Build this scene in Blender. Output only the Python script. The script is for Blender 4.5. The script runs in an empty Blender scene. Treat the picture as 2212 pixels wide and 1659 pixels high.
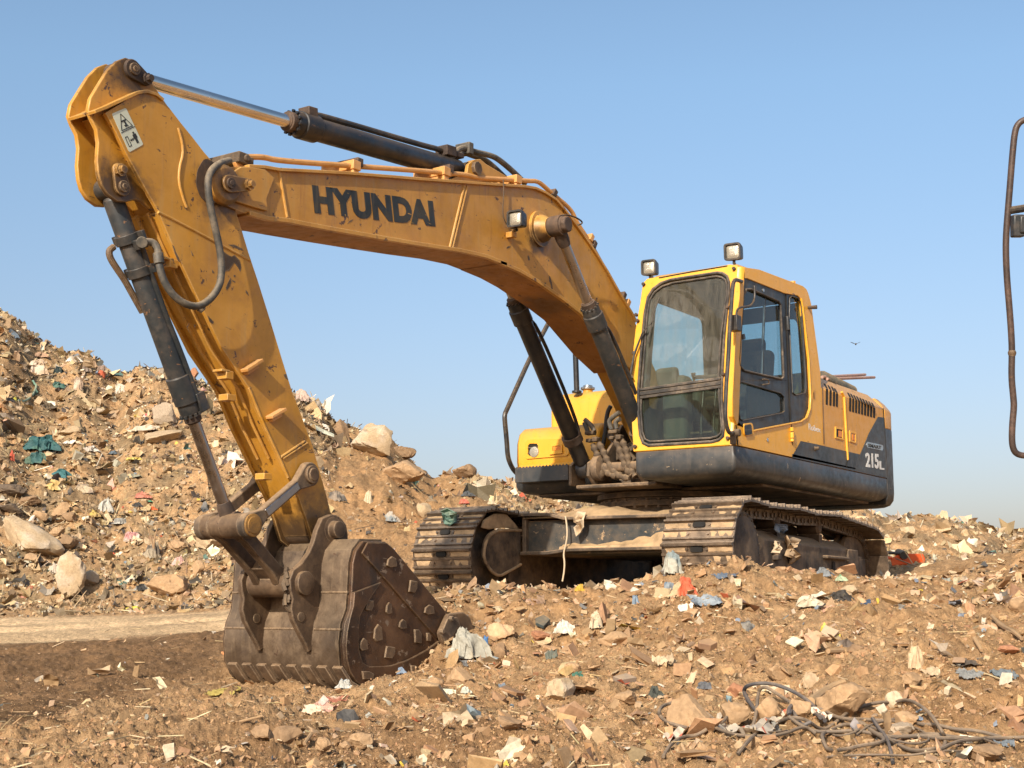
import bpy, bmesh, math, random
import numpy as np
from mathutils import Vector, Matrix
S=bpy.context.scene
# ------------------------------------------------------------------ camera
F=3000.0
def cam_axes(yaw,pitch,roll):
    y,p,r=[math.radians(a) for a in (yaw,pitch,roll)]
    fw=Vector((math.cos(y)*math.cos(p),math.sin(y)*math.cos(p),math.sin(p)))
    rt=Vector((math.sin(y),-math.cos(y),0)); up=rt.cross(fw)
    return fw, rt*math.cos(r)+up*math.sin(r), up*math.cos(r)-rt*math.sin(r)
CAM=Vector((11.7793,6.2617,.0566)); FW,RT,UP=cam_axes(-145.568,8.989,.115)
cd=bpy.data.cameras.new('camera'); cam=bpy.data.objects.new('camera',cd); S.collection.objects.link(cam)
cd.sensor_width=36; cd.lens=F/2212*36; cd.clip_end=2000
cam.matrix_world=Matrix(((RT.x,UP.x,-FW.x,CAM.x),(RT.y,UP.y,-FW.y,CAM.y),(RT.z,UP.z,-FW.z,CAM.z),(0,0,0,1)))
S.camera=cam
# ------------------------------------------------------------------ sky, sun, exposure
SUN_EL,SUN_AZ=math.radians(29),math.radians(12.8)
wd=bpy.data.worlds.new('World'); S.world=wd; wd.use_nodes=True
nt=wd.node_tree; bg=nt.nodes['Background']
sk=nt.nodes.new('ShaderNodeTexSky'); sk.sky_type='NISHITA'; sk.sun_disc=False
sk.sun_elevation=SUN_EL; sk.sun_rotation=math.pi/2-SUN_AZ
sk.air_density=1.0; sk.dust_density=2.0; sk.ozone_density=2.0; sk.altitude=0
tc=nt.nodes.new('ShaderNodeTexCoord'); sp=nt.nodes.new('ShaderNodeSeparateXYZ'); nt.links.new(tc.outputs['Generated'],sp.inputs[0])
mr=nt.nodes.new('ShaderNodeMapRange'); mr.inputs[1].default_value=.02; mr.inputs[2].default_value=.36; nt.links.new(sp.outputs[2],mr.inputs[0])
tn=nt.nodes.new('ShaderNodeMix'); tn.data_type='RGBA'; tn.inputs[6].default_value=(.92,.75,.76,1); tn.inputs[7].default_value=(1.22,1.26,1.20,1); nt.links.new(mr.outputs[0],tn.inputs[0])
ml=nt.nodes.new('ShaderNodeMix'); ml.data_type='RGBA'; ml.blend_type='MULTIPLY'; ml.inputs[0].default_value=1
nt.links.new(sk.outputs[0],ml.inputs[6]); nt.links.new(tn.outputs[2],ml.inputs[7])
nt.links.new(ml.outputs[2],bg.inputs[0]); bg.inputs[1].default_value=.118
sl=bpy.data.lights.new('sun','SUN'); sl.energy=4.5; sl.angle=math.radians(.6); sl.color=(1,.905,.78)
so=bpy.data.objects.new('sun',sl); S.collection.objects.link(so)
sd=Vector((math.cos(SUN_EL)*math.cos(SUN_AZ),math.cos(SUN_EL)*math.sin(SUN_AZ),math.sin(SUN_EL)))
so.rotation_euler=sd.to_track_quat('Z','Y').to_euler()
vs=S.view_settings; vs.view_transform='Standard'; vs.look='None'; vs.exposure=.42; vs.gamma=1
S.cycles.max_bounces=6; S.cycles.transparent_max_bounces=12

# ------------------------------------------------------------------ pixel -> point on a known plane of the machine
def ray(u,v): return FW+RT*((u-1106)/F)-UP*((v-829.5)/F)
def PY(q,Y):
    d=ray(*q); return CAM+d*((Y-CAM.y)/d.y)
def PX(q,X):
    d=ray(*q); return CAM+d*((X-CAM.x)/d.x)
def PD(q,d): return CAM+ray(*q)*d
def crop(x0,y0,s): return lambda x,y:((x0+x/s)*.57604,(y0+y/s)*.57604)
CA=crop(200,150,2.212);CB=crop(200,750,2.212);CC=crop(700,1400,1.8433);CD=crop(750,1950,1.8433)
CE=crop(900,350,2.0109);CF=crop(1600,500,2.212);CG=crop(1800,1050,2.07375);CH=crop(2300,900,2.0109)
CI=crop(2700,1300,2.765);CJ=crop(1500,1700,2.0109);CK=crop(2350,1700,2.0109);CL=crop(1900,1400,3.6867)
CM=crop(1850,750,3.6867);CN=crop(2380,1000,3.6867);CO=crop(2380,1350,3.6867)
CP=crop(0,1100,2.212);CQ=crop(0,1750,2.212);CR=crop(1600,2080,1.7015);CS=crop(2600,2080,1.7839);CT=crop(3600,400,1.1833)

# ------------------------------------------------------------------ materials
def new_mat(name):
    m=bpy.data.materials.new(name); m.use_nodes=True
    return m,m.node_tree,m.node_tree.nodes['Principled BSDF']
def N(nt,t,**k):
    n=nt.nodes.new(t)
    for a,b in k.items():
        if a.startswith('i_'):
            key=a[2:]; n.inputs[int(key) if key.isdigit() else key].default_value=b
        else: setattr(n,a,b)
    return n
def L(nt,a,b): nt.links.new(a,b)
def noise(nt,co,scale,detail=6,rough=.6,dist=0):
    n=N(nt,'ShaderNodeTexNoise'); n.inputs['Scale'].default_value=scale; n.inputs['Detail'].default_value=detail
    n.inputs['Roughness'].default_value=rough; n.inputs['Distortion'].default_value=dist
    L(nt,co,n.inputs['Vector']); return n.outputs['Fac']
def ramp(nt,f,a,b,lo=0.,hi=1.):
    n=N(nt,'ShaderNodeMapRange'); n.inputs[1].default_value=a; n.inputs[2].default_value=b; n.inputs[3].default_value=lo; n.inputs[4].default_value=hi
    L(nt,f,n.inputs[0]); return n.outputs[0]
def mix(nt,f,a,b):
    n=N(nt,'ShaderNodeMix',data_type='RGBA')
    if isinstance(f,float): n.inputs[0].default_value=f
    else: L(nt,f,n.inputs[0])
    for i,x in ((6,a),(7,b)):
        if isinstance(x,tuple): n.inputs[i].default_value=x+(1,)
        else: L(nt,x,n.inputs[i])
    return n.outputs[2]
def mul(nt,a,b):
    n=N(nt,'ShaderNodeMath',operation='MULTIPLY'); L(nt,a,n.inputs[0])
    if isinstance(b,(int,float)): n.inputs[1].default_value=b
    else: L(nt,b,n.inputs[1])
    return n.outputs[0]
def add(nt,a,b):
    n=N(nt,'ShaderNodeMath',operation='ADD',use_clamp=True); L(nt,a,n.inputs[0])
    if isinstance(b,(int,float)): n.inputs[1].default_value=b
    else: L(nt,b,n.inputs[1])
    return n.outputs[0]
def worn(name,base,dust=(.42,.265,.115),dustamt=.35,top=.5,chip=.0,chipcol=(.09,.045,.025),rough=.5,metal=0.,var=.12,bump=.15,scale=1.,streak=0.,grime=0.,grimecol=(.05,.03,.02),spots=(),spotcol=(.045,.028,.018),edge=0.,edgecol=(.55,.38,.22),er=.012):
    m,nt,b=new_mat(name)
    co=N(nt,'ShaderNodeTexCoord').outputs['Object']
    n1=noise(nt,co,2.2*scale,8,.65); n2=noise(nt,co,14*scale,6,.65); n3=noise(nt,co,60*scale,3,.6)
    dk=tuple(c*(1-2.2*var) for c in base); lt=tuple(min(1,c*(1+1.2*var)) for c in base)
    c=mix(nt,ramp(nt,n1,.3,.7),dk,lt)
    d=mul(nt,ramp(nt,n1,.42,.72),ramp(nt,n2,.3,.65))
    c=mix(nt,mul(nt,d,dustamt),c,dust)
    # fine film of dust, thicker on faces that look up
    g=N(nt,'ShaderNodeNewGeometry'); sx=N(nt,'ShaderNodeSeparateXYZ'); L(nt,g.outputs['Normal'],sx.inputs[0])
    t=mul(nt,ramp(nt,sx.outputs[2],.15,.9),top)
    c=mix(nt,mul(nt,t,ramp(nt,n2,.25,.6,.4,1.)),c,dust)
    if streak>0:
        mp=N(nt,'ShaderNodeMapping'); mp.inputs['Scale'].default_value=(9,9,.7); L(nt,co,mp.inputs[0])
        s=noise(nt,mp.outputs[0],2.2,5,.6); c=mix(nt,mul(nt,ramp(nt,s,.56,.72),streak),c,dust)
    if streak>0:
        mp=N(nt,'ShaderNodeMapping'); mp.inputs['Scale'].default_value=(16,16,1.1); mp.inputs['Location'].default_value=(3,7,1); L(nt,co,mp.inputs[0])
        s=noise(nt,mp.outputs[0],1.7,6,.65); c=mix(nt,mul(nt,ramp(nt,s,.57,.75),min(1,streak*1.3)),c,grimecol)
    if grime>0:
        s=noise(nt,co,3.3,7,.7,.6); c=mix(nt,mul(nt,ramp(nt,s,.5,.66),grime),c,grimecol)
    if chip>0:
        s=noise(nt,co,9*scale,9,.72,.3); k=ramp(nt,s,.70-chip*.14,.715-chip*.14); c=mix(nt,k,c,chipcol)
        mp=N(nt,'ShaderNodeMapping'); mp.inputs['Scale'].default_value=(4,14,30); mp.inputs['Rotation'].default_value=(.3,.5,.2); L(nt,co,mp.inputs[0])
        s=noise(nt,mp.outputs[0],2.1,3,.5); c=mix(nt,ramp(nt,s,.72,.735),c,chipcol)
    for sx_,sy_,sz_,sr_,k_ in spots:
        vd=N(nt,'ShaderNodeVectorMath',operation='DISTANCE'); L(nt,co,vd.inputs[0]); vd.inputs[1].default_value=(sx_,sy_,sz_)
        q=N(nt,'ShaderNodeMath',operation='ADD'); L(nt,vd.outputs['Value'],q.inputs[0]); L(nt,ramp(nt,noise(nt,co,7,6,.7),.2,.8,-sr_*.45,sr_*.45),q.inputs[1])
        c=mix(nt,ramp(nt,q.outputs[0],sr_,sr_*.45,0,k_),c,spotcol)
    if edge>0:   # rubbed and dusted edges
        bv=N(nt,'ShaderNodeBevel',samples=4); bv.inputs['Radius'].default_value=er
        dt=N(nt,'ShaderNodeVectorMath',operation='DOT_PRODUCT'); L(nt,bv.outputs[0],dt.inputs[0]); L(nt,g.outputs['Normal'],dt.inputs[1])
        c=mix(nt,mul(nt,mul(nt,ramp(nt,dt.outputs['Value'],.985,.90),ramp(nt,n2,.35,.6,.15,1.)),edge),c,edgecol)
    L(nt,c,b.inputs['Base Color'])
    r=ramp(nt,n2,.3,.7,max(.05,rough-.12),min(1,rough+.2)); L(nt,r,b.inputs['Roughness'])
    b.inputs['Metallic'].default_value=metal
    if bump>0:
        bp=N(nt,'ShaderNodeBump'); bp.inputs['Strength'].default_value=bump; bp.inputs['Distance'].default_value=.006
        L(nt,add(nt,n3,n2),bp.inputs['Height']); L(nt,bp.outputs[0],b.inputs['Normal'])
    return m
DUST=(.42,.26,.13)
M={}
M['cab_yellow']=worn('cab_yellow',(.80,.385,.03),dustamt=.18,top=.55,chip=.1,rough=.35,bump=.03,var=.05,streak=.12)
M['body_yellow']=worn('body_yellow',(.68,.31,.035),dustamt=.4,top=.6,chip=.12,rough=.4,bump=.04,var=.07,streak=.35)
tp_,jp_,bcp_,bep_,lkp_=[PY(CA(650,245),.10),PY((492.8,397.6),.18),PY(CA(560,1220),.10),PY(CM(650,440),.2),PY(CC(930,1100),.13)]
M['boom_yellow']=worn('boom_yellow',(.50,.235,.03),dust=(.42,.27,.10),dustamt=.5,top=.6,chip=.55,rough=.42,bump=.05,var=.12,streak=.5,grime=.4,grimecol=(.28,.12,.03),spots=[(jp_.x,jp_.y,jp_.z-.03,.20,.8),(bep_.x,bep_.y,bep_.z-.06,.17,.9)],edge=.75,edgecol=(.66,.42,.18))
M['boom_under']=worn('boom_under',(.36,.15,.035),dust=(.28,.15,.05),dustamt=.6,top=.6,chip=.6,rough=.6,bump=.1,var=.2,grime=.4,grimecol=(.16,.07,.025),spots=[(2.1,0,2.62,.3,.6)])  # bottom flange: brown dirt, with part of the underside's shade darkened into the colour
M['arm_yellow']=worn('arm_yellow',(.52,.245,.025),dust=(.42,.27,.10),dustamt=.4,top=.5,chip=.6,rough=.42,bump=.05,var=.12,streak=.4,grime=.45,grimecol=(.26,.115,.03),spots=[(tp_.x,tp_.y,tp_.z,.22,.9),(bcp_.x,bcp_.y,bcp_.z-.03,.22,.9),(jp_.x,.13,jp_.z-.06,.26,.85),(lkp_.x,lkp_.y,lkp_.z-.05,.40,.7),(lkp_.x,-.13,lkp_.z-.05,.40,.8)],edge=.75,edgecol=(.66,.42,.18))
M['old_yellow']=worn('old_yellow',(.34,.17,.03),dust=(.2,.12,.07),dustamt=.7,top=.3,chip=.6,rough=.6,bump=.3,scale=4,grime=.6)
M['dark_grey']=worn('dark_grey',(.034,.038,.040),dust=(.30,.2,.12),dustamt=.28,top=.5,chip=.3,chipcol=(.3,.22,.14),rough=.42,bump=.04,streak=.12)
M['frame_dark']=worn('frame_dark',(.022,.028,.030),dust=(.32,.21,.11),dustamt=.55,top=.9,chip=.7,chipcol=(.30,.2,.11),rough=.6,bump=.2,var=.2,scale=1.4,grime=.4,grimecol=(.10,.065,.035))
M['door_black']=worn('door_black',(.022,.026,.03),dustamt=.16,top=.4,rough=.42,bump=.02,streak=.1)
M['cylinder_grey']=worn('cylinder_grey',(.022,.027,.030),dust=(.26,.17,.10),dustamt=.45,top=.3,chip=.5,chipcol=(.22,.11,.05),rough=.45,bump=.08,scale=1.5)
M['cylinder_black']=worn('cylinder_black',(.012,.014,.018),dustamt=.15,top=.25,chip=.15,chipcol=(.15,.08,.04),rough=.4,bump=.05,scale=1.5)
M['chrome']=worn('chrome',(.74,.68,.62),dustamt=.0,top=.0,rough=.1,metal=1.,bump=0,var=.1,scale=.5)
M['worn_rod']=worn('worn_rod',(.40,.36,.33),dust=(.25,.17,.11),dustamt=.3,top=.0,rough=.3,metal=1.,bump=.02,var=.15,scale=.8)
M['grease']=worn('grease',(.05,.032,.022),dust=(.2,.12,.07),dustamt=.7,top=.6,rough=.7,bump=.4,scale=2)
M['rust']=worn('rust',(.095,.058,.033),dust=(.30,.19,.1),dustamt=.6,top=.6,chip=.5,chipcol=(.05,.03,.02),rough=.62,metal=.2,bump=.35,var=.22,scale=2,edge=.8,edgecol=(.40,.29,.18))
M['bucket_side']=worn('bucket_side',(.085,.040,.018),dust=(.24,.14,.07),dustamt=.35,top=.5,chip=.6,chipcol=(.22,.16,.11),rough=.5,metal=.3,bump=.5,var=.35,grime=.85,grimecol=(.035,.024,.018),edge=.7,edgecol=(.34,.24,.14))
M['bucket_back']=worn('bucket_back',(.155,.105,.066),dust=(.38,.27,.16),dustamt=.5,top=.5,chip=.6,chipcol=(.09,.045,.025),rough=.5,metal=.35,bump=.4,var=.28,streak=.35,grime=.85,grimecol=(.07,.045,.03),spots=[(4.98,y_,-.40,.46,.62) for y_ in (-.5,0,.45)],spotcol=(.075,.048,.028),edge=.7,edgecol=(.42,.30,.18))
M['shoe']=worn('shoe',(.17,.125,.090),dust=(.45,.31,.18),dustamt=.5,top=.5,rough=.38,metal=.65,bump=.3,var=.25,scale=3,grime=.5,grimecol=(.07,.05,.035),edge=.8,edgecol=(.42,.33,.25),er=.006)
M['mud']=worn('mud',(.46,.31,.175),dustamt=.5,top=.5,rough=.95,bump=.8,var=.3,scale=3)
M['muddy_steel']=worn('muddy_steel',(.085,.06,.04),dust=(.34,.22,.12),dustamt=.8,top=.9,rough=.75,bump=.4,var=.3,scale=2,edge=.5,edgecol=(.34,.25,.16))
M['hole']=worn('hole',(.008,.007,.006),dustamt=.1,top=0,rough=.9,bump=0)
M['rubber']=worn('rubber',(.02,.02,.02),dustamt=.5,top=.6,rough=.6,bump=.05)
M['hose']=worn('hose',(.05,.048,.042),dust=(.36,.27,.17),dustamt=.6,top=.7,rough=.6,bump=.1,scale=3)
M['dusty_hose']=worn('dusty_hose',(.085,.058,.036),dust=(.30,.20,.11),dustamt=.6,top=.7,rough=.8,bump=.3,scale=3)
M['pipe_yellow']=worn('pipe_yellow',(.62,.30,.08),dust=(.5,.3,.16),dustamt=.7,top=.5,chip=.3,rough=.5,bump=.05,scale=3)
M['rail_black']=worn('rail_black',(.02,.02,.021),dustamt=.25,top=.3,chip=.2,rough=.4,bump=.02,scale=3)
M['rail_brown']=worn('rail_brown',(.05,.032,.025),dust=(.16,.09,.06),dustamt=.7,top=.2,chip=.5,chipcol=(.12,.06,.03),rough=.45,bump=.1,scale=4)
M['letters']=worn('letters',(.02,.022,.02),dust=(.3,.2,.08),dustamt=.22,top=0,chip=.2,chipcol=(.4,.22,.05),rough=.5,bump=0,streak=.2)
M['white_letters']=worn('white_letters',(.75,.74,.70),dustamt=.3,top=0,rough=.5,bump=0)
M['decal']=worn('decal',(.62,.64,.50),dustamt=.2,top=0,rough=.4,bump=0)
M['badge']=worn('badge',(.45,.45,.44),dustamt=.2,top=0,rough=.25,metal=.8,bump=0)
M['interior']=worn('interior',(.045,.055,.05),dustamt=.3,top=.2,rough=.7,bump=.05)
M['interior_light']=worn('interior_light',(.11,.115,.10),dustamt=.3,top=.2,rough=.7,bump=.05)
M['seat_fabric']=worn('seat_fabric',(.03,.032,.035),dustamt=.3,top=.3,rough=.9,bump=.3,scale=4)
M['gasket']=worn('gasket',(.03,.027,.024),dust=(.34,.25,.17),dustamt=.75,top=.7,rough=.7,bump=.1,scale=3)
M['lens']=worn('lens',(.42,.38,.30),dust=(.3,.25,.18),dustamt=.5,top=.0,rough=.25,metal=.35,bump=.5,scale=3)
M['orange']=worn('orange',(.70,.10,.02),dustamt=.2,top=.3,rough=.5,bump=0)
M['amber']=worn('amber',(.8,.25,.03),dustamt=.1,top=.1,rough=.4,bump=0)
def glass(name,tint,dirt,dirtcol=(.36,.31,.24),streaky=True):
    m=bpy.data.materials.new(name); m.use_nodes=True; nt=m.node_tree; nt.nodes.clear()
    out=N(nt,'ShaderNodeOutputMaterial'); tr=N(nt,'ShaderNodeBsdfTransparent'); tr.inputs[0].default_value=tint+(1,)
    gl=N(nt,'ShaderNodeBsdfGlossy'); gl.inputs['Roughness'].default_value=.03
    fr=N(nt,'ShaderNodeFresnel'); fr.inputs[0].default_value=1.5
    gg=N(nt,'ShaderNodeNewGeometry'); iv=N(nt,'ShaderNodeMath',operation='SUBTRACT'); iv.inputs[0].default_value=1; L(nt,gg.outputs['Backfacing'],iv.inputs[1]); fq=mul(nt,fr.outputs[0],iv.outputs[0])
    m1=N(nt,'ShaderNodeMixShader'); L(nt,fq,m1.inputs[0]); L(nt,tr.outputs[0],m1.inputs[1]); L(nt,gl.outputs[0],m1.inputs[2])
    df=N(nt,'ShaderNodeBsdfDiffuse'); df.inputs[0].default_value=dirtcol+(1,)
    co=N(nt,'ShaderNodeTexCoord').outputs['Object']; mp=N(nt,'ShaderNodeMapping'); mp.inputs['Scale'].default_value=(7,7,1.1) if streaky else (3,3,3); L(nt,co,mp.inputs[0])
    n=noise(nt,mp.outputs[0],3,7,.65); f=ramp(nt,n,.3,.75,dirt*.45,dirt*1.6)
    m2=N(nt,'ShaderNodeMixShader'); L(nt,f,m2.inputs[0]); L(nt,m1.outputs[0],m2.inputs[1]); L(nt,df.outputs[0],m2.inputs[2])
    L(nt,m2.outputs[0],out.inputs[0]); return m
M['windshield']=glass('windshield',(.80,.86,.84),.10)
M['lower_glass']=glass('lower_glass',(.66,.73,.67),.03)
M['door_glass']=glass('door_glass',(.66,.76,.78),.04)
M['clear_glass']=glass('clear_glass',(.86,.94,.94),.04)

# ------------------------------------------------------------------ mesh helpers
COL=S.collection
def link(o,parent=None):
    COL.objects.link(o)
    if parent is not None: o.parent=parent
    return o
def empty(name,loc=(0,0,0)):
    o=bpy.data.objects.new(name,None); o.location=loc; o.empty_display_size=.3; COL.objects.link(o); return o
def tag(o,label=None,cat=None,group=None,kind=None):
    if label: o['label']=label
    if cat: o['category']=cat
    if group: o['group']=group
    if kind: o['kind']=kind
    return o
def V(*a): return Vector(a)
class MB:
    def __init__(s): s.v=[];s.f=[];s.mi=[];s.g=[]
    def _add(s,vs,fs,mi=0):
        b=len(s.v); s.g.append((b,len(vs),len(s.f),len(fs))); s.v+= [tuple(p) for p in vs]; s.f+=[tuple(b+i for i in f) for f in fs]; s.mi+=[mi]*len(fs); return s
    def loft(s,rings,mi=0,closed=True,caps=True):
        n=len(rings[0]); vs=[p for r in rings for p in r]; fs=[]
        for k in range(len(rings)-1):
            for i in range(n if closed else n-1):
                j=(i+1)%n; fs.append((k*n+i,k*n+j,(k+1)*n+j,(k+1)*n+i))
        if caps: fs+= [tuple(range(n-1,-1,-1)), tuple((len(rings)-1)*n+i for i in range(n))]
        return s._add(vs,fs,mi)
    def prism(s,poly,d,mi=0):
        d=Vector(d); return s.loft([[Vector(p) for p in poly],[Vector(p)+d for p in poly]],mi)
    def slabY(s,pts,y0,y1,mi=0):
        return s.loft([[V(p[0],y0,p[-1]) for p in pts],[V(p[0],y1,p[-1]) for p in pts]],mi)
    def box(s,x0,x1,y0,y1,z0,z1,mi=0):
        return s.prism([(x0,y0,z0),(x1,y0,z0),(x1,y1,z0),(x0,y1,z0)],(0,0,z1-z0),mi)
    def obox(s,c,ax,ay,az,hx,hy,hz,mi=0):
        c=Vector(c);ax=Vector(ax).normalized();ay=Vector(ay).normalized();az=Vector(az).normalized()
        q=[c-ax*hx-ay*hy-az*hz,c+ax*hx-ay*hy-az*hz,c+ax*hx+ay*hy-az*hz,c-ax*hx+ay*hy-az*hz]
        return s.prism(q,az*(2*hz),mi)
    def tube(s,path,r,n=10,mi=0,caps=True,smooth=0):
        P=[Vector(p) for p in path]
        for _ in range(smooth):
            Q=[P[0]]
            for a,b in zip(P,P[1:]): Q+=[a.lerp(b,.25),a.lerp(b,.75)]
            P=Q+[P[-1]]
        rr=r if isinstance(r,(list,tuple)) else [r]*len(P)
        if len(rr)!=len(P): rr=[rr[min(len(rr)-1,int(i*len(rr)/len(P)))] for i in range(len(P))]
        t0=(P[1]-P[0]).normalized(); a=t0.orthogonal().normalized(); rings=[]
        for i,p in enumerate(P):
            t=((P[min(i+1,len(P)-1)]-P[max(i-1,0)])).normalized()
            a=(a-t*a.dot(t))
            a=a.normalized() if a.length>1e-6 else t.orthogonal().normalized()
            b=t.cross(a)
            rings.append([p+(a*math.cos(k*2*math.pi/n)+b*math.sin(k*2*math.pi/n))*rr[i] for k in range(n)])
        return s.loft(rings,mi,True,caps)
    def cyl(s,a,b,r,n=24,mi=0,r2=None): return s.tube([a,b],[r,r if r2 is None else r2],n,mi)
    def turned(s,a,b,prof,n=28,mi=0):   # prof: (t along a->b in metres, radius)
        a=Vector(a);d=(Vector(b)-a).normalized(); x=d.orthogonal().normalized(); y=d.cross(x)
        rings=[[a+d*t+(x*math.cos(k*2*math.pi/n)+y*math.sin(k*2*math.pi/n))*r for k in range(n)] for t,r in prof]
        return s.loft(rings,mi)
    def ringplate(s,outer,inner,d,mi=0,c=None):
        # outer/inner: coplanar 3-D loops; star-shaped about c; extruded by d
        outer=[Vector(p) for p in outer]; inner=[Vector(p) for p in inner]; d=Vector(d)
        c=sum(inner,Vector())/len(inner) if c is None else Vector(c)
        nrm=Vector()
        for i in range(len(outer)): nrm+=(outer[i]-c).cross(outer[(i+1)%len(outer)]-c)
        nrm.normalize(); ex=(outer[0]-c).normalized(); ey=nrm.cross(ex)
        def ang(p): q=p-c; return math.atan2(q.dot(ey),q.dot(ex))%(2*math.pi)
        A=sorted(set([round(ang(p),4) for p in outer+inner]+[round(k*math.pi/24,4) for k in range(48)]))
        B=[]
        for a in A:
            if not B or a-B[-1]>.004: B.append(a)
        def hit(poly,a):
            dx,dy=math.cos(a),math.sin(a); best=None
            for i in range(len(poly)):
                p=poly[i]-c;q=poly[(i+1)%len(poly)]-c
                px,py,qx,qy=p.dot(ex),p.dot(ey),q.dot(ex),q.dot(ey)
                den=dx*(qy-py)-dy*(qx-px)
                if abs(den)<1e-9: continue
                t=(px*(qy-py)-py*(qx-px))/den; w=(px*dy-py*dx)/den
                if t>0 and -1e-4<=w<=1.0001: best=t if best is None else max(best,t)
            if best is None: best=.01
            return c+ex*(dx*best)+ey*(dy*best)
        O=[hit(outer,a) for a in B]; I=[hit(inner,a) for a in B]; n=len(B)
        vs=O+I+[p+d for p in O]+[p+d for p in I]; fs=[]
        for i in range(n):
            j=(i+1)%n
            fs+=[(i,j,n+j,n+i),(2*n+i,3*n+i,3*n+j,2*n+j),(i,2*n+i,2*n+j,j),(n+i,n+j,3*n+j,3*n+i)]
        return s._add(vs,fs,mi)
    def split(s,name,mat,parent=None,**k):
        for b,nv,f0,nf in s.g:
            t=MB(); t.v=s.v[b:b+nv]; t.f=[tuple(i-b for i in f) for f in s.f[f0:f0+nf]]; t.mi=s.mi[f0:f0+nf]; o=t.build(name,mat,parent,**k)
        return o
    def build(s,name,mat,parent=None,bevel=0.,angle=35,seg=2,label=None,smooth=True):
        me=bpy.data.meshes.new(name); me.from_pydata(s.v,[],s.f)
        for m in (mat if isinstance(mat,(list,tuple)) else [mat]): me.materials.append(M[m] if isinstance(m,str) else m)
        me.polygons.foreach_set('material_index',s.mi)
        bm=bmesh.new(); bm.from_mesh(me); bmesh.ops.recalc_face_normals(bm,faces=bm.faces); bm.to_mesh(me); bm.free()
        if smooth:
            me.polygons.foreach_set('use_smooth',[True]*len(me.polygons)); me.set_sharp_from_angle(angle=math.radians(angle))
        o=bpy.data.objects.new(name,me)
        if bevel>0:
            b=o.modifiers.new('bevel','BEVEL'); b.width=bevel; b.segments=seg; b.limit_method='ANGLE'; b.angle_limit=math.radians(angle); b.harden_normals=False
        link(o,parent)
        if label: o['label']=label
        return o
def rnd(poly,r,n=5):
    """round the corners of a planar 3-D polygon"""
    P=[Vector(p) for p in poly]; out=[]; rs=r if isinstance(r,(list,tuple)) else [r]*len(P)
    for i,p in enumerate(P):
        a=P[i-1]-p; b=P[(i+1)%len(P)]-p; k=min(rs[i],a.length*.48,b.length*.48)
        if k<1e-4: out.append(p); continue
        A=p+a.normalized()*k; B=p+b.normalized()*k
        for t in range(n+1):
            t/=n; out.append(A*(1-t)**2+p*2*t*(1-t)+B*t*t)
    return out
def text_mesh(txt,corners,nrm,thick,name,mat,parent,bold=.0,shear=0.,spacing=1.0):
    """corners: tl,tr,br,bl in 3-D; the glyph box is mapped onto them"""
    cu=bpy.data.curves.new(name,'FONT'); cu.body=txt; cu.offset=bold; cu.extrude=.01; cu.shear=shear; cu.space_character=spacing; cu.resolution_u=4
    to=bpy.data.objects.new('tmp_text',cu); COL.objects.link(to); bpy.context.view_layer.update()
    me=bpy.data.meshes.new_from_object(to.evaluated_get(bpy.context.evaluated_depsgraph_get()))
    COL.objects.unlink(to); bpy.data.objects.remove(to)
    xs=[v.co.x for v in me.vertices]; ys=[v.co.y for v in me.vertices]; x0,x1,y0,y1=min(xs),max(xs),min(ys),max(ys)
    tl,tr,br,bl=[Vector(c) for c in corners]; nrm=Vector(nrm)
    for v in me.vertices:
        a=(v.co.x-x0)/(x1-x0); b=(v.co.y-y0)/(y1-y0)
        v.co=(bl*(1-a)+br*a)*(1-b)+(tl*(1-a)+tr*a)*b+nrm*(thick if v.co.z>0 else -.0005)
    me.materials.clear(); me.materials.append(M[mat]); me.name=name
    bm=bmesh.new(); bm.from_mesh(me); bmesh.ops.recalc_face_normals(bm,faces=bm.faces); bm.to_mesh(me); bm.free()
    return link(bpy.data.objects.new(name,me),parent)

# ================================================================== EXCAVATOR
EX=tag(empty('excavator'),'large yellow tracked excavator parked on the rubble with its bucket resting on the ground','excavator')
def yz(p): return (p.x,p.z)
def B(pts,Y): return [PY(p,Y) for p in pts]
def poly(cf,pts,Y): return [PY(cf(*p),Y) for p in pts]
def poff(P,dy): return [V(p.x,p.y+dy,p.z) for p in P]
def PP(q,pt,n):
    d=ray(*q); n=Vector(n); return CAM+d*((Vector(pt)-CAM).dot(n)/d.dot(n))
# ---------------- boom
bw=.18
top=[CE(60,550),CE(180,556),CE(290,575),CE(800,602),CE(1400,650),CE(1700,672),CE(1980,692),CE(2150,703),CF(900,455),CF(980,490),CF(1070,550),CF(1140,630),CF(1210,720),CF(1290,830),CF(1400,990),CF(1500,1150),CF(1600,1330),CF(1700,1490),CF(1728,1545)]
bot=[CE(-60,845),CE(60,905),CE(200,945),CE(350,960),CE(500,990),CE(800,1045),CE(1100,1098),CE(1400,1148),CE(1650,1185),CE(1850,1230),CE(2000,1290),CF(400,1010),CF(600,1070),CF(760,1140),CF(900,1220),CF(1000,1290),CF(1130,1380),CF(1280,1500),CG(1010,540),CG(1165,690)]
bot=bot[:11]+bot[12:]
T=[V(p.x,0,p.z) for p in B(top,bw)]; Bt=[V(p.x,0,p.z) for p in B(bot,bw)]
def arc(c,r,a0,a1,n=8): return [V(c.x+r*math.cos(math.radians(a0+(a1-a0)*i/n)),0,c.z+r*math.sin(math.radians(a0+(a1-a0)*i/n))) for i in range(n+1)]
foot=V(.22,0,1.62); tipc=PY((492.8,397.6),bw+.05); tipc.y=0
tail=arc(foot,.17,145,325,10)
tiparc=arc(tipc,.115,-105,-290,10)
T=[p for p in T if p.x<tipc.x+.0]; Bt=[p for p in Bt if p.x<tipc.x-.1]
prof=T+tail+Bt[::-1]+tiparc
m=MB(); m.slabY([(p.x,p.z) for p in prof],-bw+.012,bw-.012)
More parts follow.
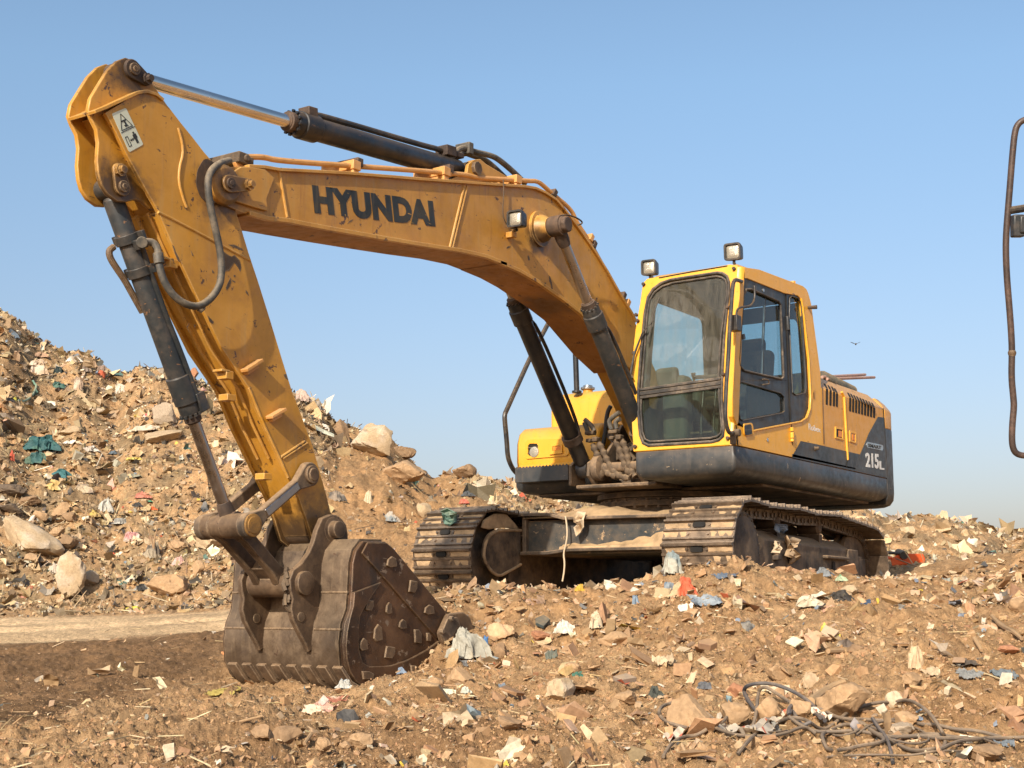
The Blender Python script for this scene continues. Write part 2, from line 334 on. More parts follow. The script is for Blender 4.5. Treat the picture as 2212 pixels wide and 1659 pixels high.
boom=m.build('boom','boom_yellow',EX,angle=30)
# flanges: top and bottom plates stand 12 mm proud of the webs
def strip(path,t,y0,y1,mi=0,m=None):
    m=m or MB(); P=[Vector((p.x,0,p.z)) for p in path]; rings=[]
    for i,p in enumerate(P):
        d=(P[min(i+1,len(P)-1)]-P[max(i-1,0)]).normalized(); n=V(-d.z,0,d.x)*(t/2)
        rings.append([V(p.x+n.x,y0,p.z+n.z),V(p.x+n.x,y1,p.z+n.z),V(p.x-n.x,y1,p.z-n.z),V(p.x-n.x,y0,p.z-n.z)])
    m.loft(rings,mi); return m
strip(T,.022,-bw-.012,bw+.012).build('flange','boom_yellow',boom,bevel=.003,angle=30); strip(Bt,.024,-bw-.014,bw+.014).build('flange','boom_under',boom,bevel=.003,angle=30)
strip(Bt,.03,bw-.014,bw+.018).build('flange_edge','boom_yellow',boom,bevel=.003,angle=30)
# weld beads and seams on the near web
m=MB()
for a,b in ((CE(295,590),CE(355,935)),(CE(1712,700),CE(1600,1165)),(CE(1690,700),CE(1580,1165))):
    m.tube([PY(a,bw-.012),PY(b,bw-.012)],.011,8)
m.split('weld_bead','boom_yellow',boom)
# tip reinforcement and pivot boss
for s in (1,-1):
    m=MB(); P=[V(p.x,0,p.z) for p in B([CE(-70,600),CE(0,555),CE(60,556),CE(180,575),CE(250,640),CE(190,800),CE(200,890),CE(60,850),CE(-60,810)],bw)]
    m.slabY([(p.x,p.z) for p in P],s*(bw-.012),s*(bw+.012)); m.build('tip_plate','boom_yellow',boom,bevel=.004)
m=MB(); m.turned((tipc.x,-bw-.05,tipc.z),(tipc.x,bw+.05,tipc.z),[(0,.10),(.02,.125),(.06,.125),(.061,.10),(2*bw+.04,.10),(2*bw+.041,.125),(2*bw+.08,.125),(2*bw+.1,.10)])
m.build('pivot_boss','boom_yellow',boom,bevel=.004)
def pin_plate(c1,c2,Y,r1,r2,th,parent,mat='boom_yellow',mat2='grease'):
    """racetrack keeper plate on a pin with its bolt"""
    a=PY(c1,Y);b=PY(c2,Y); d=(b-a).normalized(); n=V(-d.z,0,d.x); P=[]
    a0=math.atan2(n.z,n.x)
    for i in range(11): t=a0+math.pi*i/10; P.append(V(a.x+r1*math.cos(t),Y,a.z+r1*math.sin(t)))
    for i in range(11): t=a0+math.pi+math.pi*i/10; P.append(V(b.x+r2*math.cos(t),Y,b.z+r2*math.sin(t)))
    m=MB(); m.prism(P,(0,th,0)); o=m.build('pin_plate',mat,parent,bevel=.004)
    m=MB(); m.cyl((a.x,Y+th-.001,a.z),(a.x,Y+th+.014,a.z),r1*.62); m.cyl((a.x,Y+th+.013,a.z),(a.x,Y+th+.02,a.z),r1*.3); m.build('pin_head',mat2,parent,bevel=.002)
    m=MB(); m.turned((b.x,Y+th-.001,b.z),(b.x,Y+th+.05,b.z),[(0,r2*.9),(.02,r2*.9),(.021,r2*.6),(.045,r2*.55)],8); m.build('bolt',mat,parent)
pin_plate(CA(1450,1195),CA(1600,1205),bw+.05,.055,.04,.02,boom)
# pipes and clamps on the boom
def tubeY(cfpts,Y,r,name,mat,parent,n=10,sm=2,mb=None):
    m=mb or MB(); m.tube([PY(p,Y) for p in cfpts],r,n,smooth=sm)
    return m if mb else m.build(name,mat,parent)
main=[CE(55,480),CE(180,480),CE(270,506),CE(740,540),CE(1440,590),CE(1560,605),CE(1700,612),CE(1800,640),CE(2100,655),CE(2190,662),CF(900,395),CF(945,412),CF(1040,500),CF(1200,630),CF(1245,740),CF(1340,880),CF(1480,1130),CF(1640,1410),CF(1730,1560)]
for dy in (.13,.03,-.09): tubeY(main,dy,.019,'pipe','pipe_yellow',boom)
for p in (CE(770,545),CE(1455,590),CE(2000,650)):
    a=PY(p,.03); m=MB(); m.box(a.x-.04,a.x+.04,-.13,.17,a.z-.055,a.z+.012); m.box(a.x-.03,a.x+.03,-.12,.16,a.z-.10,a.z-.055); m.build('pipe_clamp','pipe_yellow',boom,bevel=.005)
for p in (CE(800,545),CE(1490,592)):
    a=PY(p,.03); m=MB(); m.box(a.x-.03,a.x+.03,-.12,.165,a.z-.03,a.z+.032); m.build('pipe_clamp','grease',boom,bevel=.006)
for p in (CF(1045,500),CF(1350,870),CF(1375,925),CF(1655,1410),CF(1620,1350)):
    a=PY(p,.13); m=MB(); m.obox(a,(1,0,-1.6),(0,1,0),(1.6,0,1),.035,.035,.024); m.build('pipe_clamp','grease' if p in (CF(1045,500),CF(1375,925),CF(1620,1350)) else 'pipe_yellow',boom,bevel=.006)
a=PY(CE(1545,603),.13); b=PY(CE(1575,606),.13); m=MB(); m.cyl(a,b,.035,8); m.build('pipe_union','pipe_yellow',boom,bevel=.003)
# hose manifold at the tip
a=PY(CA(1560,985),.13); m=MB(); m.box(a.x-.04,a.x+.05,-.13,.16,a.z-.035,a.z+.035); m.cyl((a.x-.01,.16,a.z),(a.x-.01,.18,a.z),.022); m.box(a.x-.08,a.x-.04,.09,.16,a.z-.03,a.z+.02)
m.build('hose_manifold','dusty_hose',boom,bevel=.006)
m=MB(); P=poly(CA,[(1510,1010),(1620,1010),(1620,1060),(1570,1110),(1530,1060)],.13); m.prism(P,(0,-.03,0)); m.prism(poff(P,-.2),(0,-.03,0)); m.build('manifold_bracket','pipe_yellow',boom,bevel=.004)
# arm cylinder bracket
for s in (1,-1):
    P=poly(CE,[(1690,600),(1700,540),(1740,505),(1790,500),(1830,535),(2060,672),(1620,668),(1560,655)],s*.10)
    m=MB(); m.prism(P,(0,s*.03,0)); m.build('cylinder_bracket','boom_yellow',boom,bevel=.004)
cpin=PY(CE(1775,568),.13); cpin.y=0
m=MB(); m.cyl((cpin.x,-.16,cpin.z),(cpin.x,.16,cpin.z),.055,8); m.build('pin','rust',boom,bevel=.003)
# boom cylinder bosses and eye pin
bp=PY(CM(650,400),bw); bx_,bz_=bp.x,bp.z
for s in (1,-1):
    m=MB(); m.turned((bx_,s*(bw-.012),bz_),(bx_,s*(bw+.2),bz_),[(0,.15),(.024,.15),(.025,.118),(.06,.108),(.10,.082),(.11,.08)]); m.build('cylinder_boss','boom_yellow',boom)
# work light on boom
def work_light(c,size,fwd,parent,stalk=None,stalkmat='rail_black'):
    c=Vector(c); f=Vector(fwd).normalized(); r=f.cross(V(0,0,1)).normalized(); u=r.cross(f)
    w=size/2; m=MB(); rings=[]
    for t,k in ((-.085,.60),(-.06,.84),(.02,1.),(.045,1.),(.045,.82),(.025,.76)):
        base=rnd([c+f*t+r*(-w*k)+u*(-w*k),c+f*t+r*(w*k)+u*(-w*k),c+f*t+r*(w*k)+u*(w*k),c+f*t+r*(-w*k)+u*(w*k)],w*.35*k,3); rings.append(base)
    m.loft(rings); o=m.build('work_light','rail_black',parent,angle=30)
    m=MB(); R=[]
    for t,k in ((.022,.80),(.032,.6),(.036,.3)):
        R.append(rnd([c+f*t+r*(-w*k)+u*(-w*k),c+f*t+r*(w*k)+u*(-w*k),c+f*t+r*(w*k)+u*(w*k),c+f*t+r*(-w*k)+u*(w*k)],w*.4*k,3))
    m.loft(R); m.build('lens','lens',o if parent is EX else parent)
    if stalk:
        m=MB(); m.tube([c-u*w*.9,*[Vector(s) for s in stalk]],.013,6); m.build('light_bracket',stalkmat,o if parent is EX else parent)
    return o
lc=PY(CM(325,270),bw+.13); ls=PY(CM(265,480),bw+.03)
work_light(lc,.135,(.99,.10,-.02),boom,[lc+V(0,0,-.085),V(ls.x,bw+.05,ls.z+.03),V(ls.x,bw+.02,ls.z)])
m=MB(); m.box(ls.x-.02,ls.x+.03,bw-.012,bw+.06,ls.z-.025,ls.z+.02); m.build('light_bracket','boom_yellow',boom,bevel=.003)
tubeY([CF(635,385),CF(640,480),CF(630,640),CF(640,720),CF(690,790),CF(730,790)],bw+.02,.005,'cable','dusty_hose',boom,6)
tubeY([CM(930,215),CM(1010,200),CM(1130,235),CM(1215,285),CM(1235,325),CM(1170,345)],bw+.2,.007,'cable','rubber',boom,6)
# lettering on the boom
c4=[CE(540,690),CE(1452,812),CE(1473,1008),CE(563,905)]
text_mesh('HYUNDAI',[PY(p,bw-.012) for p in c4],(0,1,0),.0025,'lettering','letters',boom,bold=.06,spacing=1.06)
# paint chips of the underside
# ---------------- arm
aw=.15; ew=.10
ear=[CA(600,145),CA(660,165),CA(700,210),CA(760,270),CA(830,370),CA(890,460),CA(960,560)]
upr=[CA(960,560),CA(1060,690),CA(1150,800),CA(1250,930),CA(1330,1020)]
right=[CA(1440,1200),CA(1500,1380),CB(1560,240),CB(1620,440),CB(1700,680),CB(1800,1000),CB(1900,1330),CB(2000,1650),CC(740,150),CC(870,500),CC(960,820),CC(995,960)]
tipA=[CC(1040,1010),CC(1070,1080),CC(1050,1150),CC(1000,1200),CC(930,1200),CC(870,1150)]
left=[CC(830,1010),CC(770,850),CC(640,580),CC(530,350),CC(430,100),CB(1400,1230),CB(1230,880),CB(1100,600),CB(980,350),CB(870,90),CA(740,1190),CA(600,930),CA(520,760),CA(432,605)]
earL=[CA(680,1325),CA(600,1345),CA(530,1340),CA(450,1280),CA(400,1200),CA(375,1110),CA(365,1000),CA(375,850),CA(360,740),CA(320,660),CA(290,580),CA(310,480),CA(370,380),CA(450,250),CA(530,170)]
P=B(upr+right+tipA+left+[CA(690,448),CA(770,436),CA(850,462),CA(905,505)],aw)
arm=None
for s in (1,-1):
    m=MB(); m.slabY([(p.x,p.z) for p in P],s*aw,s*(aw-.025))
    o=m.build('arm' if s==1 else 'side_plate','arm_yellow',EX if s==1 else arm,bevel=.004,angle=40)
    if s==1: arm=o
Pe=B(ear+[CA(940,800),CA(1000,1200),CA(900,1450),CA(800,1400),CA(740,1340)]+earL,ew)
for s in (1,-1):
    m=MB(); m.slabY([(p.x,p.z) for p in Pe],s*ew,s*(ew-.03)); m.build('ear_plate','arm_yellow',arm,bevel=.005,angle=40)
# core box between the plates (front plate recessed behind the plate edges)
core=[CA(450,612),CA(690,460),CA(770,450),CA(850,476),CA(950,560)]+[CA(1060,720),CA(1150,830),CA(1250,960),CA(1330,1050)]+[CA(1420,1200),CB(1480,100),CB(1600,460),CB(1780,1010),CB(1980,1660),CC(860,520),CC(975,960),CC(1030,1080),CC(980,1180),CC(890,1120)]+[CC(850,1000),CC(660,590),CC(450,110),CB(1250,880),CB(1120,600),CB(1000,350),CB(890,100),CB(900,100),CA(770,1190),CA(620,930),CA(540,760)]
Pc=B(core,aw); m=MB(); m.slabY([(p.x,p.z) for p in Pc],-aw+.02,aw-.02); m.build('box_section','arm_yellow',arm,angle=30)
# end plate closing the box round the ears
Q=B([CA(335,598),CA(432,560),CA(690,440),CA(770,428),CA(850,455),CA(905,500)],aw)
strip(Q,.02,ew-.002,aw+.014).build('end_plate','arm_yellow',arm,bevel=.003); strip(Q[1:],.02,-aw-.002,-ew+.002).build('end_plate','arm_yellow',arm,bevel=.003); strip(Q,.02,-ew+.03,ew-.03).build('end_plate','arm_yellow',arm,bevel=.003)
m=MB()
for pts in ([CA(1035,730),CA(1070,860),CA(1075,950),CA(1045,1060),CA(1040,1180),CA(1070,1300),CA(1105,1390)],[CB(870,100),CB(1070,200),CB(1320,335),CB(1630,500)],[CC(650,580),CC(815,470)],[CC(665,590),CC(830,482)],[CC(430,100),CC(530,350),CC(640,580),CC(700,720)]):
    m.tube(B(pts,aw),.009,8,smooth=1)
m.split('weld_bead','arm_yellow',arm)
m=MB()   # ridges along the recessed front plate
for k in (.30,.62):
    path=[]
    for a in (CB(870,90),CB(1100,600),CB(1400,1230),CC(430,100),CC(530,350),CC(640,580)):
        p=PY(a,aw); path.append(V(p.x+.002,aw-2*aw*k,p.z))
    m.tube(path,.010,8)
m.split('weld_bead','arm_yellow',arm)
# pin plates on the arm
m=MB(); tp=PY(CA(650,245),ew)
m.cyl((tp.x,-ew-.02,tp.z),(tp.x,ew+.014,tp.z),.06); m.build('pin_boss','grease',arm,bevel=.004)
pin_plate(CA(650,248),CA(755,330),ew+.002,.058,.038,.02,arm,'grease','rust')
pin_plate(CA(560,1220),CA(530,1085),ew+.002,.055,.042,.02,arm,'arm_yellow','rust')
# black grease stain plate around boom pivot
P=poly(CA,[(1250,980),(1310,1000),(1390,1080),(1400,1320),(1300,1370),(1220,1310),(1180,1200),(1190,1080)],aw); m=MB(); m.prism(rnd(P,.03),(0,.004,0)); m.build('grease_ring','grease',arm)
# guards / hose lugs on arm
for (x,y,w_,h_,fr) in ((1020,530,40,25,.6),(1485,1455,38,22,.6)):
    p=PY(CB(x,y),aw); m=MB(); m.box(p.x-.03,p.x+.03,aw-.10,aw-.02,p.z-.02,p.z+.03); m.box(p.x-.0,p.x+.07,aw-.10,aw-.02,p.z+.02,p.z+.035); m.build('hose_lug','arm_yellow',arm,bevel=.003)
for c1,c2 in ((CB(1570,1410),CB(1670,1345)),(CC(560,300),CC(630,260))):
    a=PY(c1,aw);b=PY(c2,aw); d=(b-a).normalized(); m=MB(); m.obox((a+b)/2+V(0,.03,0),d,(0,1,0),V(-d.z,0,d.x),(b-a).length/2+.02,.03,.010)
    m.obox((a+b)/2+V(0,.02,-.022),d,(0,1,0),V(-d.z,0,d.x),(b-a).length/2-.005,.02,.014); m.build('hose_lug','pipe_yellow',arm,bevel=.003)
for c1 in (CC(325,170),CC(575,715)):
    a=PY(c1,aw-.06); m=MB(); m.box(a.x-.01,a.x+.06,aw-.13,aw-.05,a.z-.02,a.z+.02); m.build('hose_lug','arm_yellow',arm,bevel=.003)
# warning decal
D=[CA(483,612),CA(600,563),CA(745,868),CA(628,932)]; DP=[PY(p,aw) for p in D]
m=MB(); m.prism(rnd(DP,.012),(0,.0025,0)); m.build('warning_decal','decal',arm,smooth=False)
def dq(a,b): return (DP[0]*(1-a)+DP[1]*a)*(1-b)+(DP[3]*(1-a)+DP[2]*a)*b+V(0,.003,0)
m=MB()
def line2(pts,w,closed=False):
    q=[dq(*p) for p in pts]; q=q+[q[0]] if closed else q
    for a,b in zip(q,q[1:]):
        d=(b-a).normalized(); n=V(-d.z,0,d.x)*w; m.prism([a-n,b-n,b+n,a+n],(0,.001,0))
line2([(.12,.46),(.88,.46),(.5,.08)],.0022,True); line2([(.02,.5),(.98,.5)],.0015)
for pg in ([(.34,.24),(.64,.24),(.64,.28),(.34,.28)],[(.47,.28),(.57,.28),(.6,.36),(.5,.38)],[(.4,.36),(.62,.38),(.66,.43),(.56,.41),(.45,.43)],[(.68,.60),(.78,.60),(.78,.65),(.68,.65)],[(.62,.66),(.84,.66),(.86,.76),(.8,.78),(.8,.9),(.74,.9),(.73,.8),(.72,.9),(.66,.9),(.66,.78),(.6,.76)],[(.36,.76),(.44,.72),(.44,.75),(.52,.75),(.52,.72),(.6,.76),(.52,.8),(.52,.77),(.44,.77),(.44,.8)]):
    m.prism([dq(*p) for p in pg],(0,.001,0))
line2([(.14,.64),(.3,.64),(.3,.88),(.14,.88)],.002,True)
m.build('pictogram','letters',arm,smooth=False)
# bare patches where the paint has flaked
m=MB()
for pts in ([(1395,415),(1440,450),(1480,470),(1500,455),(1545,500),(1558,560),(1550,598),(1530,560),(1500,520),(1455,585),(1400,600)],[(1470,640),(1475,680),(1460,720),(1435,750),(1430,725),(1445,690)],[(1495,620),(1510,625),(1505,640),(1494,636)],[(1480,660),(1512,680),(1500,684),(1482,672)],[(985,370),(1000,385),(1015,430),(1040,480),(1050,520),(1030,500),(1005,440)],[(1280,960),(1300,980),(1330,1010),(1320,1030),(1295,1010)],[(1165,1030),(1180,1040),(1172,1060)],[(1450,370),(1500,370),(1560,400),(1580,425),(1540,410),(1490,390)],[(1830,60),(1800,64),(1820,80)],[(1910,1450),(1930,1440),(1945,1490),(1925,1480)],[(1140,420),(1150,460),(1165,468),(1152,440)],[(1130,1020),(1105,1050),(1125,1100),(1112,1060)],[(1315,575),(1335,600),(1328,612),(1316,600)],[(1595,745),(1612,765),(1622,795),(1606,782),(1594,765)],[(1300,70),(1322,90),(1312,112),(1300,98)]):
    m.prism(poly(CB,pts,aw),(0,.0015,0))
m.split('bare_patch','rust',arm,smooth=False)
m=MB()
for cf,pts in ((CE,[(812,980),(825,960),(853,950),(840,965)]),(CE,[(2010,1170),(2020,1158),(2042,1152),(2030,1165)]),(CM,[(470,770),(490,765),(505,820),(495,840),(480,830)]),(CM,[(765,1040),(785,1060),(810,1150),(820,1230),(805,1245),(795,1180),(770,1120)]),(CM,[(705,1140),(725,1140),(730,1165),(712,1165)]),(CM,[(755,825),(770,825),(770,850),(757,848)]),(CM,[(570,920),(582,922),(580,940),(570,938)]),(CM,[(180,660),(200,640),(235,632),(215,650),(190,675)]),(CE,[(1635,705),(1650,692),(1680,690),(1655,697)])):
    m.prism(poly(cf,pts,bw-.012),(0,.0015,0))
m.split('bare_patch','rust',boom,smooth=False)
# ---------------- hydraulic cylinders
def cylinder(name,a,b,split,rb,rr,gland,mat,parent,rodmat='chrome',eye=.07,eyew=.07,collar=None):
    """a: head pin, b: rod pin (both 3-D); split = metres of barrel from a"""
    a=Vector(a);b=Vector(b);d=(b-a).normalized(); L_=(b-a).length
    m=MB(); m.turned(a,b,[(eye*.6,rb*.55),(eye*.9,rb*.9),(eye*1.1,rb),(split-gland,rb),(split-gland+.001,rb*1.2),(split-.07,rb*1.2),(split-.065,rb*1.05),(split-.02,rb*1.05),(split,rb*.98)],32)
    m.cyl(a-V(0,eyew,0),a+V(0,eyew,0),eye,24)
    o=m.build(name,mat,parent,bevel=.003)
    m=MB(); m.cyl(b-V(0,eyew,0),b+V(0,eyew,0),eye); m.turned(a,b,[(L_-eye*2.2,rr*1.05),(L_-eye*1.6,rr*1.3),(L_-eye*.7,rr*1.35)]); m.build('rod_eye','grease',o,bevel=.003)
    m=MB(); m.turned(a,b,[(split-.05,rr),(L_-eye*.8,rr)],32); m.build('rod',rodmat,o)
    m=MB(); m.turned(a,b,[(split-.002,rb*.86),(split+.05,rb*.86),(split+.052,rb*.7),(split+.06,rb*.7)],28); m.build('gland','grease',o,bevel=.003)
    m=MB(); e=d.orthogonal().normalized(); g=d.cross(e)
    for k in range(12):
        t=k*math.pi/6; c=a+d*(split-.004)+(e*math.cos(t)+g*math.sin(t))*rb*1.0; m.cyl(c,c+d*.018,.011,6)
    m.split('gland_bolt',mat,o)
    return o,d
# arm cylinder (on top of the boom)
A=V(cpin.x,0,cpin.z); Bp=V(tp.x,0,tp.z); pE=PY(CE(395,250),0)
o,d=cylinder('arm_cylinder',A,Bp,(pE-A).length,.080,.044,.22,'cylinder_black',EX,eye=.065,eyew=.075)
m=MB(); n=V(-d.z,0,d.x); n=n if n.z>0 else -n
m.tube([A+d*.18+n*.10,A+d*.26+n*.125,A+d*.5+n*.115,A+d*((pE-A).length-.35)+n*.11,A+d*((pE-A).length-.2)+n*.10],.022,10,smooth=2); m.build('feed_pipe','rail_black',o)
m=MB(); m.obox(A+d*((pE-A).length-.14)+n*.09+V(0,.02,0),d,(0,1,0),n,.045,.05,.035); m.obox(A+d*.2+n*.12,d,(0,1,0),n,.06,.06,.04); m.obox(A+d*.08+n*.11,d,(0,1,0),n,.05,.05,.02); m.split('port_block','grease',o,bevel=.005)
for pts,dy in (([CE(1540,510),CE(1590,495),CE(1630,430),CE(1690,408),CE(1760,440),CE(1900,470),CE(1960,505),CE(2060,590),CE(2150,680)],.02),([CE(1640,420),CE(1680,440),CE(1740,465),CE(1840,495),CE(1920,560),CE(2030,670)],-.05)):
    tubeY(pts,dy,.024,'supply_hose','hose',o)
m=MB(); p=PY(CE(1700,425),-.0); m.box(p.x-.03,p.x+.03,-.08,.06,p.z-.045,p.z+.05); m.build('hose_clamp','hose',o,bevel=.006)
# boom cylinders
for s in (1,-1):
    a=V(.95,s*.35,1.275); b=V(bx_,s*.345,bz_)
    sp=(PY(CF(1330,1480),.35)-a).length
    o,d=cylinder('boom_cylinder',a,b,sp,.073,.043,.20,'cylinder_black' if s==-1 else 'cylinder_grey',EX,eye=.085,eyew=.055,rodmat='worn_rod')
    m=MB(); m.cyl((bx_,s*(bw+.09),bz_),(bx_,s*(.345+.07),bz_),.072,24); m.cyl((bx_,s*(.345+.06),bz_),(bx_,s*(.345+.11),bz_),.07,8); m.build('pin_cap','grease',o,bevel=.012)
    n=V(0,-s,0) if s==1 else V(-.3,.95,0); n=(n-d*n.dot(d)).normalized()
    m=MB(); n2=V(-d.z,0,d.x); n2=n2 if n2.x<0 else -n2
    m.tube([a+d*.32+n2*.02+V(0,.05,0),a+d*.42+n2*.13+V(0,.03,0),a+d*(sp-.35)+n2*.13+V(0,.03,0),a+d*(sp-.2)+n2*.09],.017,8,smooth=2); m.build('feed_pipe','rail_black',o)
    m=MB(); m.turned(a,b,[(.30,.084),(.30,.092),(.37,.092),(.37,.084)]); m.build('band_clamp','grease',o)
# bucket cylinder
top_=PY((236,408),0); bot_=PY((497,1126),0); gl=PY(CP(1580,1000),0)
o,d=cylinder('bucket_cylinder',top_,bot_,(gl-top_).length,.061,.038,.24,'cylinder_grey',EX,eye=.06,eyew=.068,rodmat='worn_rod')
n=V(-d.z,0,d.x); n=-n if n.x>0 else n
for t in (.42,.62):
    c=top_+d*(t-.12); m=MB(); m.turned(top_,bot_,[(t-.145,.066),(t-.145,.074),(t-.09,.074),(t-.09,.066)]); m.obox(c+V(0,.085,0)+n*.03,d,(0,1,0),n,.027,.03,.012); m.obox(c-V(0,.085,0)-n*.0,d,(0,1,0),n,.027,.03,.012); m.build('band_clamp','cylinder_grey',o,bevel=.003)
m=MB(); q=[CB(720,360),CB(750,430),CB(790,560),CB(850,720),CB(930,950),CB(1040,1220),CB(1190,1620),CP(1640,860)]
m.tube([PY(p,.06) for p in q],.017,10,smooth=1); m.build('feed_pipe','cylinder_grey',o)
m=MB(); q=[CB(500,390),CB(460,420),CB(470,480),CB(520,560),CB(590,660),CB(650,770),CB(740,930)]; m.tube([PY(p,-.07) for p in q],.02,10,smooth=2); m.build('supply_hose','rust',o)
m=MB(); p=PY(CP(1650,900),.04); m.obox(p,d,(0,1,0),n,.06,.04,.035); p=PY(CB(720,365),.09); m.obox(p,d,(0,1,0),n,.03,.03,.03); p=PY(CB(520,140),-.0)
m.split('port_block','cylinder_grey',o,bevel=.006)
# looped hose between boom tip and bucket cylinder
lp=[(CB(740,350),.13),(CB(820,345),.15),(CB(862,390),.17),(CB(872,470),.18),(CB(885,580),.19),(CB(925,690),.2),(CB(1000,800),.22),(CB(1100,868),.24),(CB(1200,888),.25),(CB(1300,830),.26),(CB(1378,720),.26),(CB(1398,600),.26),(CB(1385,420),.26),(CB(1335,200),.26),(CB(1298,40),.26),(CA(1280,1200),.26),(CA(1290,1120),.25),(CA(1330,1055),.22),(CA(1400,1015),.18),(CA(1460,1000),.15)]
m=MB(); m.tube([PY(p,y) for p,y in lp],.022,12,smooth=2); m.build('looped_hose','hose',EX)
m=MB(); m.tube([PY(CB(868,440),.178),PY(CB(880,530),.188)],.03,12); m.tube([PY(CB(735,350),.11),PY(CB(735,352),.16)],.034,10); m.split('hose_fitting','hose',EX,bevel=.003)
m=MB(); m.tube([PY(CB(1200,905),.25),PY(CB(1225,920),.26),PY(CB(1250,895),.25)],.012,6); m.build('cable_tie','rubber',EX)
# ---------------- bucket and linkage
bh=.48
nb=[(785,1168.5),(769.5,1190),(763,1217),(760,1279.5),(757,1317),(746,1348),(741.4,1389),(744.5,1435.7),(757,1468),(782,1487),(813,1487),(853.9,1476),(919.5,1448),(969.5,1404.5),(963,1323),(900.8,1248),(847.6,1182.6),(832,1170)]
NB=[V(p.x,0,p.z) for p in B(nb,bh)]
bucket=None
Ps=[(p.x,p.z) for p in NB]
m=MB(); m.slabY(Ps,bh-.03,bh); bucket=m.build('bucket','bucket_side',EX,bevel=.006)
bf=.57
m=MB(); m.slabY(Ps,-bf,-bf+.03); m.build('side_wall','bucket_side',bucket,bevel=.006)
shell=[NB[17]]+NB[:14]   # from the top lip round the back to the cutting lip
m=strip(shell,.03,-bf+.029,bh-.029); m.build('shell','bucket_back',bucket,angle=25)
# bead along shell seams
m=MB()
for i,t in ((3,.0),(5,.3)):
    p=NB[i].lerp(NB[i+1],t); p=V(p.x+.014,0,p.z); m.tube([(p.x,-bf+.02,p.z),(p.x,-.25,p.z)],.008,8); m.tube([(p.x,-.2,p.z),(p.x,.2,p.z)],.008,8);m.tube([(p.x,.24,p.z),(p.x,bh-.02,p.z)],.008,8)
m.split('weld_bead','rust',bucket)
# raised rim and upper wear plate on the near side
ins=[CD(1240,430),CD(1150,560),CD(1085,680),CD(1078,800),CD(1090,950),CD(1130,1012),CD(1300,1008),CD(1430,965),CD(1550,900),CD(1640,835)]
IN=[V(p.x,0,p.z) for p in B(ins,bh)]
rim=[NB[3],NB[4],NB[5],NB[6],NB[7],NB[8],NB[9],NB[10],NB[11],NB[12],NB[13]]
m=MB(); RR=[]
def resamp(P,n):
    d=[0]; 
    for a,b in zip(P,P[1:]): d.append(d[-1]+(b-a).length)
    out=[]
    for k in range(n):
        t=d[-1]*k/(n-1); i=min(len(P)-2,max(j for j in range(len(P)-1) if d[j]<=t+1e-9)); out.append(P[i].lerp(P[i+1],(t-d[i])/max(1e-9,d[i+1]-d[i])))
    return out
ra,rb_=resamp(rim,20),resamp(IN,20)
rings=[[V(a.x,bh-.001,a.z),V(b.x,bh-.001,b.z),V(b.x,bh+.018,b.z),V(a.x*.985+b.x*.015,bh+.022,a.z*.985+b.z*.015)] for a,b in zip(ra,rb_)]
m.loft(rings); m.build('wear_rim','bucket_side',bucket,bevel=.004,angle=40)
up_=[CD(1110,230),CD(1150,155),CD(1280,158),CD(1330,200),CD(1500,405),CD(1695,640),CD(1650,720),CD(1630,820),CD(1400,560),CD(1200,330)]
m=MB(); P=B(up_,bh); m.prism(P,(0,.014,0)); m.build('wear_plate','bucket_side',bucket,bevel=.004)
m=MB(); P=B([CD(1200,430),CD(1240,420),CD(1100,700),CD(1075,680)],bh)
rng=random.Random(5)
blocks=[(1320,290,70,80,.016),(1465,460,58,92,.016),(1580,620,70,72,.016),(1165,590,55,82,.0),(1300,610,42,88,0),(1395,720,52,72,0),(1225,780,62,125,0),(1125,860,58,92,0),(1500,805,50,98,0),(1305,915,72,92,0),(1155,1075,82,60,.02),(1290,1095,80,44,.02),(1575,810,30,60,.0),(1480,1040,60,70,.02)]
for x,y,w_,h_,off in blocks:
    k=rng.choice([0,1,2]); sh={0:[(-.5,-.5),(.1,-.5),(.5,-.2),(.45,.5),(-.4,.45)],1:[(-.3,-.5),(.5,-.4),(.5,.1),(.2,.5),(-.5,.4)],2:[(0,-.5),(.4,-.3),(.5,.4),(-.2,.5),(-.5,.3),(-.4,-.2)]}[k]
    P=[PY(CD(x+a*w_,y+b*h_),bh+off) for a,b in sh]; m=MB(); c=sum(P,Vector())/len(P)
    m.loft([P,[p*.95+c*.05+V(0,.013,0) for p in P]]); m.build('wear_block','rust',bucket,bevel=.003)
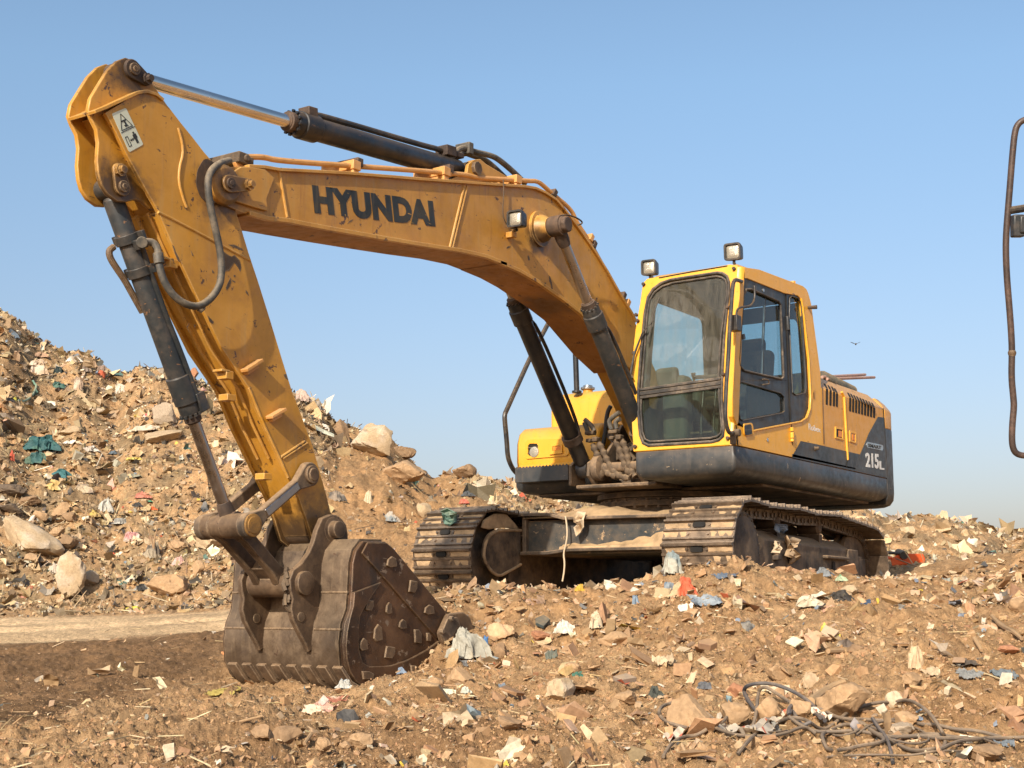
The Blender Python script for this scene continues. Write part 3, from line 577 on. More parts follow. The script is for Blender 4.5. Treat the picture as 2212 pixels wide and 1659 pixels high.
# side cutter
P=B([CD(1630,780),CD(1690,650),CD(1790,635),CD(1835,670),CD(1860,740),CD(1840,830),CD(1760,880),CD(1700,895),CD(1650,850)],bh+.02)
m=MB(); m.prism(rnd(P,.02),(0,.04,0)); m.build('side_cutter','rust',bucket,bevel=.008)
m=MB()
P=B([CD(1660,790),CD(1705,680),CD(1770,670),CD(1790,720),CD(1750,780),CD(1730,850),CD(1690,850)],bh+.06); m.prism(rnd(P,.015),(0,.012,0))
for x,y in ((1725,680),(1662,770),(1718,832)):
    p=PY(CD(x,y),bh+.06); m.cyl(p,p+V(0,.03,0),.018,6)
m.build('bolt','muddy_steel',bucket,bevel=.003)
for k in range(5):
    y=-.42+k*.21; t=NB[13]; d=(NB[13]-NB[12]).normalized(); q=V(-d.z,0,d.x); m=MB()
    m.loft([[V(t.x,y-.045,t.z)-d*.1+q*.03,V(t.x,y+.045,t.z)-d*.1+q*.03,V(t.x,y+.045,t.z)-d*.1-q*.03,V(t.x,y-.045,t.z)-d*.1-q*.03],[V(t.x,y-.04,t.z)+d*.05+q*.03,V(t.x,y+.04,t.z)+d*.05+q*.03,V(t.x,y+.04,t.z)+d*.05-q*.03,V(t.x,y-.04,t.z)+d*.05-q*.03],[V(t.x,y-.03,t.z)+d*.2+q*.006,V(t.x,y+.03,t.z)+d*.2+q*.006,V(t.x,y+.03,t.z)+d*.2-q*.006,V(t.x,y-.03,t.z)+d*.2-q*.006]])
    m.build('tooth','rust',bucket,bevel=.004)
# heel wear straps
hp=[NB[7].lerp(NB[8],.0),NB[8],NB[9],NB[10]]
for k in range(8):
    y=-.51+k*.13; m=MB(); rings=[]
    for i,p in enumerate(hp):
        c=NB[3].lerp(NB[14],.5); o_=(p-c).normalized(); yy=y+(.0 if i<1 else .03*i)
        rings.append([V(p.x,yy,p.z)+o_*.012,V(p.x,yy+.075,p.z)+o_*.012,V(p.x,yy+.075,p.z)+o_*.036,V(p.x,yy,p.z)+o_*.036])
    m.loft(rings); m.split('wear_strap','rust',bucket,bevel=.003)
m=MB()
for (i,t,y) in ((4,.5,-.40),(4,.5,-.255),(4,.5,.235)): 
    pass
# ears
eo=[CC(1000,975),CC(1040,980),CC(1075,1005),CC(1105,1050),CC(1116,1110),CC(1116,1190),CC(1100,1300),CC(1000,1500),CD(900,700),CD(800,880),CD(752,915),CD(742,880),CD(700,800),CD(650,700),CD(632,620),CC(735,1560),CC(722,1510),CC(715,1430),CC(740,1360),CC(800,1310),CC(850,1240),CC(880,1170),CC(905,1080),CC(940,1000)]
for Y0 in (.19,-.23):
    P=[V(p.x,Y0,p.z) for p in B(eo,.23)]; m=MB(); m.prism(P,(0,.04,0)); m.build('ear','rust',bucket,bevel=.006)
bpn=PY(CC(1030,1080),.25); bp2=PY(CC(820,1450),.25)
m=MB(); m.turned((bpn.x,-.27,bpn.z),(bpn.x,.29,bpn.z),[(0,.05),(.01,.065),(.03,.085),(.5,.085),(.505,.055),(.555,.055),(.56,.03)]); m.build('pin','rust',bucket,bevel=.003)
m=MB(); m.turned((bp2.x,-.27,bp2.z),(bp2.x,.27,bp2.z),[(0,.04),(.005,.075),(.53,.075),(.54,.04)]); m.build('pin','rust',bucket,bevel=.003)
m=MB()
for (x,y,s) in ((390,680,0),(697,670,1)):
    p=PY(CD(x,y),(.23 if s else -.19)); m.turned(p-V(0,.001,0),p+V(0,.01,0),[(0,.03),(.006,.03),(.008,.02)])
m.split('hole_plug','bucket_back',bucket)
# linkage
lx=PY(CC(450,1050),.21); AP=PY(CC(848,700),.2)
m=MB(); m.turned((lx.x,-.20,lx.z),(lx.x,.22,lx.z),[(0,.05),(.01,.072),(.1,.077),(.102,.069),(.2,.071),(.202,.077),(.36,.077),(.362,.069),(.40,.073),(.41,.055),(.42,.04)]); link_tube=m.build('linkage_tube','rust',EX,bevel=.003)
def bar(a,b,Y,ra,rb2,w,th,name,mat,parent,slot=True):
    a=Vector(a);b=Vector(b);d=(b-a);d.y=0;Ld=d.length;d.normalize();n=V(-d.z,0,d.x)
    m=MB(); P=[]
    a0=math.atan2(n.z,n.x)
    for i in range(9): t=a0+math.pi*i/8; P.append(V(a.x+ra*math.cos(t),Y,a.z+ra*math.sin(t)))
    P+= [V(a.x,Y,a.z)+d*ra*1.6-n*w, V(b.x,Y,b.z)-d*rb2*1.6-n*w]
    for i in range(9): t=a0+math.pi+math.pi*i/8; P.append(V(b.x+rb2*math.cos(t),Y,b.z+rb2*math.sin(t)))
    P+= [V(b.x,Y,b.z)-d*rb2*1.6+n*w, V(a.x,Y,a.z)+d*ra*1.6+n*w]
    m.prism(P,(0,th,0)); return m.build(name,mat,parent,bevel=.008)
for y in (.16,-.215):
    o=bar(lx,AP,y,.08,.08,.036,.055,'tipping_link','muddy_steel',EX)
    if y>0:
        d=(AP-lx);d.y=0;d.normalize(); n=V(-d.z,0,d.x); c=(lx+AP)/2
        m=MB(); m.obox(V(c.x,y+.055,c.z),d,(0,1,0),n,.17,.008,.026); m.build('raised_web','worn_rod',o,bevel=.006)
        m=MB(); m.cyl((AP.x,y,AP.z),(AP.x,y+.075,AP.z),.058); m.cyl((AP.x,y+.07,AP.z),(AP.x,y+.085,AP.z),.04); m.build('pin','rust',o,bevel=.004)
        m=MB(); m.turned((lx.x,y+.05,lx.z),(lx.x,y+.08,lx.z),[(0,.07),(.018,.07),(.02,.052),(.024,.052),(.025,.02)]); m.build('pin','old_yellow',o,bevel=.002)
hl=None
for y in (.05,-.12):
    o=bar(lx,bp2,y,.07,.08,.043,.06,'bucket_link','rust',EX if hl is None else hl); hl=hl or o
m=MB(); m.cyl((bp2.x,-.18,bp2.z),(bp2.x,.185,bp2.z),.088); 
c=V(bp2.x,0,bp2.z).lerp(V(lx.x,0,lx.z),.2); m.obox(c,(0,1,0),V(lx.x-bp2.x,0,lx.z-bp2.z),V(lx.z-bp2.z,0,-(lx.x-bp2.x)),.1,.07,.03); m.build('cross_tube','rust',hl,bevel=.006)
m=MB(); rr=random.Random(3)
for k in range(14):
    p=PY(CD(605+rr.uniform(-20,25),360+k*17),.19); m.tube([p+V(0,0,.03),p+V(.02*rr.uniform(-1,1),.01*rr.uniform(-1,1),0),p+V(.03*rr.uniform(-1,1),.02,-.04)],.018*rr.uniform(.4,1),5)
m.build('frayed_rope','dusty_hose',hl)
# ---------------- crawler undercarriage (turned a little against the upper body)
PSI=math.radians(3.27); RZ=Matrix.Rotation(PSI,4,'Z')
def TR(x,y,z): return RZ@V(x,y,z)
def tr_mb(m): m.v=[tuple(RZ@Vector(p)) for p in m.v]; return m
def track_path():
    """closed loop of (x,z) for the pad plane"""
    P=[]; cx,cz,r=1.655,.455,.415
    for i in range(13): a=math.radians(-90+15*i); P.append((cx+r*math.cos(a),cz+r*math.sin(a)))       # front wheel
    for x,z in ((1.2,.845),(.75,.855),(.55,.865),(.1,.845),(-.35,.86),(-.55,.865),(-1.0,.835),(-1.3,.82)): P.append((x,z))
    cx,r,cz=-1.66,.375,.42
    for i in range(13): a=math.radians(90+15*i); P.append((cx+r*math.cos(a),cz+r*math.sin(a)))
    return P
TP=track_path()
def along(P,n):
    P=P+[P[0]]; D=[0]
    for a,b in zip(P,P[1:]): D.append(D[-1]+math.dist(a,b))
    out=[]
    for k in range(n):
        t=(k+.35)*D[-1]/n; i=max(j for j in range(len(P)-1) if D[j]<=t); f=(t-D[i])/(D[i+1]-D[i]); a,b=P[i],P[i+1]
        x,z=a[0]+(b[0]-a[0])*f,a[1]+(b[1]-a[1])*f; dx,dz=b[0]-a[0],b[1]-a[1]; l=math.hypot(dx,dz)
        out.append((x,z,dx/l,dz/l))
    return out,D[-1]/n
NS=48; pads,pitch=along(TP,NS)
def shoe_mesh(seed):
    m=MB(); h=pitch/2; W=.30; r=random.Random(seed)
    prof=[(-h,.0),(-h,.012),(-h+.006,.014),(-h+.012,.044),(-h+.026,.044),(-h+.034,.014),(-.014,.014),(-.008,.030),(.006,.030),(.012,.014),(h-.034,.014),(h-.028,.026),(h-.016,.026),(h-.008,.010),(h+.012,.004),(h+.012,-.006),(h,-.006)]
    m.slabY(prof,-W,W)
    for y0 in (-.085,.085):
        for x0 in (-.042,.035): m.cyl((x0,y0,.013),(x0,y0,.028),.013,6)
    m.prism(rnd([(-.062,-.052,.0145),(-.018,-.052,.0145),(-.018,.052,.0145),(-.062,.052,.0145)],.018,4),(0,0,.014),1)
    for x0,x1,ht in ((-h+.036,-.016,.024),(.014,h-.036,.021)):   # mud packed between the bars
        for ys in (-1,1):
            a,b=.085+r.uniform(-.01,.02),W-r.uniform(.0,.02); n=7; R=[]
            for k in range(n):
                y=ys*(a+(b-a)*k/(n-1)); q=ht-(.006 if k in (0,n-1) else 0)-r.uniform(0,.008); d0=r.uniform(0,.012)
                R.append([V(x0-.001,y,.013),V(x0+d0,y,q),V(x1-d0*.5,y,q-r.uniform(0,.004)),V(x1+.001,y,.013)])
            m.loft(R,2)
    for y0 in (-.09,.09): m.box(-h*.9,h*.9,y0-.02,y0+.02,-.085,0.0)
    for x0 in (-h*.6,h*.6): m.cyl((x0,-.12,-.045),(x0,.12,-.045),.022,8)
    return m
shoe0=None
def mud_patch_mesh(seed):
    r=random.Random(seed); m=MB()
    return m
for sgn,nm in ((1,'near'),(-1,'far')):
    yc=1.195*sgn
    # side frame = the track part
    m=MB(); ys=yc-.19 if sgn>0 else yc-.17; ye=yc+.17 if sgn>0 else yc+.19
    prof=[(-1.28,.20),(1.22,.20),(1.28,.26),(1.28,.52),(1.15,.62),(-1.15,.60),(-1.28,.50)]
    m.loft([[V(x,yc-.20,z) for x,z in prof],[V(x,yc-.12,z+.06*(z>.4)) for x,z in prof],[V(x,yc+.05,z+.06*(z>.4)) for x,z in prof],[V(x,yc+.20,z-.03*(z>.4)) for x,z in prof]])
    m.box(-1.28,1.25,yc+.185,yc+.215,.17,.20)
    m.box(-1.28,1.25,yc-.215,yc-.185,.17,.20)
    tr=tr_mb(m).build('crawler_track','muddy_steel',EX,bevel=.015,angle=25)
    # wheels
    m=MB(); m.turned((1.655,yc-.16,.455),(1.655,yc+.16,.455),[(0,.30),(.02,.34),(.10,.34),(.11,.37),(.21,.37),(.22,.34),(.30,.34),(.32,.30)],36)
    for k in range(21):
        a=k*2*math.pi/21; m.obox((1.655+.36*math.cos(a),yc,.455+.36*math.sin(a)),(0,1,0),(math.cos(a),0,math.sin(a)),(-math.sin(a),0,math.cos(a)),.035,.035,.02)
    tr_mb(m).build('drive_sprocket','muddy_steel',tr,bevel=.004)
    m=MB(); m.turned((1.655,yc+.15*sgn,.455),(1.655,yc+.245*sgn,.455),[(0,.345),(.05,.345),(.07,.33),(.075,.30),(.09,.27),(.095,.1)],36)
    for k in range(24):
        a=k*2*math.pi/24; c=V(1.655+.31*math.cos(a),yc+.215*sgn,.455+.31*math.sin(a)); m.cyl(c,c+V(0,.018*sgn,0),.013,6)
    tr_mb(m).build('motor_cover','muddy_steel',tr,bevel=.003)
    m=MB(); m.turned((-1.66,yc-.09,.42),(-1.66,yc+.09,.42),[(0,.30),(.03,.36),(.07,.36),(.08,.33),(.10,.33),(.11,.36),(.15,.36),(.18,.30)],36)
    m.box(-1.72,-1.25,yc-.16,yc-.11,.34,.50); m.box(-1.72,-1.25,yc+.11,yc+.16,.34,.50)
    tr_mb(m).build('idler_wheel','muddy_steel',tr,bevel=.004)
    for k in range(8):
        x=-1.18+k*.335; m=MB(); m.turned((x,yc-.13,.155),(x,yc+.13,.155),[(0,.05),(.01,.09),(.03,.09),(.035,.075),(.09,.075),(.17,.075),(.225,.075),(.23,.09),(.25,.09),(.26,.05)],20)
        tr_mb(m).build('track_roller','muddy_steel',tr)
    for x in (.6,-.5):
        m=MB(); m.turned((x,yc-.1,.76),(x,yc+.12,.76),[(0,.04),(.01,.065),(.2,.065),(.22,.04)],18); m.box(x-.04,x+.04,yc-.1,yc+.12,.58,.70); tr_mb(m).build('carrier_roller','rust',tr)
    for k,(x,z,dx,dz) in enumerate(pads):
        # outward normal
        nx,nz=dz,-dx
        if shoe0 is None or len(shoe0)<5:
            shoe0=shoe0 or []; o=shoe_mesh(len(shoe0)).build('track_shoe',['shoe','hole','mud'],tr,angle=30); shoe0.append(o)
        else:
            o=shoe0[(k*7+3*(sgn>0))%5].copy(); link(o,tr)
        Mx=Matrix(((dx,0,nx,x),(0,1,0,yc),(dz,0,nz,z),(0,0,0,1)))
        # x axis along path, z outward, y lateral: keep right-handed
        if Mx.to_3x3().determinant()<0: Mx=Matrix(((-dx,0,nx,x),(0,1,0,yc),(-dz,0,nz,z),(0,0,0,1)))
        o.matrix_local=RZ@Mx
    if sgn<0:
        # rounded inner cover plate of the far track, mud on it
        def PI(q,yy=yc+.245): 
            return PP(q,TR(0,yy,0),RZ.to_3x3()@V(0,1,0))
        pl=[CJ(605,800),CJ(612,700),CJ(640,620),CJ(690,580),CJ(780,568),CJ(890,575),CJ(890,840),CJ(790,900),CJ(725,935),CJ(665,890)]
        nn=RZ.to_3x3()@V(0,1,0)
        P=[PI(p) for p in pl]; m=MB(); m.prism(rnd(P,.06),nn*.03); m.build('cover_plate','muddy_steel',tr,bevel=.008,label='rounded mud-caked cover plate')
        m=MB(); m.tube([PI(p)+nn*.03 for p in (CJ(890,582),CJ(780,578),CJ(700,588),CJ(648,625),CJ(615,700),CJ(610,800),CJ(665,890),CJ(725,928),CJ(790,895),CJ(890,838))],.014,8,smooth=1); m.build('cover_rim','mud',tr)
        c=[PI(p) for p in (CJ(600,560),CJ(620,500),CJ(700,455),CJ(790,455),CJ(850,520),CJ(890,575),CJ(760,560),CJ(660,575))]; m=MB(); m.prism(c,nn*.02); m.build('caked_mud','mud',tr,bevel=.01)
    else:
        m=MB()
        # grease-valve hatch, rail edge and step on the near side frame
        for x0,x1,z0,z1 in ((.9,.98,.42,.47),(-.95,-.3,.47,.50)): m.box(x0,x1,yc+.19,yc+.25,z0,z1)
        m.prism(rnd([(-.62,yc+.206,.33),(-.54,yc+.206,.33),(-.54,yc+.206,.45),(-.62,yc+.206,.45)],.03),(0,.006,0),1)
        m.box(-1.3,-1.0,yc-.15,yc+.22,.2,.58); m.box(-1.5,-1.28,yc-.14,yc+.20,.24,.52)
        tr_mb(m).split('frame_guard',['muddy_steel','hole'],tr,bevel=.01)
# X frame between the tracks
m=MB(); m.slabY([(-1.05,.50),(1.17,.50),(1.17,.80),(.6,.84),(-.6,.84),(-1.05,.80)],-.90,.90); xf=tr_mb(m).build('undercarriage_frame','frame_dark',EX,bevel=.01)
m=MB()
zt=[(-.90,.86),(-.62,.835),(-.45,.80),(-.2,.80),(.2,.80),(.9,.80)]
def ledge(z,prof):
    R=[[V(-.2,y,zz),V(1.26,y,zz),V(1.26,y,zz+.03),V(-.2,y,zz+.03)] for y,zz in prof]; m.loft(R)
ledge(0,[(-.9,.84),(-.62,.835),(-.45,.795),(.9,.79)]); ledge(0,[(-.9,.49),(-.62,.49),(-.4,.515),(.9,.515)])
m.box(1.14,1.22,-.90,-.86,.5,.85)
tr_mb(m).build('flange','muddy_steel',xf,bevel=.006)
# packed soil on the lower flange
rs=random.Random(11); m=MB(); R=[]
for i in range(25):
    y=-.5+i*1.38/24; h=.02+.16*max(0,(y+.1))**1.2+rs.uniform(0,.03); h=min(h,.22)
    R.append([V(1.17,y,.53),V(1.25,y,.535),V(1.24,y,.55+h*.25),V(1.20,y,.545+h*.6),V(1.165,y,.55+h)])
m.loft(R); tr_mb(m).build('packed_soil','mud',xf)
m=MB(); R=[]
for i in range(25):
    y=-.88+i*1.72/24; h=.02+rs.uniform(0,.04)+.07*math.exp(-((y+.25)/.2)**2)
    R.append([V(.5,y,.82),V(1.25,y,.82),V(1.15,y,.83+h*.6),V(.9,y,.83+h),V(.5,y,.84)])
m.loft(R); tr_mb(m).build('packed_soil','mud',xf)
# swing bearing
m=MB(); m.turned((0,0,.80),(0,0,1.10),[(0,.66),(.09,.66),(.1,.60),(.14,.60),(.145,.67),(.19,.67),(.195,.63),(.22,.63),(.225,.68),(.27,.68),(.275,.62),(.30,.62)],64)
sb=m.build('swing_bearing','muddy_steel',EX,angle=25)
m=MB()
for k in range(36):
    a=k*math.pi/18
    for r,z in ((.64,.99),(.65,.925)): c=V(r*math.cos(a),r*math.sin(a),z); m.cyl(c,c+V(0,0,.022),.016,6)
m.build('bolt','rust',sb)
# ---------------- upper body
def loops(fp,levels):
    """footprint polygon (x,y) lofted through (z, inset)"""
    P=[Vector((x,y,0)) for x,y in fp]; c=sum(P,Vector())/len(P); out=[]
    xs=[p.x for p in P]; ys=[p.y for p in P]; sx=(max(xs)-min(xs))/2; sy=(max(ys)-min(ys))/2; cx=(max(xs)+min(xs))/2; cy=(max(ys)+min(ys))/2
    for z,i in levels: out.append([V(cx+(p.x-cx)*(sx-i)/sx,cy+(p.y-cy)*(sy-i)/sy,z) for p in P])
    return out
def rfp(x0,x1,y0,y1,r,n=5): return [(p.x,p.y) for p in rnd([(x0,y0,0),(x1,y0,0),(x1,y1,0),(x0,y1,0)],r,n)]
sk=[(1.10,.13),(1.115,.06),(1.145,.015),(1.18,0),(1.335,0),(1.345,.008)]
m=MB(); m.loft(loops(rfp(-2.27,1.375,.41,1.352,.035),sk)); skirt=m.build('lower_skirt','dark_grey',EX,angle=50)
m=MB(); m.loft(loops(rfp(-2.27,.62,-1.352,-.42,.04),sk)); m.build('lower_skirt','dark_grey',EX,angle=50)
m=MB(); m.box(-2.2,.62,-.42,.41,1.09,1.20); m.box(.60,1.0,-.42,.41,1.09,1.125); m.build('deck_frame','muddy_steel',EX,bevel=.01)
m=MB(); m.box(-2.1,.5,-1.15,1.2,1.078,1.10); m.build('belly_plate','muddy_steel',EX,bevel=.005)
for s in (1,-1):  # lugs carrying the boom foot and the boom cylinders
    P=[V(-.25,s*.24,1.12),V(.95,s*.24,1.12),V(1.06,s*.24,1.2),V(1.05,s*.24,1.32),V(.95,s*.24,1.37),V(.8,s*.24,1.36),V(.45,s*.24,1.72),V(.2,s*.24,1.82),V(-.1,s*.24,1.7)]
    m=MB(); m.prism(P,(0,s*.03,0)); m.prism([V(.8,s*.43,1.12),V(1.06,s*.43,1.12),V(1.06,s*.43,1.3),V(.95,s*.43,1.37),V(.84,s*.43,1.3)],(0,s*.03,0)); m.build('deck_lug','muddy_steel',EX,bevel=.005)
m=MB(); m.cyl((.95,-.5,1.275),(.95,.5,1.275),.045); m.turned((.95,-.24,1.275),(.95,-.15,1.275),[(0,.06),(.01,.115),(.07,.115),(.09,.06)]); m.build('foot_pin','muddy_steel',EX,bevel=.003)
# hood
hp_=[(1.35,1.347),(1.35,2.07),(1.18,2.235),(-.9,2.235),(-.9,1.347)]
m=MB(); m.loft([[V(x,y,z) for y,z in hp_] for x in (-.535,-2.245)]); hood=m.build('engine_hood','body_yellow',EX,bevel=.012)
m=MB(); cwfp=[(-2.245,1.357),(-2.42,1.357),(-2.50,1.335),(-2.62,1.22),(-2.76,.8),(-2.84,0),(-2.76,-.8),(-2.62,-1.22),(-2.50,-1.335),(-2.42,-1.357),(-2.245,-1.357)]
m.loft(loops(cwfp,[(1.06,.12),(1.08,.05),(1.13,.01),(1.2,0),(1.86,0),(1.868,.002)])); m.build('counterweight','dark_grey',EX,bevel=.004)
m=MB(); m.loft(loops(cwfp,[(1.870,.002),(2.05,0),(2.07,.01),(2.14,.07),(2.215,.16)])); m.build('counterweight_top','body_yellow',EX,bevel=.006)
# door seams and hood edge lips
SY=1.35
def sidepoly(cf,pts,Y=SY): return [PY(cf(*p),Y) for p in pts]
def lip(cf,pts,r,name,mat,parent,Y=SY):
    m=MB(); m.tube(sidepoly(cf,pts,Y),r,8); return m.build(name,mat,parent)
lip(CI,[(1262,470),(1285,520),(1300,800),(1322,1175)],.014,'door_edge','cab_yellow',hood,1.353)
lip(CI,[(1692,640),(1735,1345)],.006,'door_seam','hole',hood,1.352)
lip(CI,[(1322,1180),(1310,1245)],.004,'door_seam','hole',hood,1.3575)
lip(CI,[(1060,400),(1075,900),(1078,1010)],.005,'door_seam','grease',hood,1.352)
# printed dark panels
m=MB(); m.prism(sidepoly(CI,[(742,1140),(800,1040),(833,978),(1000,1012),(1450,1118),(1445,1180),(1400,1272)],1.3505),(0,.004,0))
m.prism(sidepoly(CI,[(1400,1272),(1445,1130),(1540,900),(1635,728),(1702,738),(1737,1360)],1.3508),(0,.0042,0)); m.box(-2.243,PY(CI(742,1140),1.35).x-.01,1.3505,1.3545,1.3475,1.38); m.build('dark_panel','dark_grey',hood,smooth=False)
# louvres
CH_N=V(0,.165,.17).normalized(); CHP=V(0,1.35,2.07)
m=MB()
sl1=[(1108,432,600),(1146,448,608),(1182,462,616),(1212,480,622)]
sl2=[(1350+31*i,525+13.0*i,668+8.5*i) for i in range(9)]
for x,yt,yb in sl1+sl2:
    m.prism(rnd([PY(CI(*p),1.351) for p in ((x-10,yt),(x+11,yt+5),(x+8,yb+6),(x-12,yb-2))],.008,3),(0,.002,0))
    q=[PP(CI(*p),CHP,CH_N) for p in ((x-12,yt-4),(x+9,yt+1),(x-16,yt-44),(x-34,yt-50))]; q=[q[0],q[1],q[2],q[3]]
    m.prism(q,CH_N*.002)
m.split('louvre','hole',hood,smooth=False)
# latches
for x0,y0,x1,y1 in ((1190,830,1275,970),(1340,870,1408,1005)):
    o_=[(x0,y0),(x1,y0+18),(x1,y1),(x0,y1-22)]; w_=(x1-x0)*.14
    i_=[(x0+w_,y0+22),(x1-w_,y0+34),(x1-w_,y1-18),(x0+w_,y1-36)]
    m=MB(); m.ringplate(sidepoly(CI,o_,1.35),sidepoly(CI,i_,1.35),(0,.008,0)); lt=m.build('latch','cab_yellow',hood,bevel=.002)
    m=MB(); m.prism(sidepoly(CI,i_,1.351),(0,.002,0)); m.build('latch_recess','body_yellow' if x0>1300 else 'hole',hood,smooth=False)
    m=MB(); mid=(x0+x1)/2; m.prism(sidepoly(CI,[(mid-4,y0+40),(x1-w_-3,y0+44),(x1-w_-3,y1-30),(mid-4,y1-36)],1.353),(0,.004,0)); m.build('latch_handle','amber',hood,bevel=.002)
m=MB(); p=PY(CI(985,1057),1.355); m.turned(p-V(0,.003,0),p+V(0,.05,0),[(0,.022),(.01,.022),(.012,.016),(.04,.016),(.045,.01)]); m.build('knob','dusty_hose',hood)
m=MB(); m.prism(rnd(sidepoly(CI,[(958,455),(985,455),(988,545),(962,555)],1.35),.015),(0,.004,0)); m.prism(sidepoly(CI,[(968,475),(976,475),(978,540),(970,540)],1.354),(0,.001,0),1); m.build('vent_boss',['body_yellow','hole'],EX,bevel=0)
# lettering on the side
def side_text(txt,c4,name,mat,Y=1.3555,bold=.02,shear=0,cf=CI,th=.0015): return text_mesh(txt,[PY(cf(*c),Y) for c in c4],(0,1,0),th,name,mat,hood,bold=bold,shear=shear)
side_text('Robex',[(918,795),(1043,838),(1043,892),(918,862)],'lettering','white_letters',1.3515,bold=.012)
side_text('215',[(1508,1098),(1645,1112),(1648,1268),(1512,1248)],'lettering','white_letters',1.3565,bold=.03)
side_text('L',[(1655,1185),(1702,1190),(1703,1278),(1656,1272)],'lettering','white_letters',1.3565,bold=.03)
m=MB(); m.prism(rnd(sidepoly(CI,[(1518,985),(1690,1022),(1688,1080),(1518,1045)],1.355),.03,6),(0,.004,0)); m.build('badge','badge',hood,bevel=.001)
side_text('SMART',[(1538,1003),(1672,1030),(1672,1066),(1538,1040)],'lettering','letters',1.3605,bold=.02)
# ---------------- right-hand front: fuel tank, tool box, step, hand rail
m=MB(); m.loft(loops(rfp(-1.3,.03,-1.33,-.38,.06),[(1.2,0),(2.03,0),(2.11,.02),(2.155,.06),(2.165,.10)])); tank=m.build('fuel_tank','cab_yellow',EX,angle=40)
c=PX(CL(1122,235),-.12); m=MB(); m.cyl((c.x,c.y,2.14),(c.x,c.y,2.20),.05); m.build('filler_neck','body_yellow',tank,bevel=.003)
m=MB(); m.turned((c.x,c.y,2.195),(c.x,c.y,2.25),[(0,.06),(.005,.072),(.025,.072),(.03,.05),(.045,.048),(.05,.03)]); m.build('filler_cap','badge',tank,bevel=.002)
tb=[(-.05,1.347),(.60,1.347),(.615,1.42),(.61,1.60),(.57,1.70),(.49,1.755),(-.05,1.80)]
m=MB(); m.loft([[V(-.05+(x+.05)*(.9 if abs(y)==0 else 1),y,z-dz) for x,z in tb] for y,dz in ((-1.345,.0),(-.42,.0))]); box=m.build('tool_box','cab_yellow',EX,bevel=.03,seg=3)
def TX(q): return PX(q,.617)
m=MB(); m.ringplate([TX(CL(*p)) for p in ((265,960),(300,920),(860,905),(875,930),(865,1110),(840,1140),(290,1185),(265,1160))],[TX(CL(*p)) for p in ((303,1000),(330,972),(425,972),(443,1000),(438,1120),(420,1140),(325,1145),(303,1120))],(.012,0,0),c=TX(CL(372,1058))); m.build('front_panel','cab_yellow',box,bevel=.004)
m=MB(); m.prism([TX(CL(*p)) for p in ((300,970),(445,970),(440,1142),(303,1146))],(.002,0,0)); m.build('light_recess','hole',box)
m=MB(); c=TX(CL(390,1090)); m.turned(c,c+V(.025,0,0),[(0,.035),(.01,.055),(.02,.05),(.024,.03)]); hlp=m.build('headlight','lens',box)
m=MB()
for yy in (1030,1105): m.tube([TX(CL(300,yy+3))+V(.015,0,0),TX(CL(442,yy-2))+V(.015,0,0)],.004,6)
m.split('light_guard','muddy_steel',box)
m=MB(); m.ringplate([TX(CL(*p))+V(.01,0,0) for p in ((612,1000),(785,985),(790,1110),(612,1128))],[TX(CL(*p))+V(.01,0,0) for p in ((655,1015),(770,1003),(772,1060),(655,1075))],(.02,0,0)); m.build('latch','cab_yellow',box,bevel=.003)
m=MB(); m.prism([TX(CL(*p))+V(.012,0,0) for p in ((658,1016),(768,1004),(770,1058),(658,1072))],(.012,0,0)); m.build('latch_handle','amber',box,bevel=.002)
m=MB(); m.loft([[V(.617+dx,y,z) for y,z in ((-1.28,1.36),(-.42,1.36),(-.42,1.385),(-1.28,1.385))] for dx in (0,.02)]); m.build('trim','cab_yellow',box,bevel=.003)
# serrated step
m=MB(); y0=-1.22; y1=-.62; n=16
for dx in (.0,.14):
    P=[V(.66+dx,y0,1.20)]+[V(.66+dx,y1,1.20)]
    for k in range(n*2+1): P.append(V(.66+dx,y1-(y1-y0)*k/(2*n),1.335+(.018 if k%2 else 0)))
    m.prism(P,(.012,0,0))
m.box(.62,.81,y0,y0+.015,1.2,1.33); m.box(.62,.81,y1-.015,y1,1.2,1.33); m.box(.62,.81,y0,y1,1.2,1.212); m.build('step','dark_grey',EX,bevel=.002)
m=MB(); hr=[(600,200),(520,360),(410,560),(270,870),(208,1010),(190,1050),(195,1120),(208,1250),(215,1370),(235,1430),(262,1480),(300,1515),(340,1525),(375,1520)]
m.tube(poly(CG,hr,-1.28),.024,10,smooth=2); m.build('hand_rail','rail_black',EX)
m=MB(); p=PY(CG(355,1522),-1.28); m.cyl(p+V(0,0,0),p+V(-.02,.1,0),.035,12); m.obox(p+V(0,.06,0),(1,0,0),(0,1,0),(0,0,1),.02,.06,.045); m.build('rail_flange','rust',EX,bevel=.005)
q=PY(CG(753,880),-1.0); q.z=2.15; m=MB(); m.tube([q,PY(CG(742,560),-1.0),PY(CG(738,480),-1.0)],.028,10); m.cyl(q,q+V(0,0,.02),.05,12); m.build('mirror_post','rail_black',EX)
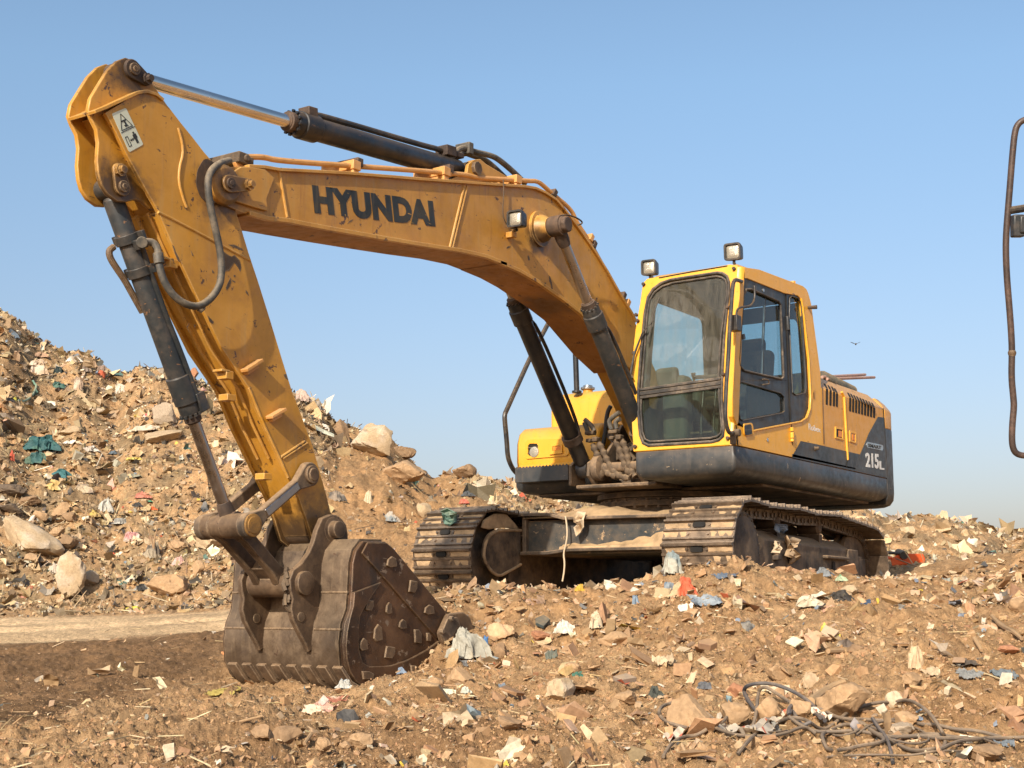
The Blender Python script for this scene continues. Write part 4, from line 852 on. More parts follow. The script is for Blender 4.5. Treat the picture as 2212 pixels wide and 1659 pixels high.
# hoses in the bay between tool box and cab
bay=[([CL(1070,670),CL(1085,700),CL(1110,760),CL(1120,800)],1,.020,'rail_black'),([CL(800,0),CL(900,230),CL(1010,530),CL(1090,640),CL(1150,690),CL(1200,780)],2,.022,'rail_black')]
def hoseX(pts,X,r,mat,name='hydraulic_hose',ribs=False,sm=2):
    m=MB(); P=[PX(p,X) for p in pts]
    if ribs:
        Q=P
        for _ in range(3):
            R=[Q[0]]
            for a,b in zip(Q,Q[1:]): R+=[a.lerp(b,.25),a.lerp(b,.75)]
            Q=R+[Q[-1]]
        Ln=sum((b-a).length for a,b in zip(Q,Q[1:])); k=int(Ln/.016); Q=resamp(Q,k)
        m.tube(Q,[r*(1.22 if (i//2)%2 else .86) for i in range(len(Q))],10)
    else: m.tube(P,r,10,smooth=sm)
    return m.build(name,mat,EX)
hoseX([CL(1075,680),CL(1090,720),CL(1115,780),CL(1125,830)],1.0,.022,'hose')
hoseX([CL(1080,640),CL(1130,680),CL(1180,730),CL(1210,800)],1.0,.022,'hose')
hoseX([CL(1560,540),CL(1470,600),CL(1420,650),CL(1420,700),CL(1450,780)],.9,.022,'hose')
hoseX([CL(1570,630),CL(1520,650),CL(1500,690),CL(1520,770)],.9,.022,'hose')
for pts in ([CL(1190,980),CL(1240,1100),CL(1300,1260),CL(1390,1370),CL(1440,1400),CL(1520,1420)],[CL(1270,960),CL(1330,1070),CL(1400,1230),CL(1480,1360),CL(1600,1440),CL(1700,1445)],[CL(1500,920),CL(1560,1050),CL(1610,1200),CL(1650,1320),CL(1740,1410)],[CL(1590,920),CL(1650,1050),CL(1680,1200),CL(1710,1330),CL(1780,1430)]):
    hoseX(pts,.97,.028,'dusty_hose',ribs=True)
m=MB()
for (x,y,w_,h_) in ((1160,825,75,28),(1150,930,40,28),(1235,915,45,35),(1485,810,75,28),(1465,895,38,25),(1560,885,45,35)):
    c=PX(CL(x,y),.99); m.obox(c,(0,1,0),(1,0,0),(0,.15,1),w_*.15624/255,.035,h_*.15624/255)
m.split('hose_clamp','dusty_hose',EX,bevel=.008)
hoseX([CL(1440,450),CL(1400,520),CL(1375,650),CL(1370,800),CL(1330,1000)],.7,.02,'rubber','hose')
m=MB(); c=PX(CL(1280,1370),.98); m.turned((c.x-.03,c.y-.02,c.z),(c.x+.08,c.y-.02,c.z),[(0,.04),(.005,.07),(.03,.07),(.06,.05),(.07,.03)]); m.build('pin_boss','dusty_hose',EX,bevel=.004)
m=MB(); m.box(.1,.12,-.4,.4,1.2,1.95); m.build('bay_panel','muddy_steel',EX)
m=MB(); c=PX(CL(1470,1180),.55); m.obox(c,(0,1,.5),(1,0,0),(0,-.5,1),.25,.02,.04); m.obox(c+V(.02,.1,.1),(0,1,-1),(1,0,0),(0,1,1),.2,.03,.03); m.box(.3,.5,.05,.38,1.2,1.5); m.build('valve_block','dusty_hose',EX,bevel=.01)
# ---------------- cab
def front_x(z): return 1.14+(2.93-z)*(1.37-1.14)/(2.93-1.35)
FN=V(1,0,(1.37-1.14)/(2.93-1.35)).normalized(); FP=V(1.14,0,2.93)
def PF(q,off=0): return PP(q,FP+FN*off,FN)
def fl(cf,pts,off=0): return [PF(cf(*p),off) for p in pts]
CY1=1.352; CY0=.405
# near side: outline & openings
so_=sidepoly(CH,[(975,188),(1010,185),(1430,345),(1458,368),(1472,400),(1492,480),(1540,840),(1562,1000),(1577,1430),(1583,1650),(940,1555),(930,1000)],CY1)
# snap the front edge to the front plane minus a 4 cm corner chamfer and bottom to the skirt
zb=1.352
Ptop=V(front_x(2.915)-.045,CY1,2.905)
def onside(cf,p): return PY(cf(*p),CY1)
rear_top=onside(CH,(1440,350)); 
outer=[V(front_x(zb)-.045,CY1,zb),Ptop]+[onside(CH,p) for p in ((1100,222),(1280,290),(1430,347),(1458,372),(1472,405),(1492,480),(1530,760),(1562,1000))]
xr=PY(CH(1575,1400),CY1).x
outer+=[V(xr,CY1,1.8),V(xr,CY1,zb)]
hole=[onside(CH,p) for p in ((962,320),(985,290),(1010,288),(1290,400),(1390,418),(1412,440),(1424,500),(1470,900),(1484,1180),(1480,1270),(1455,1340),(1410,1370),(1050,1440),(935,1395),(908,1330),(903,1180),(925,700))]
m=MB(); m.ringplate(outer,hole,(0,-.05,0),c=onside(CH,(1180,850))); cab=m.build('cab','cab_yellow',EX,bevel=.006)
# pale lip round the dark opening
m=MB(); m.tube([onside(CH,p)+V(0,.004,0) for p in ((1412,440),(1424,500),(1470,900),(1484,1180),(1480,1270),(1455,1340),(1410,1370),(1200,1410),(1050,1440))],.009,8); m.build('opening_lip','cab_yellow',cab)
# dark door skin with three windows
dk=[p+V(0,-.03,0) for p in hole]
w1=[(1003,372),(1040,372),(1245,462),(1262,490),(1284,1030),(1270,1050),(1180,1030),(985,985),(952,945),(948,900),(982,420)]
w2=[(942,1075),(965,1068),(1260,1155),(1288,1185),(1292,1290),(1278,1305),(975,1362),(955,1345),(945,1300)]
w3=[(1330,440),(1345,424),(1390,436),(1412,470),(1420,520),(1455,1115),(1448,1155),(1375,1170),(1352,1150),(1326,600)]
def dp(p,off=-.03): return PY(CH(*p),CY1+off)
# split the black zone into plates around each window
A_=[(962,320),(985,290),(1010,288),(1290,400),(1322,412),(1326,600),(1335,1050),(903,1050),(908,900),(925,700)]
def plate(out,inn,name,th=.02,off=-.012,mat='door_black',parent=None,c=None):
    m=MB(); m.ringplate([dp(p,off) for p in out],[dp(p,off) for p in inn],(0,-th,0),c=None if c is None else dp(c,off)); return m.build(name,mat,parent or cab,bevel=.002)
door=plate([(955,322),(978,294),(1008,290),(1290,402),(1300,406),(1322,1060),(901,1058),(908,900),(925,700)],w1,'door',c=(1120,700))
plate([(901,1058),(1322,1060),(1335,1392),(1050,1442),(932,1400),(905,1335),(902,1180)],w2,'door_panel',parent=door if False else cab,c=(1120,1210))
plate([(1304,408),(1390,418),(1412,440),(1424,500),(1470,900),(1484,1180),(1480,1270),(1455,1340),(1410,1372),(1339,1388),(1326,1060)],w3,'quarter_panel',c=(1390,820))
m=MB(); m.tube([dp(p,-.008) for p in ((1302,410),(1312,760),(1324,1060),(1337,1390))],.006,6); m.build('door_seam','hole',cab)
m=MB(); m.tube([dp(p,-.006) for p in w1]+[dp(w1[0],-.006)],.010,8); m.build('window_gasket','gasket',cab)
m=MB(); m.tube([dp(p,-.008) for p in w2]+[dp(w2[0],-.008)],.007,8); m.tube([dp(p,-.008) for p in w3]+[dp(w3[0],-.008)],.007,8); m.build('window_gasket','door_black',cab)
for w_,nme in ((w1,'door_window'),(w2,'door_window'),(w3,'side_window')):
    m=MB(); m.prism([dp(p,-.026) for p in w_],(0,-.004,0)); m.build(nme,'door_glass',cab,smooth=False)
m=MB(); m.tube([dp((1140,420),-.035),dp((1120,1010),-.035)],.012,6); m.build('window_divider','door_black',cab)
# yellow lower door part is the cab plate itself; handle, hinge, lock
m=MB(); m.prism(rnd([PY(CO(*p),CY1) for p in ((1495,880),(1600,868),(1622,900),(1630,1035),(1530,1055),(1505,1020))],.015),(0,.012,0)); dh=m.build('door_handle','cab_yellow',cab,bevel=.003)
m=MB(); m.prism(rnd([PY(CO(*p),CY1+.012) for p in ((1512,905),(1595,885),(1612,905),(1620,1025),(1532,1045),(1515,1000))],.012),(0,.004,0)); m.prism([PY(CO(*p),CY1+.016) for p in ((1525,965),(1608,955),(1612,990),(1528,1000))],(0,.008,0)); m.build('handle_recess','door_black',cab,bevel=.002)
m=MB()
for a,b in ((( 2170,930),(2175,985)),((2175,1000),(2177,1080)),((2177,1090),(2177,1130))): m.cyl(PY(CO(*a),CY1+.012),PY(CO(*b),CY1+.012),.018,12)
m.build('hinge','cab_yellow',cab,bevel=.003)
m=MB(); m.tube([PY(CO(2165,890),CY1+.002),PY(CO(2185,1180),CY1+.002)],.003,6); m.tube([PY(CO(1400,900),CY1+.002),PY(CO(1425,1180),CY1+.002)],.006,6); m.build('door_seam','hole',cab)
m=MB(); p=PY(CO(1833,1105),CY1); m.cyl(p,p+V(0,.006,0),.018,12); m.build('keyhole','badge',cab,bevel=.002)
m=MB(); p=dp((1130,380),-.012); m.cyl(p,p+V(0,.006,0),.016,12); m.build('lock_disc','badge',cab)
m=MB(); m.cyl(dp((1312,575),.0),dp((1318,680),.0),.018,10); m.build('hinge','door_black',cab,bevel=.003)
m=MB()
for x,y in ((1125,1050),(1125,1090)): 
    a=dp((x,y),-.01); m.tube([a,a+V(0,.02,0),dp((x+45,y+(6 if y<1070 else -4)),.01)],.005,6)
m.tube([dp((1125,1050),.008),dp((1170,1056),.01),dp((1175,1085),.01),dp((1128,1092),.008)],.006,6); m.build('window_handle','dusty_hose',cab)
m=MB(); p=dp((970,730),-.012); m.prism(rnd([dp(q,-.02) for q in ((963,712),(978,708),(983,750),(966,755))],.01),(0,.02,0)); m.build('window_latch','door_black',cab,bevel=.003)
# front face
fo=fl(CH,[(893,1556),(880,1300),(868,1000),(880,600),(935,182),(870,182),(840,195),(350,272),(250,292),(225,320),(212,400),(170,640),(125,1050),(122,1120),(150,1610)])
fo[0]=V(front_x(zb),CY1-.045,zb); fo[-1]=V(front_x(zb),fo[-1].y,zb)
zt_=2.915
fo2=[V(front_x(zb),CY1-.045,zb),V(front_x(zt_),CY1-.045,zt_),PF(CH(880,182)),PF(CH(330,278)),PF(CH(255,290)),PF(CH(222,325)),PF(CH(200,480)),PF(CH(165,680)),PF(CH(130,1000)),PF(CH(124,1120)),V(front_x(zb),PF(CH(150,1608)).y,zb)]
fh=[(785,246),(825,252),(858,275),(872,320),(872,380),(838,700),(822,1000),(817,1200),(832,1430),(826,1480),(795,1508),(740,1522),(265,1550),(225,1530),(203,1470),(188,1300),(190,1100),(205,900),(237,560),(262,430),(300,370),(360,325),(440,298)]
m=MB(); m.ringplate(fo2,fl(CH,fh),-FN*.05,c=PF(CH(520,900))); m.build('front_frame','cab_yellow',cab,bevel=.006)
# corner post between front and side
m=MB(); m.loft([[V(front_x(z),CY1-.046,z),V(front_x(z)-.008,CY1-.018,z),V(front_x(z)-.022,CY1-.006,z),V(front_x(z)-.046,CY1,z),V(front_x(z)-.08,CY1-.03,z),V(front_x(z)-.03,CY1-.09,z)] for z in (zb,zt_-.01)],caps=True); m.build('corner_post','cab_yellow',cab)
# gasket & glass
fg=fl(CH,fh,.004); m=MB(); m.tube(fg+[fg[0]],.013,8); m.build('window_gasket','gasket',cab)
cc=PF(CH(520,900))
inner2=[p+(cc-p).normalized()*.035 for p in fl(CH,fh,-.004)]
m=MB(); m.tube([p for p in inner2]+[inner2[0]],.009,8); m.build('window_frame','gasket',cab)
gl1=[(785,246),(825,252),(858,275),(872,320),(872,380),(838,700),(822,1000),(818,1075),(205,1160),(190,1150),(190,1100),(205,900),(237,560),(262,430),(300,370),(360,325),(440,298)]
gl2=[(817,1080),(817,1200),(832,1430),(826,1480),(795,1508),(740,1522),(265,1550),(225,1530),(203,1470),(188,1300),(188,1168)]
m=MB(); m.prism(fl(CH,gl1,-.015),-FN*.005); m.build('windshield','windshield',cab,smooth=False)
m=MB(); m.prism(fl(CH,gl2,-.015),-FN*.005); m.build('lower_windshield','lower_glass',cab,smooth=False)
m=MB()
a=PF(CH(205,1152),.0);b=PF(CH(815,1068),.0); u_=(b-a).normalized(); w_=FN.cross(u_)
for dz,h_,off in ((.022,.012,.014),(-.012,.018,.006),(-.045,.012,.0)): m.obox((a+b)/2+w_*(-dz if w_.z<0 else dz)+FN*off,u_,FN,w_,(b-a).length/2,.012,h_)
m.build('crossbar','gasket',cab,bevel=.004)
# roof
rt_=[V(front_x(2.9)-.02,CY1-.05,2.90),V(rear_top.x+.0,CY1-.05,rear_top.z-.02),V(rear_top.x,.46,rear_top.z-.02),V(front_x(2.9)-.02,.47,2.90)]
m=MB(); m.loft([[V(p.x,p.y,p.z) for p in rt_],[V(p.x*1+(.0),p.y,p.z+.025) for p in rt_],[(p*.94+sum(rt_,Vector())/4*.06)+V(0,0,.045) for p in rt_]]); m.build('roof','body_yellow',cab,bevel=.008)
m=MB(); m.prism([V(front_x(2.9)-.04,.46,2.87),V(-.3,.46,2.87),V(-.3,1.31,2.87),V(front_x(2.9)-.04,1.31,2.87)],(0,0,.02)); m.build('headliner','interior',cab)
lipm=MB(); lipm.tube([PF(CH(345,285),.002),PF(CH(600,238),.002),PF(CH(860,195),.002)],.006,6); lipm.build('roof_seam','hole',cab)
# inner (boom side) wall and rear wall with windows
xi=-.50
ow=[V(1.33,CY0,zb),V(1.14,CY0+.05,2.86),V(-.30,CY0+.05,2.86),V(xi,CY0,zb)]
ih=[V(1.20,CY0+.01,1.75),V(1.08,CY0+.045,2.72),V(.12,CY0+.045,2.72),V(.02,CY0+.01,1.75)]
m=MB(); m.ringplate(ow,rnd(ih,.08),(0,.035,0)); m.build('inner_wall',['interior'],cab,bevel=.003)
m=MB(); m.prism(rnd(ih,.08),(0,.004,0)); m.build('side_window','clear_glass',cab,smooth=False)
ow=[V(xi,CY0,zb),V(-.30,CY0+.05,2.86),V(-.30,1.32,2.86),V(xi,1.33,zb)]
ih=[V(-.47,.52,1.95),V(-.33,.55,2.72),V(-.33,1.22,2.72),V(-.47,1.22,1.95)]
m=MB(); m.ringplate(ow,rnd(ih,.08),(.035,0,0)); m.build('rear_wall','interior',cab,bevel=.003)
m=MB(); m.prism(rnd(ih,.08),(.004,0,0)); m.build('rear_window','clear_glass',cab,smooth=False)
m=MB(); m.prism([V(xi-.012,CY0-.004,zb),V(-.315,CY0+.046,2.88),V(-.315,1.325,2.88),V(xi-.012,1.335,zb),V(xi-.012,1.335,1.93),V(-.475,1.24,1.93),V(-.335,1.24,2.74),V(-.335,.53,2.74),V(-.475,.50,1.93),V(xi-.012,.50,1.6)],(.008,0,0)); 
m=MB(); m.box(xi,1.32,CY0,1.30,1.348,1.40); m.build('cab_floor','interior',cab)
# seat, consoles, levers
def soft(cx,cy,cz,hx,hy,hz,name,mat,parent,tilt=0,bev=.05):
    m=MB(); m.box(-hx,hx,-hy,hy,-hz,hz); Rm=Matrix.Rotation(tilt,4,'Y'); m.v=[tuple(Rm@Vector(p)+V(cx,cy,cz)) for p in m.v]; return m.build(name,mat,parent,bevel=bev,seg=3)
seat=soft(.22,.86,1.86,.25,.25,.07,'operator_seat','seat_fabric',EX)
soft(.0,.86,2.14,.06,.24,.25,'backrest','seat_fabric',seat,-.2); soft(-.08,.86,2.42,.05,.14,.10,'headrest','seat_fabric',seat,-.15); soft(.2,.86,1.62,.2,.2,.2,'seat_base','interior',seat,0,.02)
for y in (.55,1.17): soft(.28,y,1.84,.30,.085,.16,'console','interior_light' if y<.8 else 'interior',seat,0,.04)
for y in (.56,1.17):
    m=MB(); m.tube([V(.50,y,1.98),V(.53,y,2.08),V(.54,y,2.14)],[.012,.012,.024],8); m.build('control_lever','rubber',seat)
soft(.93,.60,1.75,.09,.12,.30,'console','interior_light',seat,0,.05)
soft(1.0,.55,2.0,.05,.10,.12,'monitor','interior_light',seat,.3,.03)
m=MB()
for y in (.86,.98):
    m.tube([V(1.0,y,1.42),V(1.0,y,1.62),V(.93,y,1.95),V(.90,y,2.02)],.010,8); 
m.tube([V(.90,.76,2.03),V(.90,1.09,2.02)],.018,8); m.build('travel_lever','rail_black',seat)
for y in (.86,.98): soft(1.06,y,1.47,.08,.045,.012,'pedal','rubber',seat,-.5,.006)
soft(.35,.9,2.5,.03,.03,.03,'speaker_pod','interior',seat,0,.01)
# wiper, mirror frame, lights, bolts
m=MB(); m.tube(fl(CH,[(142,1045),(130,1015),(160,850),(215,705),(270,640)],.05),[.016,.014,.009,.006,.005],6); m.tube(fl(CH,[(345,440),(300,560),(262,782)],.03),.006,6); m.tube(fl(CH,[(150,900),(225,690),(300,610)],.045),.004,6); m.build('wiper','rubber',cab)
m=MB()
for x,y in ((233,337),(915,220),(178,568),(190,612),(160,855),(142,1045),(145,1095),(170,1560),(868,510),(835,1015),(868,1497)):
    c=PF(CH(x,y),0); m.cyl(c,c+FN*.028,.016,6)
m.split('bolt','grease',cab,bevel=.002)
mr=[(CN(1475,205),1.36),(CN(1430,188),1.40),(CN(1392,180),1.42),(CN(1365,215),1.42),(CN(1352,300),1.42),(CN(1330,600),1.42),(CN(1310,900),1.42),(CN(1300,1150),1.42),(CO(1285,100),1.42),(CO(1268,300),1.42),(CO(1255,600),1.42),(CO(1252,780),1.42),(CO(1268,900),1.42),(CO(1290,980),1.42),(CO(1320,1015),1.42),(CO(1370,1005),1.37)]
m=MB(); m.tube([PY(p,y) for p,y in mr],.017,10,smooth=2); m.build('mirror_rail','rail_black',EX)
m=MB(); p=PY(CO(1365,1005),1.38); m.cyl(p-V(.02,0,.0),p+V(-.02,.05,0),.032,12); m.obox(p+V(.01,0,-.05),(1,0,0),(0,1,0),(0,0,1),.025,.02,.05); m.build('rail_flange','dusty_hose',EX,bevel=.008)
p=PY(CN(1385,785),1.41); m=MB(); m.obox(p,(1,0,0),(0,1,0),(0,0,1),.045,.04,.065); m.tube([PY(CN(*q),1.43) for q in ((1408,710),(1406,640),(1420,590),(1455,562),(1560,552),(1610,535),(1650,480),(1662,400),(1655,262))],.010,8,smooth=1); m.build('mirror_bracket','rail_black',EX,bevel=.006)
c=PF(CH(277,212),-.06); work_light(c,.14,(.99,.10,.0),EX,[c+V(0,0,-.10),PF(CH(295,280),-.03)])
c=PF(CH(908,92),-.06); work_light(c,.15,(.99,.08,-.05),EX,[c+V(0,0,-.10),PF(CH(915,178),-.04)])
p=onside(CH,(1468,510)); m=MB(); m.tube([p-V(0,.02,0),p+V(-.02,.08,.0)],[.014,.02],8); m.build('rear_hook','grease',cab)
p=onside(CH,(1390,332)); m=MB(); m.cyl(p-V(0,.05,0.01),p+V(0,-.05,.03),.03,8); m.build('roof_boss','body_yellow',cab)

# ================================================================== GROUND
# control points: known heights (x,y,z); TPS through them gives the lie of the land
def cpd(u,v,d): p=PD((u,v),d); return (p.x,p.y,p.z)
CPT=[]
for u in (-300,200,700,1200,1700,2200,2600): CPT.append(cpd(u,1665,5.4))
for u in (-300,700,1700,2600): p=PD((u,1659),3.0); CPT.append((p.x,p.y,-.95))
for u in (-300,1100,2600): p=PD((u,1659),1.0); CPT.append((p.x,p.y,-1.35))
CPT+=[(14,7.8,-1.45),(17,4,-1.5),(13,12,-1.4),(20,12,-1.5)]
for u,v,d in ((-350,1520,8.2),(0,1520,8.0),(350,1500,8.2),(640,1500,8.5),(1050,1500,7.7),(1400,1500,7.2),(1750,1500,6.8),(2100,1480,6.6),(2500,1460,6.5),
  (0,1440,9.6),(350,1420,10),(-350,1450,9.8),(0,1378,12),(350,1366,12),(480,1362,12),(-350,1392,12),(0,1345,14.5),(480,1322,15),(-400,1360,14.5),
  (950,1410,9.2),(1150,1390,9.3),(1400,1380,8.8),(1700,1380,8.3),(2000,1370,8.0),(2300,1340,7.8),(2600,1320,7.8),
  (1000,1330,9.9),(1200,1310,10.0),(1450,1290,9.6),(1700,1310,9.6),(1950,1300,9.6),(2212,1290,9.4),(2600,1250,9.4),
  (930,1296,10.6),(1060,1277,10.5),(1250,1283,10.5),(1400,1268,10.3),(1460,1238,10.1),(1540,1232,10.0),(1600,1240,10.3),(1700,1262,10.8),(1800,1290,11.4),(1880,1305,12.2),
  (1970,1290,13.0),(2212,1225,12.5),(2600,1190,12.5),(2060,1245,14.5),(2000,1215,17),(2212,1185,18),(2500,1160,18),
  (1950,1180,24),(2212,1170,26),(2600,1150,26),(1900,1150,30)): CPT.append(cpd(u,v,d))
def cpm(x,y,z): p=TR(x,y,0); CPT.append((p.x,p.y,z))
for x in (-1.6,0,1.5):
    for y in (-1.2,1.2): cpm(x,y,.0)
cpm(0,0,-.02); cpm(-2.6,0,.05); cpm(-2.5,-1.8,.15); cpm(0,-2.2,.1); cpm(2.0,0,0.02); cpm(2.3,-1.2,.0); cpm(2.25,1.2,.1); cpm(2.2,-2.2,.05)
CPT+=[(4.86,.5,-.50),(4.86,-.5,-.50),(4.5,0,-.38),(5.2,-.3,-.50)]
# heap on the left and behind
for u,v,d in ((-400,1330,17),(0,1303,17.5),(250,1300,17.5),(480,1285,17.5),(650,1270,16.5),(880,1270,15.2),
  (-400,1180,19.5),(0,1200,19.5),(250,1200,20),(480,1180,19.5),(760,1180,18),(900,1180,17),
  (-400,900,24),(0,1000,23),(250,1020,23.5),(450,1020,23),(700,1020,22),(860,1080,21),(1000,1110,21),
  (-400,560,30),(0,668,30),(65,722,29.5),(120,775,29),(200,800,28.5),(245,845,28),(310,808,28),(350,832,28),(443,850,28),(550,858,28),(660,868,28),(716,905,27.5),(760,930,26),(850,965,25.5),(910,1015,25.5),(981,1016,26),(1050,1026,27),(1150,1030,28),(1300,1040,29),
  (1200,1110,22),(1300,1100,23),(1500,1100,26),(1700,1095,30),(1850,1090,36),(1915,1114,40),(1970,1099,46),(2060,1118,50),(2212,1142,56),(2500,1130,58)): CPT.append(cpd(u,v,d))
for u in (-400,0,250,450,716,910,1150,1500): 
    p=PD((u,1304),37); CPT.append((p.x,p.y,1.0))
for u in (-800,0,800,1500,2300,3000): p=PD((u,1304),85); CPT.append((p.x,p.y,.0))
CPT+=[(40,10,-1.5),(20,35,-1.2),(5,22,-.3),(30,-25,-1),(8,-22,2.0)]
CP_=np.array(CPT); _n=len(CP_); _xy=CP_[:,:2]/10
def _U(r2): return np.where(r2>1e-12,.5*r2*np.log(np.maximum(r2,1e-12)),0)
_K=_U(((_xy[:,None]-_xy[None])**2).sum(-1))+np.eye(_n)*1e-3
_P=np.c_[np.ones(_n),_xy]; _A=np.zeros((_n+3,_n+3)); _A[:_n,:_n]=_K; _A[:_n,_n:]=_P; _A[_n:,:_n]=_P.T
_W=np.linalg.solve(_A,np.r_[CP_[:,2],0,0,0])
def base_h(x,y):
    x=np.asarray(x,float).ravel();y=np.asarray(y,float).ravel(); out=np.empty(len(x))
    for i in range(0,len(x),20000):
        q=np.c_[x[i:i+20000],y[i:i+20000]]/10
        out[i:i+20000]=_U(((q[:,None]-_xy[None])**2).sum(-1))@_W[:_n]+_W[_n]+q@_W[_n+1:]
    r=np.hypot(x-CAM.x,y-CAM.y); k=np.clip((r-70)/40,0,1)
    return out*(1-k)
def _hash(ix,iy,s):
    h=(ix.astype(np.int64)*374761393+iy.astype(np.int64)*668265263+s*1442695041)&0xffffffff
    h=((h^(h>>13))*1274126177)&0xffffffff; return ((h^(h>>16))&0xffffff)/float(0xffffff)
def vnoise(x,y,s=0):
    ix=np.floor(x);iy=np.floor(y);fx=x-ix;fy=y-iy;fx=fx*fx*(3-2*fx);fy=fy*fy*(3-2*fy)
    a=_hash(ix,iy,s);b=_hash(ix+1,iy,s);c=_hash(ix,iy+1,s);d=_hash(ix+1,iy+1,s)
    return (a*(1-fx)+b*fx)*(1-fy)+(c*(1-fx)+d*fx)*fy
def fbm(x,y,f,octs,s=0,rid=False):
    t=0;a=1;n=0
    for o in range(octs):
        c,d=math.cos(o*1.3),math.sin(o*1.3)
        v=vnoise((x*c-y*d)*f+7.3*o,(x*d+y*c)*f-3.1*o,s+o)
        v=1-abs(2*v-1) if rid else v
        t=t+(v-.5)*a; n+=a; a*=.55; f*=2.03
    return t/n
def smst(a,b,x): t=np.clip((x-a)/(b-a),0,1); return t*t*(3-2*t)
fwh=np.array([FW.x,FW.y])/math.hypot(FW.x,FW.y); rth=np.array([fwh[1],-fwh[0]])
def dl(x,y):  # depth and lateral, metres on the ground, measured from where the photographer stood
    return (x-CAM.x)*fwh[0]+(y-CAM.y)*fwh[1],(x-CAM.x)*rth[0]+(y-CAM.y)*rth[1]
def zones(x,y):
    d,l=dl(x,y)
    edge=(fbm(x,y,.5,3,77))*1.6
    edge=edge+fbm(x,y,3.5,3,79)*.7
    road=smst(10.5,12.0,d+edge)*(1-smst(15.2,16.6,d+edge*.5+np.maximum(0,(l+1.5))*.9))*(1-smst(-2.6,-1.5,l+edge*.6))
    heap=smst(15.8,18.5,d+edge)
    dlo=5.9+np.maximum(0,l+2.5)*4.2; dark=smst(-.3,.5,d+edge*.5-dlo)*(1-smst(11.2,11.9,d+edge*.6))*(1-smst(-2.3,-1.5,l+edge*.3))
    under=((abs(x)<2.6)&(abs(y)<1.8)).astype(float)
    return d,l,road,heap,dark,under
CREST=[(-0.3698, 0.14), (-0.348, -0.21), (-0.3306, -0.24), (-0.3163, -0.01), (-0.3036, -0.15), (-0.2878, -0.42), (-0.2731, -0.04), (-0.2574, 0.05), (-0.2216, 0.01), (-0.1577, 0.26), (-0.1377, 0.06), (-0.1253, -0.29), (-0.1096, -0.21), (-0.0899, -0.07), (-0.0668, -0.57), (-0.0554, -0.61), (-0.0343, -0.22), (-0.0123, -0.22), (0.2507, -0.01), (0.2677, -0.45), (0.2851, -0.4), (0.3092, -0.58), (0.3426, -1.03), (0.356, -1.41), (0.3677, -1.28)]
def height(x,y,detail=True):
    x=np.asarray(x,float).ravel();y=np.asarray(y,float).ravel()
    h=base_h(x,y); d,l,road,heap,dark,under=zones(x,y)
    if CREST: h=h+np.interp(l/np.maximum(d,1),[c[0] for c in CREST],[c[1] for c in CREST])*smst(18,27,d)*(1-smst(60,75,d))
    rough=(1-road*.88)*(1-under*.7)*(1-dark*.45)
    h=h+fbm(x,y,.9,3,5)*.10*rough+heap*(fbm(x,y,.5,4,9)*.6*(1-.6*smst(3,8,l))+fbm(x,y,1.6,3,19,True)*.16-.12)
    h=h+fbm(x,y,4,4,11,True)*(.075+.08*heap)*rough
    nearf=1-smst(15,17,d)
    h=h+nearf*rough*(np.maximum(0,fbm(x,y,2.3,3,71))*.22+np.maximum(0,fbm(x,y,7.5,3,73))*.10)
    if detail: h=h+(fbm(x,y,17,3,13,True)*.045+fbm(x,y,34,3,14,True)*.022*nearf)*(rough+.10)+fbm(x,y,70,2,15,True)*.012*(rough+.2)
    h=h+road*(.035*np.sin(d*5.2+fbm(l,d,.4,2,83)*3)*smst(.2,.8,fbm(l*.3,d*.2,1,2,87)+.5)+fbm(l*.6,d*3.,1.5,3,85)*.06)
    return h
# polar sheet centred on the viewer's standing point: fine where things are near, reaching past the horizon
TH0=math.atan2(fwh[1],fwh[0])
ths=np.concatenate([np.linspace(-180,-60,25)[:-1],np.linspace(-60,-26,60)[:-1],np.linspace(-26,26,900),np.linspace(26,60,60)[1:],np.linspace(60,180,25)[1:]])
rs_=np.concatenate([[.05,.6,1.2,1.8,2.4,2.9],np.geomspace(3.3,42,760),np.geomspace(43,900,60)])
TT,RR_=np.meshgrid(np.radians(ths)+TH0,rs_,indexing='xy')
GX=CAM.x+RR_*np.cos(TT);GY=CAM.y+RR_*np.sin(TT)
GZ=height(GX,GY).reshape(GX.shape)
nr,nc=GX.shape
idx=np.arange(nr*nc).reshape(nr,nc); fa=np.stack([idx[:-1,:-1],idx[:-1,1:],idx[1:,1:],idx[1:,:-1]],-1).reshape(-1,4)
def np_mesh(name,co,faces,mats,cols=None,mi=None,smooth=False):
    me=bpy.data.meshes.new(name); me.vertices.add(len(co)); me.vertices.foreach_set('co',co.astype(np.float32).ravel())
    k=faces.shape[1]; me.loops.add(faces.size); me.loops.foreach_set('vertex_index',faces.astype(np.int32).ravel())
    me.polygons.add(len(faces)); me.polygons.foreach_set('loop_start',np.arange(0,faces.size,k,dtype=np.int32)); 
    me.polygons.foreach_set('use_smooth',np.full(len(faces),bool(smooth)))
    for m in mats: me.materials.append(m)
    if cols is not None:
        a=me.color_attributes.new('tone','FLOAT_COLOR','POINT'); a.data.foreach_set('color',np.c_[cols,np.ones(len(cols))].astype(np.float32).ravel())
    me.update(calc_edges=True); me.validate(); return me
d,l,road,heap,dark,under=[a for a in zones(GX.ravel(),GY.ravel())]
tan=np.array([.47,.30,.165]);pale=np.array([.60,.44,.28]);brown=np.array([.27,.165,.09]);redb=np.array([.40,.235,.115]);grey=np.array([.25,.185,.115])
gx,gy=GX.ravel(),GY.ravel()
n1=np.clip(fbm(gx,gy,.6,4,31)*2.2+.5,0,1)[:,None];n2=np.clip(fbm(gx,gy,3.,4,37)*2.4+.5,0,1)[:,None];n3=np.clip(fbm(gx,gy,14.,3,41)*2.4+.5,0,1)[:,None]
